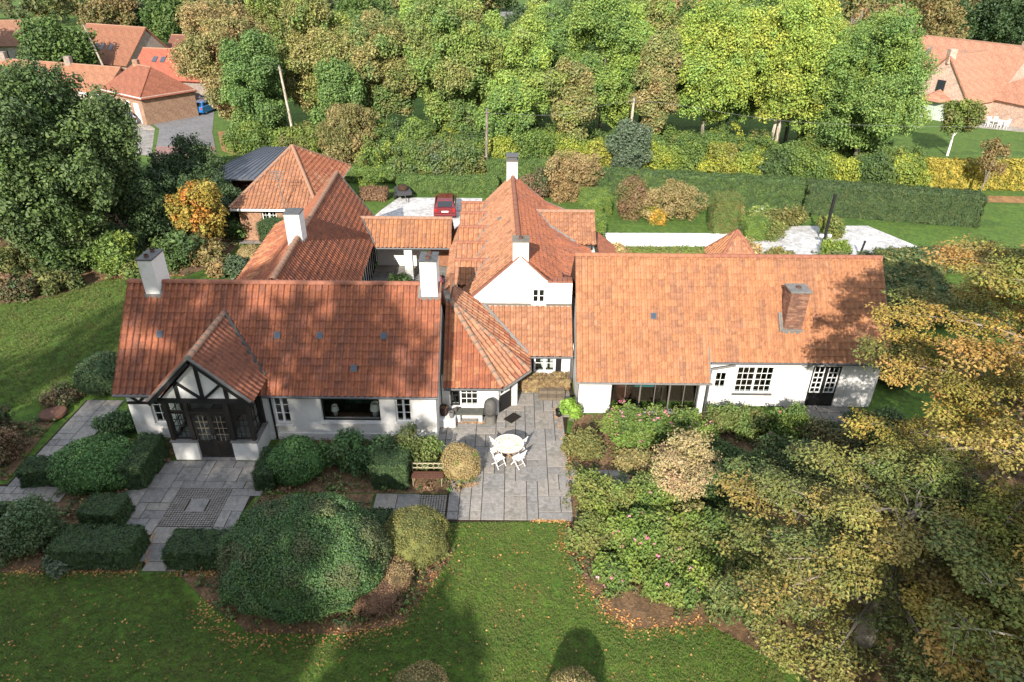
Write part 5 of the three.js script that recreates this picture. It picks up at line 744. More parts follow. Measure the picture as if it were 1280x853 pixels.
{ // corner house in the lane
  const o = thing('corner_house', 'small brick corner house with a hipped tile roof and white door on the lane', 'house'), H = gabled(o, { p: [-44.0, 0, -86.4], turn: -0.62, w: 8.6, d: 6.6, eave: 3.0, ridge: 5.6, wall: brickBrown, roof: clayFar([0.40, 0.15, 0.09]), hip: 2.6 });
  panel(o, H, 'door', 2.9, 0, 3.3, 1.0, 2.3, MAT.whitePaint); for (const x of [-2.4, -0.6, 1.1]) { const w = panel(o, H, 'window', x, 0.9, 3.3, 0.9, 1.5, MAT.whitePaint); mesh('glass', bx(-0.36, 0.36, 0.08, 1.42, 0.06, 0.075), MAT.darkGlass, w); } mesh('fascia', [bx(-4.5, 4.5, 2.85, 3.1, 3.42, 3.52)], MAT.whitePaint, o).applyMatrix4(M4([-44.0, 0, -86.4], [0, -0.62, 0])); mesh('fascia', bx(4.42, 4.52, 2.85, 3.1, -3.4, 3.4), MAT.whitePaint, o).applyMatrix4(M4([-44.0, 0, -86.4], [0, -0.62, 0])); const c = H.at(-1.2, 5.2, 0); mesh('chimney', bx(c.x - 0.3, c.x + 0.3, 5.0, 6.3, c.z - 0.3, c.z + 0.3), brickBrown, o);
  const l = thing('row_house', 'long low house with a pale orange roof running behind the big tree', 'house'), G = gabled(l, { p: [-58.5, 0, -92.5], turn: -0.33, w: 22, d: 6.2, eave: 2.7, ridge: 5.0, wall: std({ color: lin(0.6, 0.52, 0.44), map: T.brick }), roof: clayFar([0.46, 0.22, 0.13]) }); for (const x of [-7, -4, 2, 6]) { const w = panel(l, G, 'window', x, 0.8, 3.1, 1.1, 1.3, MAT.whitePaint); mesh('glass', bx(-0.46, 0.46, 0.08, 1.22, 0.06, 0.075), MAT.darkGlass, w); } mesh('fascia', bx(-11, 11, 2.4, 2.62, 3.38, 3.46), MAT.whitePaint, l).applyMatrix4(M4([-58.5, 0, -92.5], [0, -0.33, 0])); for (const x of [-8, 3]) { const q = G.at(x, 4.6, 0); mesh('chimney', bx(q.x - 0.35, q.x + 0.35, 4.3, 6.0, q.z - 0.35, q.z + 0.35), stoneGrey, l); } for (const x of [-9.2, -8.0]) { const q = G.at(x, 4.05, 1.55), m = mesh('roof_window', bx(-0.4, 0.4, -0.5, 0.5, -0.05, 0.05), MAT.skylight, l); m.position.copy(q); m.rotation.set(-0.95, -0.33, 0, 'YXZ'); }
  const r = thing('red_roof_house', 'house with a bright red tile roof and roof windows behind the corner house', 'house'), K = gabled(r, { p: [-43.5, 0, -97.5], turn: -0.22, w: 12, d: 7.6, eave: 3.0, ridge: 6.0, wall: stoneGrey, roof: clayFar([0.55, 0.16, 0.10]) }); for (const x of [-3.6, -2.4, 0.6]) { const q = K.at(x, 5.0, 1.55), m = mesh('roof_window', bx(-0.32, 0.32, -0.45, 0.45, -0.06, 0.06), MAT.skylight, r); m.position.copy(q); m.rotation.set(-0.9, -0.22, 0, 'YXZ'); } { const q = K.at(0, 5.6, 0); mesh('chimney', bx(q.x - 0.3, q.x + 0.3, 5.4, 6.9, q.z - 0.3, q.z + 0.3), stoneGrey, r); }
  const s = thing('stone_gable_house', 'stone house with a tall gable and brown tile roof in the far corner', 'house'), S = gabled(s, { p: [-59.5, 0, -112], turn: -0.42, w: 12, d: 9, eave: 3.0, ridge: 7.4, wall: stoneGrey, roof: clayFar([0.38, 0.17, 0.10]) }); gabled(s, { p: [-48.5, 0, -115], turn: -0.15, w: 9, d: 7, eave: 2.8, ridge: 5.8, wall: stoneGrey, roof: clayFar([0.26, 0.11, 0.075]) }); for (const x of [-1.6, -0.4, 1.4]) { const q = S.at(x, 4.9, 2.75), m = mesh('roof_window', bx(-0.35, 0.35, -0.5, 0.5, -0.06, 0.06), MAT.skylight, s); m.position.copy(q); m.rotation.set(-0.8, -0.42, 0, 'YXZ'); } panel(s, S, 'door', 4.0, 0, 4.5, 1.2, 2.2, std({ color: lin(0.03, 0.09, 0.05) }));
}
for (const [x, z, w, t, c, lab] of [[-92, -128, 16, 0.2, [0.38, 0.2, 0.13], 'dim roofed farmhouse beyond the lane at the edge of the trees'], [-98, -190, 14, -0.2, [0.42, 0.24, 0.18], 'distant house with a pale roof among the far trees'], [-66, -215, 14, 0.1, [0.40, 0.2, 0.14], 'distant tile roofed house showing between far treetops'], [-52, -180, 12, -0.4, [0.44, 0.22, 0.15], 'distant cottage beyond the stone gabled house'], [92, -185, 16, 0.1, [0.42, 0.2, 0.14], 'distant red roofed house beyond the pink brick house']]) { const o = thing('far_house', lab, 'house', [0, 0, 0], 0, 'houses far beyond the trees'), H = gabled(o, { p: [x, 0, z], turn: t, w, d: 8, eave: 3, ridge: 6.4, wall: std({ color: lin(0.62, 0.58, 0.52), map: T.brick }), roof: clayFar(c) }); for (const k of [-0.3, 0, 0.3]) panel(o, H, 'window', w * k, 0.9, 4, 1.1, 1.3, MAT.darkGlass); }
{ const o = thing('flat_roof_shed', 'long grey shed with a flat roof showing between the treetops', 'shed'); mesh('wall', bx(-3, 9, 0, 4.6, -176, -168), std({ color: lin(0.5, 0.47, 0.44), map: T.brick }), o); mesh('roof', bx(-3.3, 9.3, 4.6, 4.9, -176.3, -167.7), std({ color: lin(0.55, 0.55, 0.56), map: T.stone }), o); for (const x of [-1, 3, 7]) mesh('window', bx(x - 0.7, x + 0.7, 2, 3.2, -167.99, -167.95), MAT.darkGlass, o); }
{ // pink brick house on the neighbouring lawn
  const o = thing('pink_brick_house', 'pink brick house with steep gables and a red tile roof on the neighbouring lawn', 'house'), roof = clayFar([0.62, 0.32, 0.22]);
  const Hm = gabled(o, { p: [58.5, 0, -97.5], turn: -1.05, w: 17, d: 9.5, eave: 2.6, ridge: 8.0, wall: brickPink, roof }), Hg = gabled(o, { p: [55.6, 0, -90.8], turn: 0.52, w: 7.5, d: 7.8, eave: 2.5, ridge: 7.3, wall: brickPink, roof }), Hr = gabled(o, { p: [65.5, 0, -88.0], turn: 0.35, w: 13, d: 9, eave: 2.6, ridge: 5.6, wall: brickPink, roof, hip: 3.5 });
  const pan = (H, n, x, y, z, w, h, m) => panel(o, H, n, x, y, z, w, h, m);
  { const g = mesh('gable_window', bx(-0.06, 0.02, 3.2, 4.5, -0.5, 0.5), MAT.darkGlass, o); g.applyMatrix4(M4([55.6, 0, -90.8], [0, 0.52, 0]).multiply(M4([-3.78, 0, 0]))); const b = mesh('bay_window', [bx(-0.8, 0.02, 0, 2.2, -1.5, 1.5)], std({ color: lin(0.5, 0.55, 0.5) }), o); b.applyMatrix4(M4([55.6, 0, -90.8], [0, 0.52, 0]).multiply(M4([-3.78, 0, 0.2]))); mesh('bay_roof', [new THREE.ConeGeometry(2.2, 1.3, 6).scale(0.7, 1, 1).translate(-0.2, 2.85, 0)], roof, o).applyMatrix4(M4([55.6, 0, -90.8], [0, 0.52, 0]).multiply(M4([-3.78, 0, 0.2]))); }
  pan(Hg, 'glass_door', 2.0, 0, 3.1, 1.6, 2.2, MAT.darkGlass); pan(Hr, 'garage_door', -1.2, 0, 4.5, 4.4, 2.3, std({ color: lin(0.16, 0.15, 0.17) })); pan(Hr, 'glass_door', -4.8, 0, 4.5, 1.6, 2.2, MAT.darkGlass);
  for (const x of [-3, 1.5]) { const q = Hm.at(x, 6.2, 2.2), m = mesh('flashing', bx(-0.12, 0.12, -1.1, 1.1, -0.08, 0.15), MAT.leadPale, o); m.position.copy(q); m.rotation.set(-0.72, -1.05, 0, 'YXZ'); } for (const [H, x] of [[Hm, -7.6], [Hm, 7.8], [Hg, -3.5]]) { const q = H.at(x, 0, 0), y = H === Hg ? 7.0 : 7.7; mesh('chimney', bx(q.x - 0.4, q.x + 0.4, y - 0.6, y + 1.0, q.z - 0.4, q.z + 0.4), brickPink, o); }
  struct('terrace', ground2([[54, -84.5], [60, -81.5], [61.5, -84.2], [55.5, -87]], 0.02, 0.05), std({ map: T.gravel, color: lin(0.7, 0.66, 0.62) }));
  const t = thing('terrace_table', 'white garden table on the terrace of the pink brick house', 'table', [57.6, 0.02, -84.2]); mesh('tabletop', bx(-0.8, 0.8, 0.7, 0.75, -0.45, 0.45, 0.01), MAT.whitePaint, t); for (const [a, b] of [[-0.7, -0.35], [0.7, -0.35], [-0.7, 0.35], [0.7, 0.35]]) mesh('leg', bx(a - 0.03, a + 0.03, 0, 0.7, b - 0.03, b + 0.03), MAT.whitePaint, t);
  for (const [x, z, a] of [[-1.1, 0.1, 1.57], [1.1, 0, -1.57], [-0.4, 0.85, 3.14], [0.4, 0.85, 3.14], [-0.4, -0.85, 0], [0.4, -0.85, 0]]) { const c = thing('terrace_chair', 'white chair at the terrace table of the pink brick house', 'chair', [57.6 + x, 0.02, -84.2 + z], a, 'white terrace chairs'); mesh('seat', bx(-0.25, 0.25, 0.42, 0.46, -0.25, 0.25, 0.01), MAT.whitePaint, c); mesh('backrest', bx(-0.25, 0.25, 0.46, 0.95, -0.27, -0.22, 0.01), MAT.whitePaint, c); for (const [u, v] of [[-0.2, -0.2], [0.2, -0.2], [-0.2, 0.2], [0.2, 0.2]]) mesh('leg', bx(u - 0.02, u + 0.02, 0, 0.42, v - 0.02, v + 0.02), MAT.whitePaint, c); }
}

// ---------- tree row behind the garden ----------
const bright = (list) => list.map(([a, b, c]) => [a * 1.5, b * 1.5, c * 1.6 + 0.004]);
const rowTree = (n, l, x, z, h, r, o) => tree(n, l, x, z, h * 1.08, r, { cut: -0.95, clump: CL.farFine, ...o, colors: bright(o.colors).map(([a, b, c]) => a > 0.27 && b > 0.3 ? [a * 0.78, b * 0.84, c] : [a, b, c]), lobeR: r * 0.26, group: ROW, low: Math.min(o.low, 0.12), count: Math.round(o.count * 1.75), lobes: Math.round(o.lobes * 2.0), size: (o.size || 1) * 0.9 });
const ROW = 'trees in the row behind the garden';
const autumn = (warm, k = 0.5) => (p, c) => { const n = n3(p.x * 0.35, p.y * 0.35, p.z * 0.35) * 0.5 + 0.5, t = ss(0.45, 0.75, n) * k; return mix3(c, warm, t); };
rowTree('olive_tree', 'broad brown-olive tree at the bend of the lane', -29.7, -76, 14, 5.4, { colors: [...LEAFC.rust, ...LEAFC.olive], count: 1500, lobes: 34, group: ROW, low: 0.08 });
rowTree('green_tree', 'dense dark green tree in front of the brown-olive tree', -25.6, -71.5, 10.8, 3.4, { colors: LEAFC.green, count: 900, lobes: 24, group: ROW, low: 0.04 });
rowTree('olive_tree', 'tall yellowish olive tree behind the leaning utility pole', -20.4, -77, 14.2, 5, { colors: [...LEAFC.olive, ...LEAFC.olive, ...LEAFC.light], count: 1400, lobes: 32, group: ROW, low: 0.08, blotch: autumn([0.24, 0.2, 0.07]) });
rowTree('olive_tree', 'olive green tree with tan patches behind the willow shrub', -13.9, -75.5, 13.3, 4.6, { colors: [...LEAFC.olive, ...LEAFC.green], count: 1300, lobes: 30, group: ROW, low: 0.08, blotch: autumn([0.25, 0.2, 0.075], 0.6) });
rowTree('green_tree', 'tall full green tree behind the laurel thicket', -6.2, -72.5, 14.9, 5, { colors: [...LEAFC.green, ...LEAFC.light, ...LEAFC.olive], count: 1700, lobes: 38, group: ROW, low: 0.05 });
rowTree('slender_tree', 'slender pale yellow-green tree with a bare lower trunk', 1.4, -73, 12.2, 2.7, { colors: [...LEAFC.light, [0.19, 0.21, 0.045]], count: 600, lobes: 20, group: ROW, low: 0.34, bark: MAT.barkPale });
rowTree('rust_tree', 'small brownish tree with seed heads in front of the row', 5.4, -68, 9.6, 2.4, { colors: [...LEAFC.rust, ...LEAFC.olive, ...LEAFC.olive, ...LEAFC.light], count: 560, lobes: 18, group: ROW, low: 0.2 });
rowTree('light_tree', 'wide fresh green tree behind the brown round shrub', 9.4, -77, 14.2, 4.7, { colors: [...LEAFC.light, ...LEAFC.green], count: 1300, lobes: 30, group: ROW, low: 0.08 });
rowTree('rust_tree', 'narrow brown-olive tree above dark lower branches', 13.9, -70, 12, 2.6, { colors: [...LEAFC.rust, ...LEAFC.olive, ...LEAFC.olive, ...LEAFC.green], count: 800, lobes: 22, group: ROW, low: 0.1 });
rowTree('light_tree', 'bright green spreading tree in the middle of the row', 19.0, -70.5, 14.2, 4.9, { colors: [...LEAFC.light, ...LEAFC.light, ...LEAFC.yellow], count: 1500, lobes: 36, group: ROW, low: 0.14 });
rowTree('yellow_tree', 'tall yellow-green tree with several bare trunks', 26.4, -70, 15.3, 4.6, { colors: [...LEAFC.yellow, ...LEAFC.light], count: 1300, lobes: 34, group: ROW, low: 0.24, trunks: 4, r0: 0.2, bark: MAT.barkPale });
rowTree('green_tree', 'full mid-green tree at the end of the row beside the neighbouring lawn', 33.0, -66.5, 13.2, 5.4, { colors: [...LEAFC.green, ...LEAFC.green, ...LEAFC.light], count: 1800, lobes: 40, group: ROW, low: 0.06, size: 0.9 });
rowTree('green_tree', 'green tree filling the gap behind the rust tree', 5.0, -82, 12.5, 4.5, { colors: [...LEAFC.green, ...LEAFC.light], count: 900, lobes: 24, group: ROW, low: 0.05 });
rowTree('light_tree', 'light green tree standing behind the bright spreading tree', 15.0, -84, 14.6, 5.0, { colors: [...LEAFC.light, ...LEAFC.olive], count: 900, lobes: 26, group: ROW, low: 0.05 });
rowTree('green_tree', 'deep green tree standing behind the yellow tree', 24.0, -82, 14.8, 5.4, { colors: [...LEAFC.green, ...LEAFC.light], count: 900, lobes: 26, group: ROW, low: 0.05 });
rowTree('green_tree', 'shadowed green tree tucked between the olive trees', -17.5, -71, 8.0, 3.2, { colors: LEAFC.green, count: 560, lobes: 18, group: ROW, low: 0.05 });
rowTree('green_tree', 'low green tree beside the slim brown pole', -0.8, -67, 8.4, 2.6, { colors: [...LEAFC.light, ...LEAFC.green], count: 560, lobes: 18, group: ROW, low: 0.05 });
[[-27, -83, 14.5, 4.6, 'olive', 'olive tree standing behind the dense dark green tree'], [-10, -83, 15, 4.6, 'light', 'pale tree standing behind the laurel and olive trees'], [-1.5, -79, 12.6, 3.4, 'green', 'green tree standing behind the slim brown pole'], [3.2, -88, 12.8, 4.4, 'olive', 'olive tree standing behind the slender pale tree'], [12.2, -78, 13.4, 3.6, 'light', 'fresh green tree between the pale tree and the narrow olive tree'], [23, -76, 14.6, 3.8, 'light', 'fresh green tree between the bright tree and the yellow tree'], [29.6, -76, 14.8, 4.0, 'yellow', 'yellowish tree standing behind the yellow-green tree'], [37, -76, 12.6, 4.4, 'green', 'green tree standing behind the end of the row']].forEach(([x, z, h, r, c, lab]) => rowTree('row_tree', lab, x, z, h, r, { colors: [...LEAFC[c], ...LEAFC.light], count: 800, lobes: 24, low: 0.04 }));
const FAR = 'trees far beyond the row';
[[60, -112, 13.0, 9, 'rust', 'wide brown-olive tree behind the pink brick house'], [74, -118, 14, 7, 'dark', 'tall dark tree beyond the pink brick house'], [88, -122, 15, 8, 'dark', 'second dark tree beyond the pink brick house'], [48, -128, 14, 8, 'dark', 'dark tree standing behind the brown-olive tree'], [-63.8, -103, 9.2, 4.5, 'green', 'rounded green tree beside the row house'], [-76, -150, 11, 7, 'dark', 'dark far tree beyond the stone gabled house'], [-65, -142, 10.5, 5, 'green', 'upright far tree beyond the stone gabled house'], [-75, -140, 10.5, 5, 'rust', 'brownish far tree beyond the stone gabled house'], [-88, -118, 9, 5, 'olive', 'olive far tree beside the dim farmhouse'], [-55, -150, 10, 6, 'dark', 'dark far tree behind the red roofed house'], [-42, -128, 9, 5, 'green', 'far green tree behind the red roofed house'], [-48, -118, 7, 4, 'dark', 'low dark tree behind the stone house'], [-84, -102, 8, 4, 'dark', 'dark tree beside the dim farmhouse lane'], [-8, -120, 9, 6, 'dark', 'dark tree behind the tall full green tree'], [2, -135, 8.5, 6, 'dark', 'dark far tree below the grey shed'], [14, -150, 9, 7, 'green', 'green far tree beside the grey shed'], [30, -120, 12, 7, 'green', 'far green tree behind the yellow tree'], [-20, -110, 10, 6, 'green', 'far green tree behind the olive trees'], [-34, -112, 9, 5, 'rust', 'far tan tree behind the brown-olive tree'], [-30, -150, 10, 8, 'green', 'far rounded tree beyond the lane']].forEach(([x, z, h, r, c, lab]) => tree('far_tree', lab, x, z, h, r, { colors: c === 'rust' ? [...LEAFC.rust, ...LEAFC.olive] : LEAFC[c], count: 520, lobes: 22, low: 0.05, group: FAR, size: 1.5, limbs: 3 }));
{ // a far wood that reads as one mass up to the skyline
  const r = rngOf(4242), it = []; for (let k = 0; k < 210; k++) { const x = rr(r, -260, 260), z = -rr(r, 165, 420), h = rr(r, 7, 12), w = rr(r, 4, 8), c = pal(r, [...LEAFC.green, ...LEAFC.olive, ...LEAFC.dark, ...LEAFC.rust], 0.2); for (let i = 0; i < 60; i++) { const d = V(rr(r, -1, 1), rr(r, -0.6, 1), rr(r, -1, 1)).normalize(); it.push({ p: V(x + d.x * w, h * 0.5 + d.y * h * 0.5, z + d.z * w), s: rr(r, 2.2, 3.6), a: r() * 6, tx: r(), tz: r(), c: [c[0] * rr(r, 0.8, 1.2), c[1] * rr(r, 0.8, 1.2), c[2]] }); } }
  const m = scatter(scene, 'far_wood', CL.far, MAT.leaf, it); tag(m, 'hazy mixed woodland covering the far plain', 'woodland', null, 'stuff');
}
{ // undergrowth below the tree row
  const r = rngOf(999), it = []; for (let k = 0; k < 130; k++) { const x = rr(r, -14, 37), z = -rr(r, 63.5, 74) + (x > 20 ? 1.5 : 0), h = rr(r, 1.2, 3.4), w = rr(r, 0.8, 1.5), c = pal(r, [...LEAFC.green, ...LEAFC.light, ...LEAFC.olive, ...LEAFC.yellow], 0.15); for (let i = 0; i < 34; i++) { const d = V(rr(r, -1, 1), rr(r, -0.3, 1), rr(r, -1, 1)).normalize(), q = pal(r, [c, c, ...LEAFC.green], 0.15); it.push({ p: V(x + d.x * w, h * 0.45 + d.y * h * 0.5, z + d.z * w), s: rr(r, 0.8, 1.3), a: r() * 6, tx: r(), tz: r(), c: q }); } }
  tag(scatter(scene, 'undergrowth', CL.mid, MAT.leaf, it), 'dense mixed undergrowth beneath the tree row', 'undergrowth', null, 'stuff');
}
// ---------- shrubs and hedges at the back ----------
bush('laurel_thicket', 'big grey-green laurel thicket behind the driveway', -6.2, -60.5, 5.6, 3.6, { rz: 2.4, colors: [...LEAFC.blue, ...LEAFC.light, ...LEAFC.olive, ...LEAFC.green], count: 1300, lobes: 34, lobeR: 1.2, clump: CL.mid, size: 1.1 });
clippedBox('clipped_hedge', 'clipped green hedge strip at the foot of the laurel thicket', -5.6, -57.6, 8.4, 1.3, 1.0, { colors: LEAFC.green, dens: 26, clump: CL.clip, size: 2.2 });
bush('willow_shrub', 'pale straw-coloured willow shrub behind the brick cottage', -15.9, -67, 3.2, 5.6, { rz: 2.4, colors: [...LEAFC.straw, ...LEAFC.olive, [0.2, 0.2, 0.08]], count: 850, lobes: 22, lobeR: 1.2, clump: CL.farLong, size: 0.8 });
bush('willow_shrub', 'greener willow shrub beside the leaning utility pole', -20.3, -67.5, 2.6, 4.4, { colors: [...LEAFC.olive, ...LEAFC.light], count: 600, lobes: 18, lobeR: 1.0, clump: CL.farLong, size: 0.75 });
bush('verge_bush', 'leafy bush growing on the grass bank beside the lane', -25.3, -67.6, 2.5, 3.4, { colors: [...LEAFC.green, ...LEAFC.light], count: 560, lobes: 16, lobeR: 0.9, clump: CL.mid, size: 1.1 });
bush('verge_bush', 'lower leafy bush between the bank and the willow shrubs', -22.3, -68.5, 2.0, 2.6, { colors: [...LEAFC.light, ...LEAFC.green], count: 360, lobes: 14, lobeR: 0.8, clump: CL.mid, size: 1.1 });
clippedBox('clipped_hedge', 'low clipped hedge between the lane and the carport', -27, -63, 6, 1.2, 2.2, { colors: [...LEAFC.light, ...LEAFC.green], dens: 24, clump: CL.clip, size: 2.2 });
clippedBox('clipped_hedge', 'clipped hedge along the grass path behind the brick cottage', -13.5, -60.5, 6, 1.1, 1.2, { colors: [...LEAFC.light, ...LEAFC.green], dens: 24, clump: CL.clip, size: 2.2 });
bush('courtyard_shrub', 'green shrub over a brown clipped base beside the driveway', -11.7, -56.5, 1.1, 2.2, { colors: [...LEAFC.light, ...LEAFC.green], count: 260, clump: CL.shrubBig, size: 1.4 });
clippedBox('dry_hedge', 'short brown clipped hedge block at the edge of the driveway', -11.5, -55.3, 2.0, 1.0, 0.8, { colors: LEAFC.brown, dens: 26, clump: CL.shrub, size: 1.1 });
{ const t = thing('garden_trailer', 'dark garden trailer standing at the back of the driveway', 'trailer', [-9.2, 0, -55.9], 0.3); mesh('bed', bx(-0.6, 0.6, 0.45, 0.75, -0.9, 0.9, 0.03), std({ color: lin(0.05, 0.05, 0.055) }), t); for (const s of [-1, 1]) mesh('wheel', new THREE.CylinderGeometry(0.28, 0.28, 0.16, 16).rotateZ(1.571).translate(s * 0.7, 0.28, 0), std({ color: lin(0.02, 0.02, 0.02) }), t); mesh('drawbar', bar(V(0, 0.5, 0.9), V(0, 0.25, 1.7), 0.06, 0.06), std({ color: lin(0.08, 0.08, 0.08) }), t); mesh('load', new THREE.DodecahedronGeometry(0.45, 1).scale(1, 0.7, 1.3).translate(0, 0.85, 0), std({ color: lin(0.26, 0.2, 0.14), map: T.soil }), t); }
bush('brown_round_shrub', 'large rounded straw-brown shrub behind the house dormer', 5.0, -56.2, 2.1, 4.3, { colors: [...LEAFC.straw, ...LEAFC.rust], count: 700, lobes: 22, lobeR: 1.1, clump: CL.mid, size: 0.85 });
bush('dark_shrub', 'dark reddish-green shrub beside the rear chimney', 1.9, -57.0, 1.7, 2.4, { colors: [...LEAFC.brown, ...LEAFC.dark], count: 320, clump: CL.mid });
clippedBox('clipped_hedge', 'tall dark clipped hedge behind the rear chimney', 0.8, -60, 6.0, 2.0, 1.4, { colors: LEAFC.green, dens: 24, clump: CL.clip, size: 2.2 });
tree('blue_spruce', 'short conical blue-green spruce behind the clipped hedge', 10.2, -60.5, 5.4, 1.7, { colors: LEAFC.blue, count: 520, lobes: 30, lobeR: 0.7, clump: CL.farFine, size: 0.8, low: 0.0, cut: -0.9 });
bush('red_barberry', 'round dark red barberry bush on the garden lawn', 9.6, -52.2, 1.8, 2.9, { colors: [...LEAFC.brown, ...LEAFC.olive], count: 420, clump: CL.mid, size: 0.8 });
bush('grey_shrub', 'loose grey-green shrub leaning on the red barberry', 12.4, -52.0, 2.3, 2.4, { colors: [...LEAFC.olive, ...LEAFC.straw], count: 380, clump: CL.mid, size: 0.8 });
bush('orange_perennials', 'low orange and green perennials in front of the barberry', 11.0, -50.6, 1.6, 0.8, { colors: [...LEAFC.orange, ...LEAFC.light, ...LEAFC.orange], count: 220, clump: CL.shrubBig, rz: 0.8 });
[[5.9, -50.6, 1.5, 1.7, 'cube of clipped box beside the house dormer'], [6.5, -52.8, 2.2, 1.6, 'broad clipped block behind the clipped cube'], [5.9, -47.4, 1.3, 1.5, 'clipped green block at the end of the white path']].forEach(([x, z, w, h, lab]) => clippedBox('topiary_block', lab, x, z, w, h, w, { colors: [...LEAFC.green, ...LEAFC.light], dens: 26, clump: CL.fine, size: 1.5, category: 'topiary', group: 'clipped blocks on the garden lawn' }));
clippedBox('topiary_block', 'tall clipped green pillar at the end of the white path', 15.7, -48.9, 1.8, 2.7, 1.4, { colors: [...LEAFC.green, ...LEAFC.olive], dens: 26, clump: CL.fine, size: 1.5, category: 'topiary', group: 'clipped blocks on the garden lawn' }); clippedBox('topiary_block', 'lower clipped cube beside the tall clipped pillar', 17.5, -47.4, 1.5, 1.4, 1.4, { colors: [...LEAFC.green, ...LEAFC.light], dens: 26, clump: CL.fine, size: 1.5, category: 'topiary', group: 'clipped blocks on the garden lawn' });
clippedBox('long_hedge', 'long clipped yew hedge on the blue spruce side of the gate post', 15.4, -55.6, 17.5, 2.2, 1.6, { colors: [...LEAFC.dark, ...LEAFC.green, [0.05, 0.075, 0.02]], dens: 40, clump: CL.clip, size: 2.0, turn: -0.15 }); clippedBox('long_hedge', 'long clipped yew hedge running behind the gravel drive', 29.5, -52.2, 12.5, 2.3, 1.8, { colors: [...LEAFC.dark, [0.05, 0.075, 0.02], [0.06, 0.08, 0.022]], dens: 40, clump: CL.clip, size: 2.0, turn: -0.22 });
[[17.0, -51.6, 1.3, 1.0, [...LEAFC.straw, ...LEAFC.light], 'pale seeding grasses behind the clipped pillar'], [19.2, -51.2, 1.3, 0.9, [[0.4, 0.38, 0.32], ...LEAFC.light], 'clump of white flowering perennials behind the gravel'], [21.0, -50.2, 1.6, 1.3, LEAFC.olive, 'olive perennials beside the tall gate post'], [19.0, -48.4, 2.2, 1.2, [...LEAFC.light, ...LEAFC.olive], 'tall meadow planting beside the gravel drive'], [23.3, -47.8, 1.0, 1.6, [...LEAFC.olive, ...LEAFC.light], 'leafy shrub growing around the gate post'], [15.9, -43.9, 1.2, 1.0, LEAFC.straw, 'dry straw-coloured shrub beside the pointed pavilion roof'], [18.0, -43.0, 1.5, 0.8, LEAFC.olive, 'low olive planting behind the studio ridge'], [7.0, -43.0, 0.9, 1.2, LEAFC.straw, 'dry pale shrub at the house end of the low hedge'], [22.3, -44.4, 1.2, 0.9, LEAFC.light, 'low green planting below the gate post']].forEach(([x, z, r, h, c, lab]) => bush('border_plant', lab, x, z, r, h, { colors: c, count: 200, clump: CL.shrubBig, size: 1.1, category: 'plant', group: 'border planting along the gravel' }));
clippedBox('low_hedge', 'low clipped hedge between the white path and the studio roof', 10.6, -43.4, 6.2, 0.7, 0.9, { colors: [...LEAFC.light, ...LEAFC.olive], dens: 20, clump: CL.shrub });
clippedBox('side_hedge', 'low dark hedge along the near edge of the gravel drive', 28.0, -42.2, 8.0, 1.2, 1.8, { colors: [...LEAFC.dark, ...LEAFC.olive], dens: 24, clump: CL.clip, size: 2.0, turn: 0.12 }); clippedBox('side_hedge', 'dark hedge beside the gable end of the studio wing', 22.5, -37.5, 6.5, 1.5, 7.0, { colors: [...LEAFC.olive, ...LEAFC.dark], dens: 10, clump: CL.shrubBig, size: 1.2 }); bush('side_shrub', 'dark shrub mass against the studio gable', 19.2, -29.5, 2.0, 2.6, { rz: 3, colors: LEAFC.dark, count: 520, clump: CL.mid, size: 0.8 }); bush('side_shrub', 'leafy dark shrub behind the studio gable', 20.5, -33.5, 2.2, 2.4, { rz: 2.2, colors: [...LEAFC.dark, ...LEAFC.green], count: 420, clump: CL.mid, size: 0.8 });
// hedgerow of mixed shrubs at the foot of the tree row
const HR = [['yellow', 'light'], ['light', 'green'], ['olive', 'yellow'], ['green', 'dark'], ['light', 'straw']], words = ['yellowing hazel bush below the', 'fresh green bush below the', 'mottled olive bush below the', 'dark leafy bush below the', 'pale bramble bush below the'];
[[-11.5, -68.5, 2.4, 2.6, 3, 'olive tree with tan patches'], [-9.0, -66.5, 2.2, 3.2, 1, 'tall full green tree, willow side'], [-4.0, -66.5, 2.2, 2.6, 3, 'tall full green tree, pole side'], [2.6, -65.0, 2.4, 2.6, 1, 'slender pale tree'], [5.6, -63.4, 1.9, 2.4, 0, 'small brownish tree'], [8.0, -63.2, 1.7, 2.6, 2, 'small brownish tree, spruce side'], [13.0, -62.3, 1.9, 2.2, 0, 'narrow brown-olive tree'], [15.6, -62.0, 1.9, 2.4, 1, 'narrow brown-olive tree, lawn side'], [18.2, -61.6, 1.9, 2.3, 2, 'bright spreading tree'], [20.8, -61.4, 2.0, 2.2, 0, 'bright spreading tree, yellow tree side'], [23.4, -61.0, 2.0, 2.3, 3, 'yellow tree with bare trunks'], [26.0, -60.6, 2.1, 2.3, 1, 'yellow tree, far side of the trunks'], [28.6, -60.2, 2.0, 2.2, 0, 'full mid-green end tree'], [31.4, -59.6, 2.2, 2.4, 3, 'full mid-green end tree, drive side'], [34.2, -59.6, 1.9, 2.0, 0, 'full mid-green end tree, lawn side'], [-1.5, -64.5, 1.8, 2.2, 0, 'slim brown pole'], [10.8, -66.5, 2.0, 2.6, 3, 'short pale utility pole']].forEach(([x, z, r, h, k, lab]) => bush('hedgerow_bush', `${words[k]} ${lab}`, x, z, r * 1.1, h * 1.35, { colors: [...LEAFC[HR[k][0]], ...LEAFC[HR[k][1]]], count: 520, lobes: 18, lobeR: 0.85, clump: CL.mid, size: 1.1, group: 'hedgerow bushes under the tree row' }));
clippedBox('yellow_hedge', 'bright yellow clipped hedge along the neighbouring lawn', 43.2, -60.3, 14, 2.2, 1.6, { colors: [[0.22, 0.19, 0.028], [0.27, 0.22, 0.03], [0.16, 0.165, 0.028]], dens: 20, clump: CL.shrubBig, size: 1.2 });
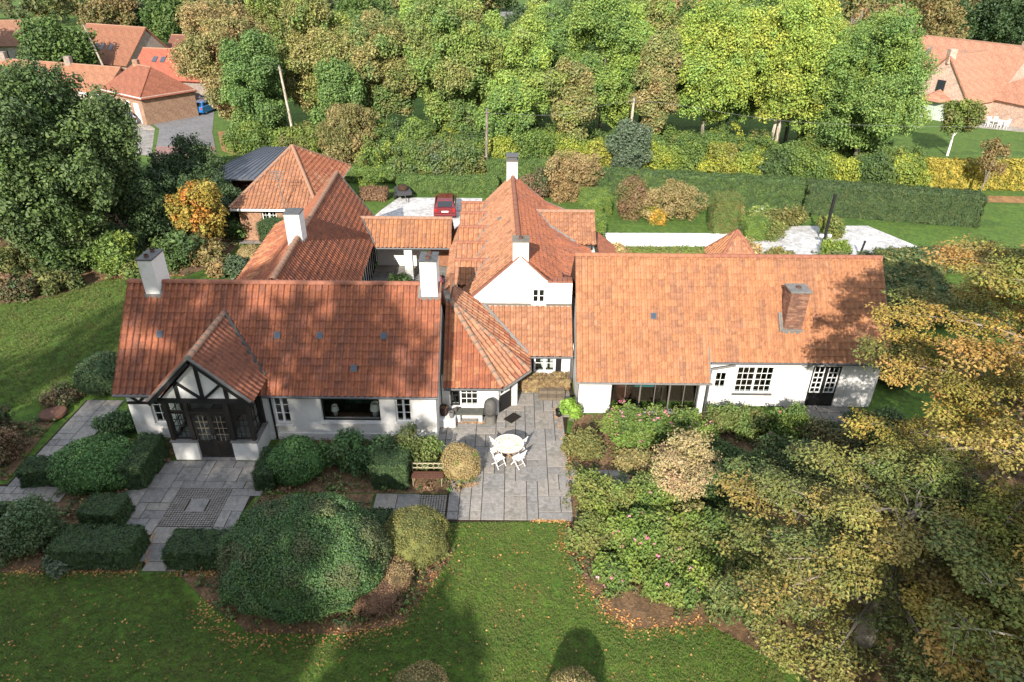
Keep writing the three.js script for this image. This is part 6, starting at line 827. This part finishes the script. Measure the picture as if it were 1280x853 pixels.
tree('young_tree', 'young round-headed tree with a white trunk on the neighbouring lawn', 44.6, -71, 5.6, 2.1, { colors: [...LEAFC.olive, ...LEAFC.light], count: 300, lobes: 14, low: 0.4, bark: std({ color: lin(0.75, 0.74, 0.7) }), r0: 0.14, size: 0.8 });
tree('young_tree', 'slim orange-leaved tree in front of the yellow hedge', 39.6, -57, 5.2, 1.1, { colors: LEAFC.rust, count: 130, lobes: 10, low: 0.3, r0: 0.08, size: 0.6 });

// ---------- left side of the garden ----------
tree('sycamore', 'huge dark green sycamore at the edge of the side lawn', -30.2, -43.5, 12.0, 6.7, { colors: [...LEAFC.green, ...LEAFC.dark, [0.09, 0.125, 0.045], [0.075, 0.11, 0.035]], count: 4600, lobes: 70, lobeR: 1.6, clump: CL.mid, size: 1.25, low: 0.0, cut: -1.1, r0: 0.4, ry: 6.2 });
tree('sycamore', 'second dark sycamore crowding behind the huge one', -38.5, -47, 9.5, 6.0, { colors: [...LEAFC.dark, ...LEAFC.green], count: 2000, lobes: 44, lobeR: 1.6, clump: CL.mid, size: 1.3, low: 0.0, cut: -1.1, r0: 0.35 });
tree('yew_tree', 'dark yew at the carport side of the sycamore', -24.3, -50.5, 6.4, 2.6, { colors: LEAFC.dark, count: 800, lobes: 26, clump: CL.mid, low: 0.0, size: 0.95 }); tree('yew_tree', 'low dark yew in front of the carport wall', -21.6, -48.3, 4.0, 2.2, { colors: LEAFC.dark, count: 620, lobes: 22, clump: CL.mid, low: 0.0, size: 0.9 }); tree('yew_tree', 'dark yew behind the orange maple', -25.0, -46.0, 5.0, 2.6, { colors: LEAFC.dark, count: 620, lobes: 22, clump: CL.mid, low: 0.0 });
tree('maple', 'small orange and yellow autumn maple behind the white chimney', -20.9, -43.8, 4.9, 1.75, { colors: LEAFC.orange, count: 560, lobes: 26, lobeR: 0.6, clump: CL.shrubBig, size: 1.4, low: 0.12, blotch: (p, c) => n3(p.x * 0.7, p.y * 0.7 + 4, p.z * 0.7) < 0.15 ? mix3(c, [0.15, 0.16, 0.03], 0.75) : mix3(c, [0.24, 0.12, 0.03], 0.5), r0: 0.1 });
[[-25.3, -40.9, 1.8, 2.4, ['light', 'green'], 'rounded bright green shrub at the lawn edge near the tall chimney'], [-21.9, -41.4, 1.7, 2.4, ['dark', 'green'], 'dark shrub right behind the tall white chimney'], [-19.6, -41.8, 1.3, 1.4, ['olive', 'rust'], 'mottled olive shrub below the maple'], [-18.6, -40.4, 0.9, 0.9, ['rust', 'dark'], 'low russet shrub on the small back lawn'], [-17.4, -40.2, 0.9, 0.9, ['dark', 'blue'], 'low blue-green shrub on the small back lawn'], [-27.6, -37.9, 1.4, 1.0, ['dark', 'olive'], 'low shrub along the lawn edge under the sycamore'], [-29.6, -37.0, 1.6, 1.2, ['dark', 'brown'], 'dusky shrub along the lawn edge under the sycamore'], [-31.8, -36.8, 1.7, 1.3, ['dark', 'olive'], 'dark shrub at the far corner of the side lawn'], [-33.5, -39.5, 2.2, 2.0, ['dark', 'green'], 'tall dark shrub under the second sycamore'], [-19.4, -46.6, 1.0, 1.2, ['dark', 'green'], 'green shrub at the corner of the brick cottage'], [-14.6, -45.2, 0.8, 1.2, ['green', 'light'], 'green shrub under the cottage windows'], [-28.4, -40.2, 1.9, 2.4, ['dark', 'green'], 'tall dark shrub in front of the huge sycamore'], [-31.0, -40.0, 2.0, 2.2, ['dark', 'olive'], 'dark shrub at the foot of the huge sycamore'], [-26.2, -42.6, 1.7, 2.6, ['dark', 'dark'], 'deep green shrub between the sycamore and the bright shrub'], [-35.5, -38.6, 2.0, 1.8, ['dark', 'brown'], 'dark shrub beyond the lawn corner shrub'], [-23.6, -39.9, 1.0, 0.9, ['olive', 'green'], 'low olive shrub at the lawn edge beside the bright shrub']].forEach(([x, z, r, h, c, lab]) => bush('border_shrub', lab, x, z, r, h, { colors: [...LEAFC[c[0]], ...LEAFC[c[1]]], count: Math.round(160 * r + 80), clump: CL.shrubBig, size: 1.45, lobes: 12, group: 'shrubs around the side lawn' }));
clippedDome('clipped_ball', 'flat brown clipped ball on the small back lawn', -17.4, -42.3, 0.85, 1.0, { colors: LEAFC.straw, dens: 40, clump: CL.fine, size: 1.3 }); clippedBox('topiary_block', 'tall dark clipped block beside the cottage window', -16.3, -44.0, 1.4, 2.2, 1.3, { colors: LEAFC.dark, dens: 30, clump: CL.fine, size: 1.4, category: 'topiary' });
bush('courtyard_plant', 'leafy plant bed in the paved courtyard', -7.0, -38.6, 0.9, 0.7, { colors: [...LEAFC.green, ...LEAFC.dark], count: 160, category: 'plant' }); bush('pink_planter', 'pot of pink flowers in the courtyard behind the chimney', -4.7, -39.2, 0.35, 0.7, { colors: [[0.5, 0.08, 0.15], [0.6, 0.2, 0.3], [0.06, 0.1, 0.03]], count: 60, category: 'plant', size: 0.7, lobes: 5 });

// ---------- around the porch and the front ----------
const PB = 'dark clipped hedge blocks along the porch path';
clippedBox('box_hedge', 'long dark clipped hedge block at the lawn end of the porch path, flower side', -14.1, -16.85, 2.7, 0.9, 1.15, { group: PB }); clippedBox('box_hedge', 'shorter dark clipped hedge block at the lawn end of the porch path', -10.55, -16.8, 2.15, 0.85, 1.05, { group: PB }); clippedBox('box_hedge', 'small dark clipped block behind the long hedge block', -14.75, -18.55, 1.35, 0.85, 1.0, { group: PB }); clippedBox('box_hedge', 'dark clipped cube beside the side path', -18.45, -20.75, 1.15, 0.8, 0.95, { group: PB, turn: 0.1 });
clippedBox('box_hedge', 'clipped hedge running up to the porch plinth', -14.65, -21.25, 0.9, 1.1, 2.1, { group: PB }); clippedBox('box_hedge', 'narrow clipped hedge between porch path and round shrub', -9.55, -21.0, 0.7, 0.9, 1.6, { group: PB }); clippedBox('box_hedge', 'dark clipped cube beside the iron bench', -4.7, -20.85, 1.35, 1.15, 1.0, { group: PB }); clippedBox('box_hedge', 'low clipped hedge between the great bush and the cobbles', -5.1, -18.3, 1.5, 0.55, 0.8, { group: PB });
const GRN = [[0.05, 0.115, 0.03], [0.06, 0.13, 0.032], [0.04, 0.095, 0.028], [0.07, 0.14, 0.035]], DK2 = [[0.05, 0.095, 0.035], [0.06, 0.11, 0.04], [0.04, 0.08, 0.032], [0.085, 0.11, 0.045]];
clippedDome('broad_bush', 'broad bright green bush beside the porch path', -16.3, -21.0, 1.75, 1.5, { rz: 1.35, colors: GRN, dens: 70, clump: CL.shrub, size: 0.75, wobble: 0.1 });
clippedDome('great_bush', 'huge rounded dark green bush on the front lawn', -6.7, -15.85, 2.65, 2.85, { rz: 2.05, colors: [...DK2, ...GRN], dens: 100, clump: CL.fine, size: 1.25, wobble: 0.2, wf: 0.9, blotch: (p, c, r) => n3(p.x * 0.5, p.y * 0.5, p.z * 0.5) > 0.25 ? mix3(c, [0.10, 0.085, 0.045], 0.45) : c });
clippedDome('olive_dome', 'olive clipped dome beside the great bush at the patio corner', -3.3, -17.25, 1.15, 1.55, { colors: [[0.10, 0.115, 0.03], [0.13, 0.13, 0.035], [0.08, 0.095, 0.028], [0.17, 0.16, 0.045]], dens: 60 });
clippedDome('brown_bush', 'low wine-brown bush at the foot of the olive dome', -4.35, -15.15, 0.8, 0.75, { colors: LEAFC.brown, dens: 60, wobble: 0.14, wf: 1.6 }); clippedDome('brown_bush', 'smaller wine-brown bush towards the lawn corner', -3.85, -15.75, 0.65, 0.85, { colors: [...LEAFC.brown, ...LEAFC.straw], dens: 60, wobble: 0.12, wf: 1.6 });
clippedDome('round_shrub', 'rounded bright green shrub under the small window', -8.55, -21.25, 1.05, 1.55, { colors: GRN, dens: 80, clump: CL.shrub, size: 0.72, wobble: 0.1 });
bush('wall_shrub', 'loose green shrubs below the wide window', -6.3, -21.9, 1.9, 1.45, { rz: 0.9, colors: [...GRN, ...DK2], count: 620, clump: CL.shrub, lobes: 18, lobeR: 0.45 }); bush('wall_shrub', 'twiggy olive shrub at the house corner by the patio', -3.9, -22.1, 1.0, 1.5, { colors: [...LEAFC.olive, ...LEAFC.green], count: 300, clump: CL.shrub, lobes: 12, lobeR: 0.4 }); bush('wall_shrub', 'low dark shrub between the clipped cube and the wall', -4.9, -22.0, 0.9, 1.1, { colors: DK2, count: 260, clump: CL.shrub });
clippedDome('straw_ball', 'straw-coloured clipped ball beside the patio', -2.0, -21.25, 0.72, 1.3, { colors: LEAFC.straw, dens: 75, low: 0.45, blotch: (p, c, r) => p.y < 0.22 || n3(p.x * 2, p.y * 2, p.z * 2) > 0.55 ? [0.09, 0.15, 0.03] : c });
bush('fern_clump', 'bright green ferns behind the straw-coloured ball', -2.2, -22.1, 0.6, 0.5, { colors: LEAFC.light, count: 120, clump: CL.shrub, category: 'plant' });
bush('flower_shrub', 'loose dark shrub with a few pale flowers at the lawn corner', -17.3, -17.4, 2.2, 1.7, { rz: 1.4, colors: DK2, count: 800, clump: CL.shrub, lobes: 22, lobeR: 0.55, flowers: { n: 10, colors: [[0.55, 0.42, 0.42], [0.6, 0.55, 0.5]] } }); bush('hosta_clump', 'pale blue-green hosta clump at the foot of the hedge block', -15.3, -16.35, 0.55, 0.4, { colors: LEAFC.blue, count: 80, clump: CL.shrubBig, category: 'plant' }); bush('flower_shrub', 'dark shrub continuing beyond the pale flowers', -21.2, -17.6, 2.0, 1.5, { colors: DK2, count: 520, clump: CL.shrub, lobes: 16 });
bush('dusk_bush', 'dusky bush beside the side path and the millstone', -21.9, -22.6, 2.1, 1.7, { rz: 1.8, colors: [...LEAFC.dark, ...LEAFC.brown], count: 620, clump: CL.shrub, size: 1.2 }); bush('dusk_bush', 'low dark planting between lawn and side path', -20.9, -26.0, 1.0, 0.6, { colors: [...LEAFC.dark, ...LEAFC.brown], count: 200, clump: CL.shrub }); bush('corner_plant', 'leafy plants at the porch corner of the side path', -16.9, -23.8, 1.0, 0.9, { colors: [...DK2, ...GRN], count: 260, clump: CL.shrub });
clippedDome('corner_dome', 'round dark bush at the lawn corner of the house', -19.3, -27.4, 1.25, 1.6, { colors: DK2, dens: 60, clump: CL.shrub, size: 0.75 });
clippedDome('lawn_dome', 'straw-olive clipped dome on the front lawn, great bush side', -2.4, -11.45, 0.78, 1.4, { colors: [...LEAFC.straw, ...LEAFC.olive], dens: 90, low: 0.4, group: 'clipped domes on the front lawn' }); clippedDome('lawn_dome', 'straw-olive clipped dome on the front lawn, beech side', 1.7, -11.35, 0.72, 1.45, { colors: [...LEAFC.straw, ...LEAFC.olive], dens: 90, low: 0.4, group: 'clipped domes on the front lawn' });
clippedBox('dry_hedge', 'dry brown clipped hedge under the recessed window', 1.5, -27.45, 2.4, 0.72, 0.7, { colors: [...LEAFC.straw, ...LEAFC.brown], dens: 60 });

// ---------- beds beside the patio and the studio ----------
const PINK = [[0.6, 0.22, 0.32], [0.68, 0.33, 0.4], [0.55, 0.15, 0.25]], RB = [...LEAFC.light, ...LEAFC.green, [0.16, 0.17, 0.05]];
bush('climber', 'bright green large-leaved climber at the patio edge', 2.72, -24.9, 0.5, 1.4, { colors: [[0.16, 0.27, 0.03], [0.12, 0.22, 0.03]], count: 120, clump: CL.shrubBig, lobes: 8 });
[[2.95, -20.2, 0.7, 0.9, [...LEAFC.olive, ...LEAFC.light], 'small olive shrub where the stepping slabs meet the patio', 0, 0.6], [2.9, -17.6, 0.8, 1.0, [...LEAFC.light, ...LEAFC.olive], 'light shrub at the lawn edge near the patio corner', 0, 0.9], [3.6, -16.1, 0.9, 0.9, RB, 'low pink-dotted shrub above the bare soil', 8, 0.8], [8.4, -22.0, 1.3, 1.0, [...LEAFC.green, ...LEAFC.dark], 'low dark shrub behind the cream tree, studio side', 0, 0.9], [5.2, -21.9, 1.0, 0.5, [...LEAFC.straw, ...LEAFC.olive], 'low dry planting beside the stepping slabs', 0, 0.5], [3.0, -22.8, 0.9, 1.1, LEAFC.olive, 'olive shrub at the patio edge below the climber', 0, 0.9], [5.3, -23.6, 2.0, 1.75, RB, 'pink-flowered green shrub in front of the glazed studio', 36, 1.25], [7.6, -23.5, 1.3, 1.5, RB, 'pink-flowered shrub at the drain pipe', 14, 1.1], [9.9, -24.4, 1.6, 1.1, [...LEAFC.green, ...LEAFC.olive], 'low mixed shrub under the small studio window', 0, 1.0], [11.9, -24.2, 1.2, 1.3, [...LEAFC.light, ...LEAFC.green], 'leafy shrub under the wide studio window', 4, 0.9], [13.2, -23.4, 1.3, 1.1, [...LEAFC.dark, ...LEAFC.rust], 'dark russet shrub before the studio door', 0, 1.2], [15.8, -24.0, 1.6, 1.2, LEAFC.dark, 'dark shrub at the far studio corner', 0, 1.2], [3.4, -19.3, 1.25, 1.25, [...LEAFC.light, ...LEAFC.olive], 'light olive shrub at the patio corner of the large bed', 0, 1.2], [5.4, -19.3, 1.5, 1.5, RB, 'green shrub with pink flowers behind the light olive shrub', 10, 1.1], [4.6, -17.2, 1.8, 1.6, RB, 'wide green shrub with pink flowers at the lawn edge', 26, 1.2], [6.6, -17.2, 1.7, 1.9, [...LEAFC.light, ...LEAFC.green, ...LEAFC.olive], 'tall green shrub in the middle of the large bed', 6, 1.5], [5.4, -15.5, 1.4, 1.2, RB, 'green shrub beside the bare soil at the lawn edge', 6, 1.0], [7.6, -15.0, 1.8, 1.6, [...LEAFC.green, ...LEAFC.olive], 'green shrub half under the beech at the lawn edge', 0, 1.4], [8.6, -20.4, 1.9, 1.6, [...LEAFC.green, ...LEAFC.dark], 'dark green shrub behind the cream-leaved tree', 0, 1.6], [11.4, -21.3, 2.0, 1.3, [...LEAFC.dark, ...LEAFC.olive], 'shadowed shrub between studio and beech', 0, 1.6]].forEach(([x, z, r, h, c, lab, n, rz]) => bush('bed_shrub', lab, x, z, r, h, { rz, colors: c, count: Math.round(260 * r * rz + 120), clump: CL.shrub, size: 1.05, lobes: Math.round(10 + 5 * r), lobeR: 0.36 * Math.sqrt(r), flowers: n ? { n: n * 2, colors: PINK } : null, group: 'shrubs in the beds beside the patio and studio' }));
tree('cream_tree', 'small tree with cream and pink tinted leaves in the large bed', 6.0, -19.0, 3.9, 1.35, { colors: [[0.28, 0.24, 0.11], [0.33, 0.26, 0.14], [0.2, 0.2, 0.07], [0.32, 0.2, 0.12]], count: 420, lobes: 20, lobeR: 0.5, clump: CL.spray2, size: 0.85, low: 0.3, r0: 0.07 });

{ const r = rngOf(313), it = []; for (const q of scene.children.filter((c) => /^(flower_bed|shrub_border)/.test(c.name))) { const g = q.geometry, b = (g.computeBoundingBox(), g.boundingBox), poly = q.userData.outline; const big = /border/.test(q.name), n = (b.max.x - b.min.x) * (b.max.z - b.min.z) * (big ? 2.6 : 12); for (let i = 0; i < n; i++) { const x = rr(r, b.min.x, b.max.x), z = rr(r, b.min.z, b.max.z); if (!inPoly(poly, x, z) || n3(x * 0.8, 5, z * 0.8) < -0.35 || (x > 3 && x < 5.2 && z > -15.4)) continue; it.push({ p: V(x, rr(r, 0.03, 0.14), z), s: rr(r, 0.6, 1.3) * (big ? 1.6 : 1), a: r() * 6.28, c: pal(r, [...LEAFC.green, ...LEAFC.dark, ...LEAFC.olive, ...LEAFC.brown], 0.2) }); } }
  tag(scatter(scene, 'ground_cover', CL.shrub, MAT.leaf, it), 'low mixed ground cover over the soil of the beds', 'ground cover', null, 'stuff'); for (const c of scene.children) delete c.userData.outline; }
// ---------- beeches at the edge of the frame ----------
function beech(name, label, x, z, h, rad, { limbs = 46, seed, perLimb = 26, low = 0.25, colors = LEAFC.beech, size = 1, wm = MAT.barkPale }) {
  const o = thing(name, label, 'tree', [x, 0, z], 0, 'beeches between the studio and the front lawn'), r = rngOf(seed), wood = [], items = [];
  mesh('trunk', limb([V(0, -0.1, 0), V(0.1, h * 0.3, 0.05), V(-0.1, h * 0.65, 0), V(0, h * 0.8, 0.1)], 0.32, 0.04, 9), wm, o);
  for (let i = 0; i < limbs; i++) {
    const t = lerp(low, 0.95, (i + r() * 0.6) / limbs), a = i * 2.399 + rr(r, -0.3, 0.3), reach = rad * (t < 0.5 ? lerp(0.85, 1, t * 2) : lerp(1, 0.28, (t - 0.5) * 2)) * rr(r, 0.8, 1.1);
    const s = V(0, h * t * 0.8, 0), d = V(Math.cos(a), 0, Math.sin(a)), e = s.clone().addScaledVector(d, reach).add(V(0, reach * rr(r, 0.05, 0.32), 0)), m1 = s.clone().lerp(e, 0.4).add(V(rr(r, -0.3, 0.3), reach * 0.1, rr(r, -0.3, 0.3))), m2 = s.clone().lerp(e, 0.75).add(V(rr(r, -0.3, 0.3), reach * 0.06, rr(r, -0.3, 0.3)));
    const cv = new THREE.CatmullRomCurve3([s, m1, m2, e]); wood.push(limb([s, m1, m2, e], 0.09 * (1.2 - t), 0.012, 5, 8));
    const hue = pal(r, colors, 0.25);
    for (let k = 0; k < perLimb; k++) { const u = Math.pow(r(), 0.6) * 0.86 + 0.14, c = cv.getPoint(u), sideways = V(-d.z, 0, d.x).multiplyScalar((r() + r() - 1) * (0.3 + reach * 0.2 * (1.15 - u * 0.75))), p = c.clone().add(sideways).add(V(0, -Math.abs(sideways.length()) * 0.1 + rr(r, -0.12, 0.16), 0)).addScaledVector(d, rr(r, 0, 0.35));
      if (k % 2 === 0 && sideways.length() > 0.25) wood.push(limb([c, c.clone().lerp(p, 0.55).add(V(0, 0.05, 0)), p], 0.014, 0.005, 3, 3));
      const q = pal(r, colors, 0.22); items.push({ p, s: size * rr(r, 0.75, 1.25), a: r() * 6.28, tx: rr(r, -0.3, 0.3), tz: rr(r, -0.3, 0.3), c: [lerp(q[0], hue[0], 0.65), lerp(q[1], hue[1], 0.65), lerp(q[2], hue[2], 0.65)] }); }
  }
  mesh('branches', wood, wm, o); scatter(o, 'crown', CL.spray, MAT.leaf, items); return o;
}
beech('beech', 'tall golden-green beech beside the gable end of the studio', 18.0, -16.4, 18.0, 6.7, { seed: 71, limbs: 120, perLimb: 70, low: 0.16, wm: std({ color: lin(1.6, 1.5, 1.35), map: T.bark, roughness: 1 }) });
beech('beech', 'low spreading beech shading the large bed', 10.9, -13.8, 7.2, 4.8, { seed: 72, limbs: 54, perLimb: 44, low: 0.2, wm: std({ color: lin(1.5, 1.4, 1.25), map: T.bark, roughness: 1 }), colors: [[0.09, 0.125, 0.03], [0.075, 0.11, 0.028], [0.13, 0.14, 0.035], [0.22, 0.18, 0.04], [0.06, 0.09, 0.026], [0.26, 0.17, 0.045]] });
beech('beech', 'golden beech over the lawn corner by the clipped domes', 14.2, -9.4, 9.4, 4.6, { seed: 73, limbs: 64, perLimb: 52, low: 0.3 });
// tall trees behind the viewpoint whose shade lies over the porch wing and the lawn
[[-15.6, 12, 20.5, 5.2, 'broad hornbeam across the front lawn, facing the patio'], [-24.5, 13, 21, 6.0, 'broad hornbeam across the front lawn, facing the porch'], [-34.5, 14, 20, 6.0, 'broad hornbeam across the front lawn, facing the side path'], [-8.4, 12, 15.8, 3.3, 'small hornbeam across the front lawn, facing the clipped domes']].forEach(([x, z, h, r, lab]) => tree('hornbeam', lab, x, z, h, r, { colors: LEAFC.green, count: 2600, lobes: 60, lobeR: r * 0.32, clump: CL.far, size: 1.4, low: 0.05, cut: -0.95, r0: 0.4, group: 'hornbeams across the front lawn' }));
[[-15.8, 14, 32, 4.8, 'tall thin-crowned poplar across the front lawn, facing the patio'], [-22.5, 15, 34, 5.6, 'tall thin-crowned poplar across the front lawn, facing the porch'], [-30.5, 15, 32, 5.0, 'tall thin-crowned poplar across the front lawn, facing the side path'], [6.6, 14, 23.5, 4.2, 'shorter thin-crowned poplar across the front lawn, facing the beeches']].forEach(([x, z, h, r, lab]) => tree('poplar', lab, x, z, h, r, { colors: LEAFC.green, count: 400, lobes: 110, lobeR: r * 0.28, clump: CL.far, size: 1.0, low: 0.45, r0: 0.3, group: 'poplars across the front lawn' }));
// ---------- grass and fallen leaves ----------
{
  const r = rngOf(808), blade = clumpGeo(9, 0.07, 0.10, 0.014, 61, { upBias: -0.2 }), it = [], avoid = [[[2.1, -18.7], [2.0, -17.3], [2.9, -14.8], [3.8, -14.1], [6.3, -14.3], [8, -13], [12, -10], [12, -25], [2.3, -25]]];
  const lawns = [[[-24, -15.9], [-12.6, -16.1], [-11.4, -16.2], [-10.1, -14.8], [-8.4, -13.6], [-5.2, -13.6], [-3.4, -14.2], [-2.0, -17.0], [-2.3, -18.55], [2.1, -18.65], [2.0, -17.3], [2.9, -14.8], [3.8, -14.1], [6.3, -14.3], [8, -13], [8, -10], [-24, -10]], [[-34, -36.4], [-29.7, -35.8], [-27.5, -36.8], [-25.7, -39.1], [-21, -39.6], [-16.3, -39.4], [-16.3, -29], [-18.3, -28.5], [-20.5, -26.6], [-24, -24.3], [-38, -24.3], [-38, -36]]];
  const P = [[0.085, 0.132, 0.024], [0.10, 0.145, 0.027], [0.07, 0.115, 0.022], [0.12, 0.145, 0.032]];
  lawns.forEach((poly, k) => { const xs = poly.map((p) => p[0]), zs = poly.map((p) => p[1]), n = k ? 26000 : 60000; for (let i = 0; i < n; i++) { const x = rr(r, Math.min(...xs), Math.max(...xs)), z = rr(r, Math.min(...zs), Math.max(...zs)); if (inPoly(poly, x, z)) it.push({ p: V(x, 0.01, z), s: rr(r, 0.6, 1.2) * (k ? 1.5 : 1), a: r() * 6.28, c: mix3(pal(r, P), [0.13, 0.13, 0.04], ss(0.2, 0.7, n3(x * 0.5, 3, z * 0.5)) * 0.5) }); } });
  const m = scatter(scene, 'grass', blade, MAT.leaf, it); tag(m, 'short mown grass of the lawns', 'grass', null, 'stuff');
  const lf = clumpGeo(1, 0.001, 0.085, 0.06, 62, { upBias: 3 }), fl = [], LC = [[0.42, 0.17, 0.05], [0.36, 0.13, 0.04], [0.5, 0.26, 0.09], [0.30, 0.12, 0.05], [0.45, 0.32, 0.12]];
  const drop = (x, z, y = 0.045) => fl.push({ p: V(x, y, z), s: rr(r, 0.6, 1.2), a: r() * 6.28, tx: rr(r, -0.35, 0.35), tz: rr(r, -0.35, 0.35), c: pal(r, LC, 0.25) });
  for (let i = 0; i < 7000; i++) { const x = rr(r, -24, 8), z = rr(r, -19, -10); if (inPoly(lawns[0], x, z) && r() < 0.1 + 0.9 * ss(0.0, 0.7, n3(x * 0.45, 7, z * 0.45) * 0.6 + n3(x * 1.6, 2, z * 1.6) * 0.5)) drop(x, z); }
  const edge = (pts, n, w) => { for (let i = 0; i < n; i++) { const t = r() * (pts.length - 1), k = Math.floor(t), f = t - k, a = pts[k], b = pts[k + 1]; drop(lerp(a[0], b[0], f) + (r() + r() - 1) * w, lerp(a[1], b[1], f) + (r() + r() - 1) * w, 0.03); } };
  edge([[2.1, -18.7], [2.0, -17.3], [2.9, -14.8], [3.8, -14.1], [6.3, -14.3]], 650, 0.5); edge([[-10.1, -14.8], [-8.4, -13.6], [-5.2, -13.6], [-3.4, -14.2], [-2.1, -17.0]], 650, 0.5); edge([[-17, -16.1], [-12.6, -16.2]], 320, 0.3); edge([[-11.5, -16.2], [-9.6, -16.2]], 220, 0.25); edge([[2.0, -26], [2.3, -23], [2.3, -21]], 260, 0.2); edge([[-2.6, -24.7], [-1.2, -24.7]], 120, 0.12); edge([[-1.3, -20.7], [-2.2, -20.5]], 160, 0.18); edge([[-12.5, -16.6], [-12.9, -18]], 60, 0.12); edge([[0.8, -18.7], [2.0, -18.7]], 120, 0.12); edge([[-26, -39.3], [-21, -40]], 160, 0.3);
  const f = scatter(scene, 'fallen_leaves', lf, MAT.leaf, fl); tag(f, 'orange and brown fallen leaves strewn on the lawn and bed edges', 'leaves', null, 'stuff');
}
renderer.render(scene, camera);
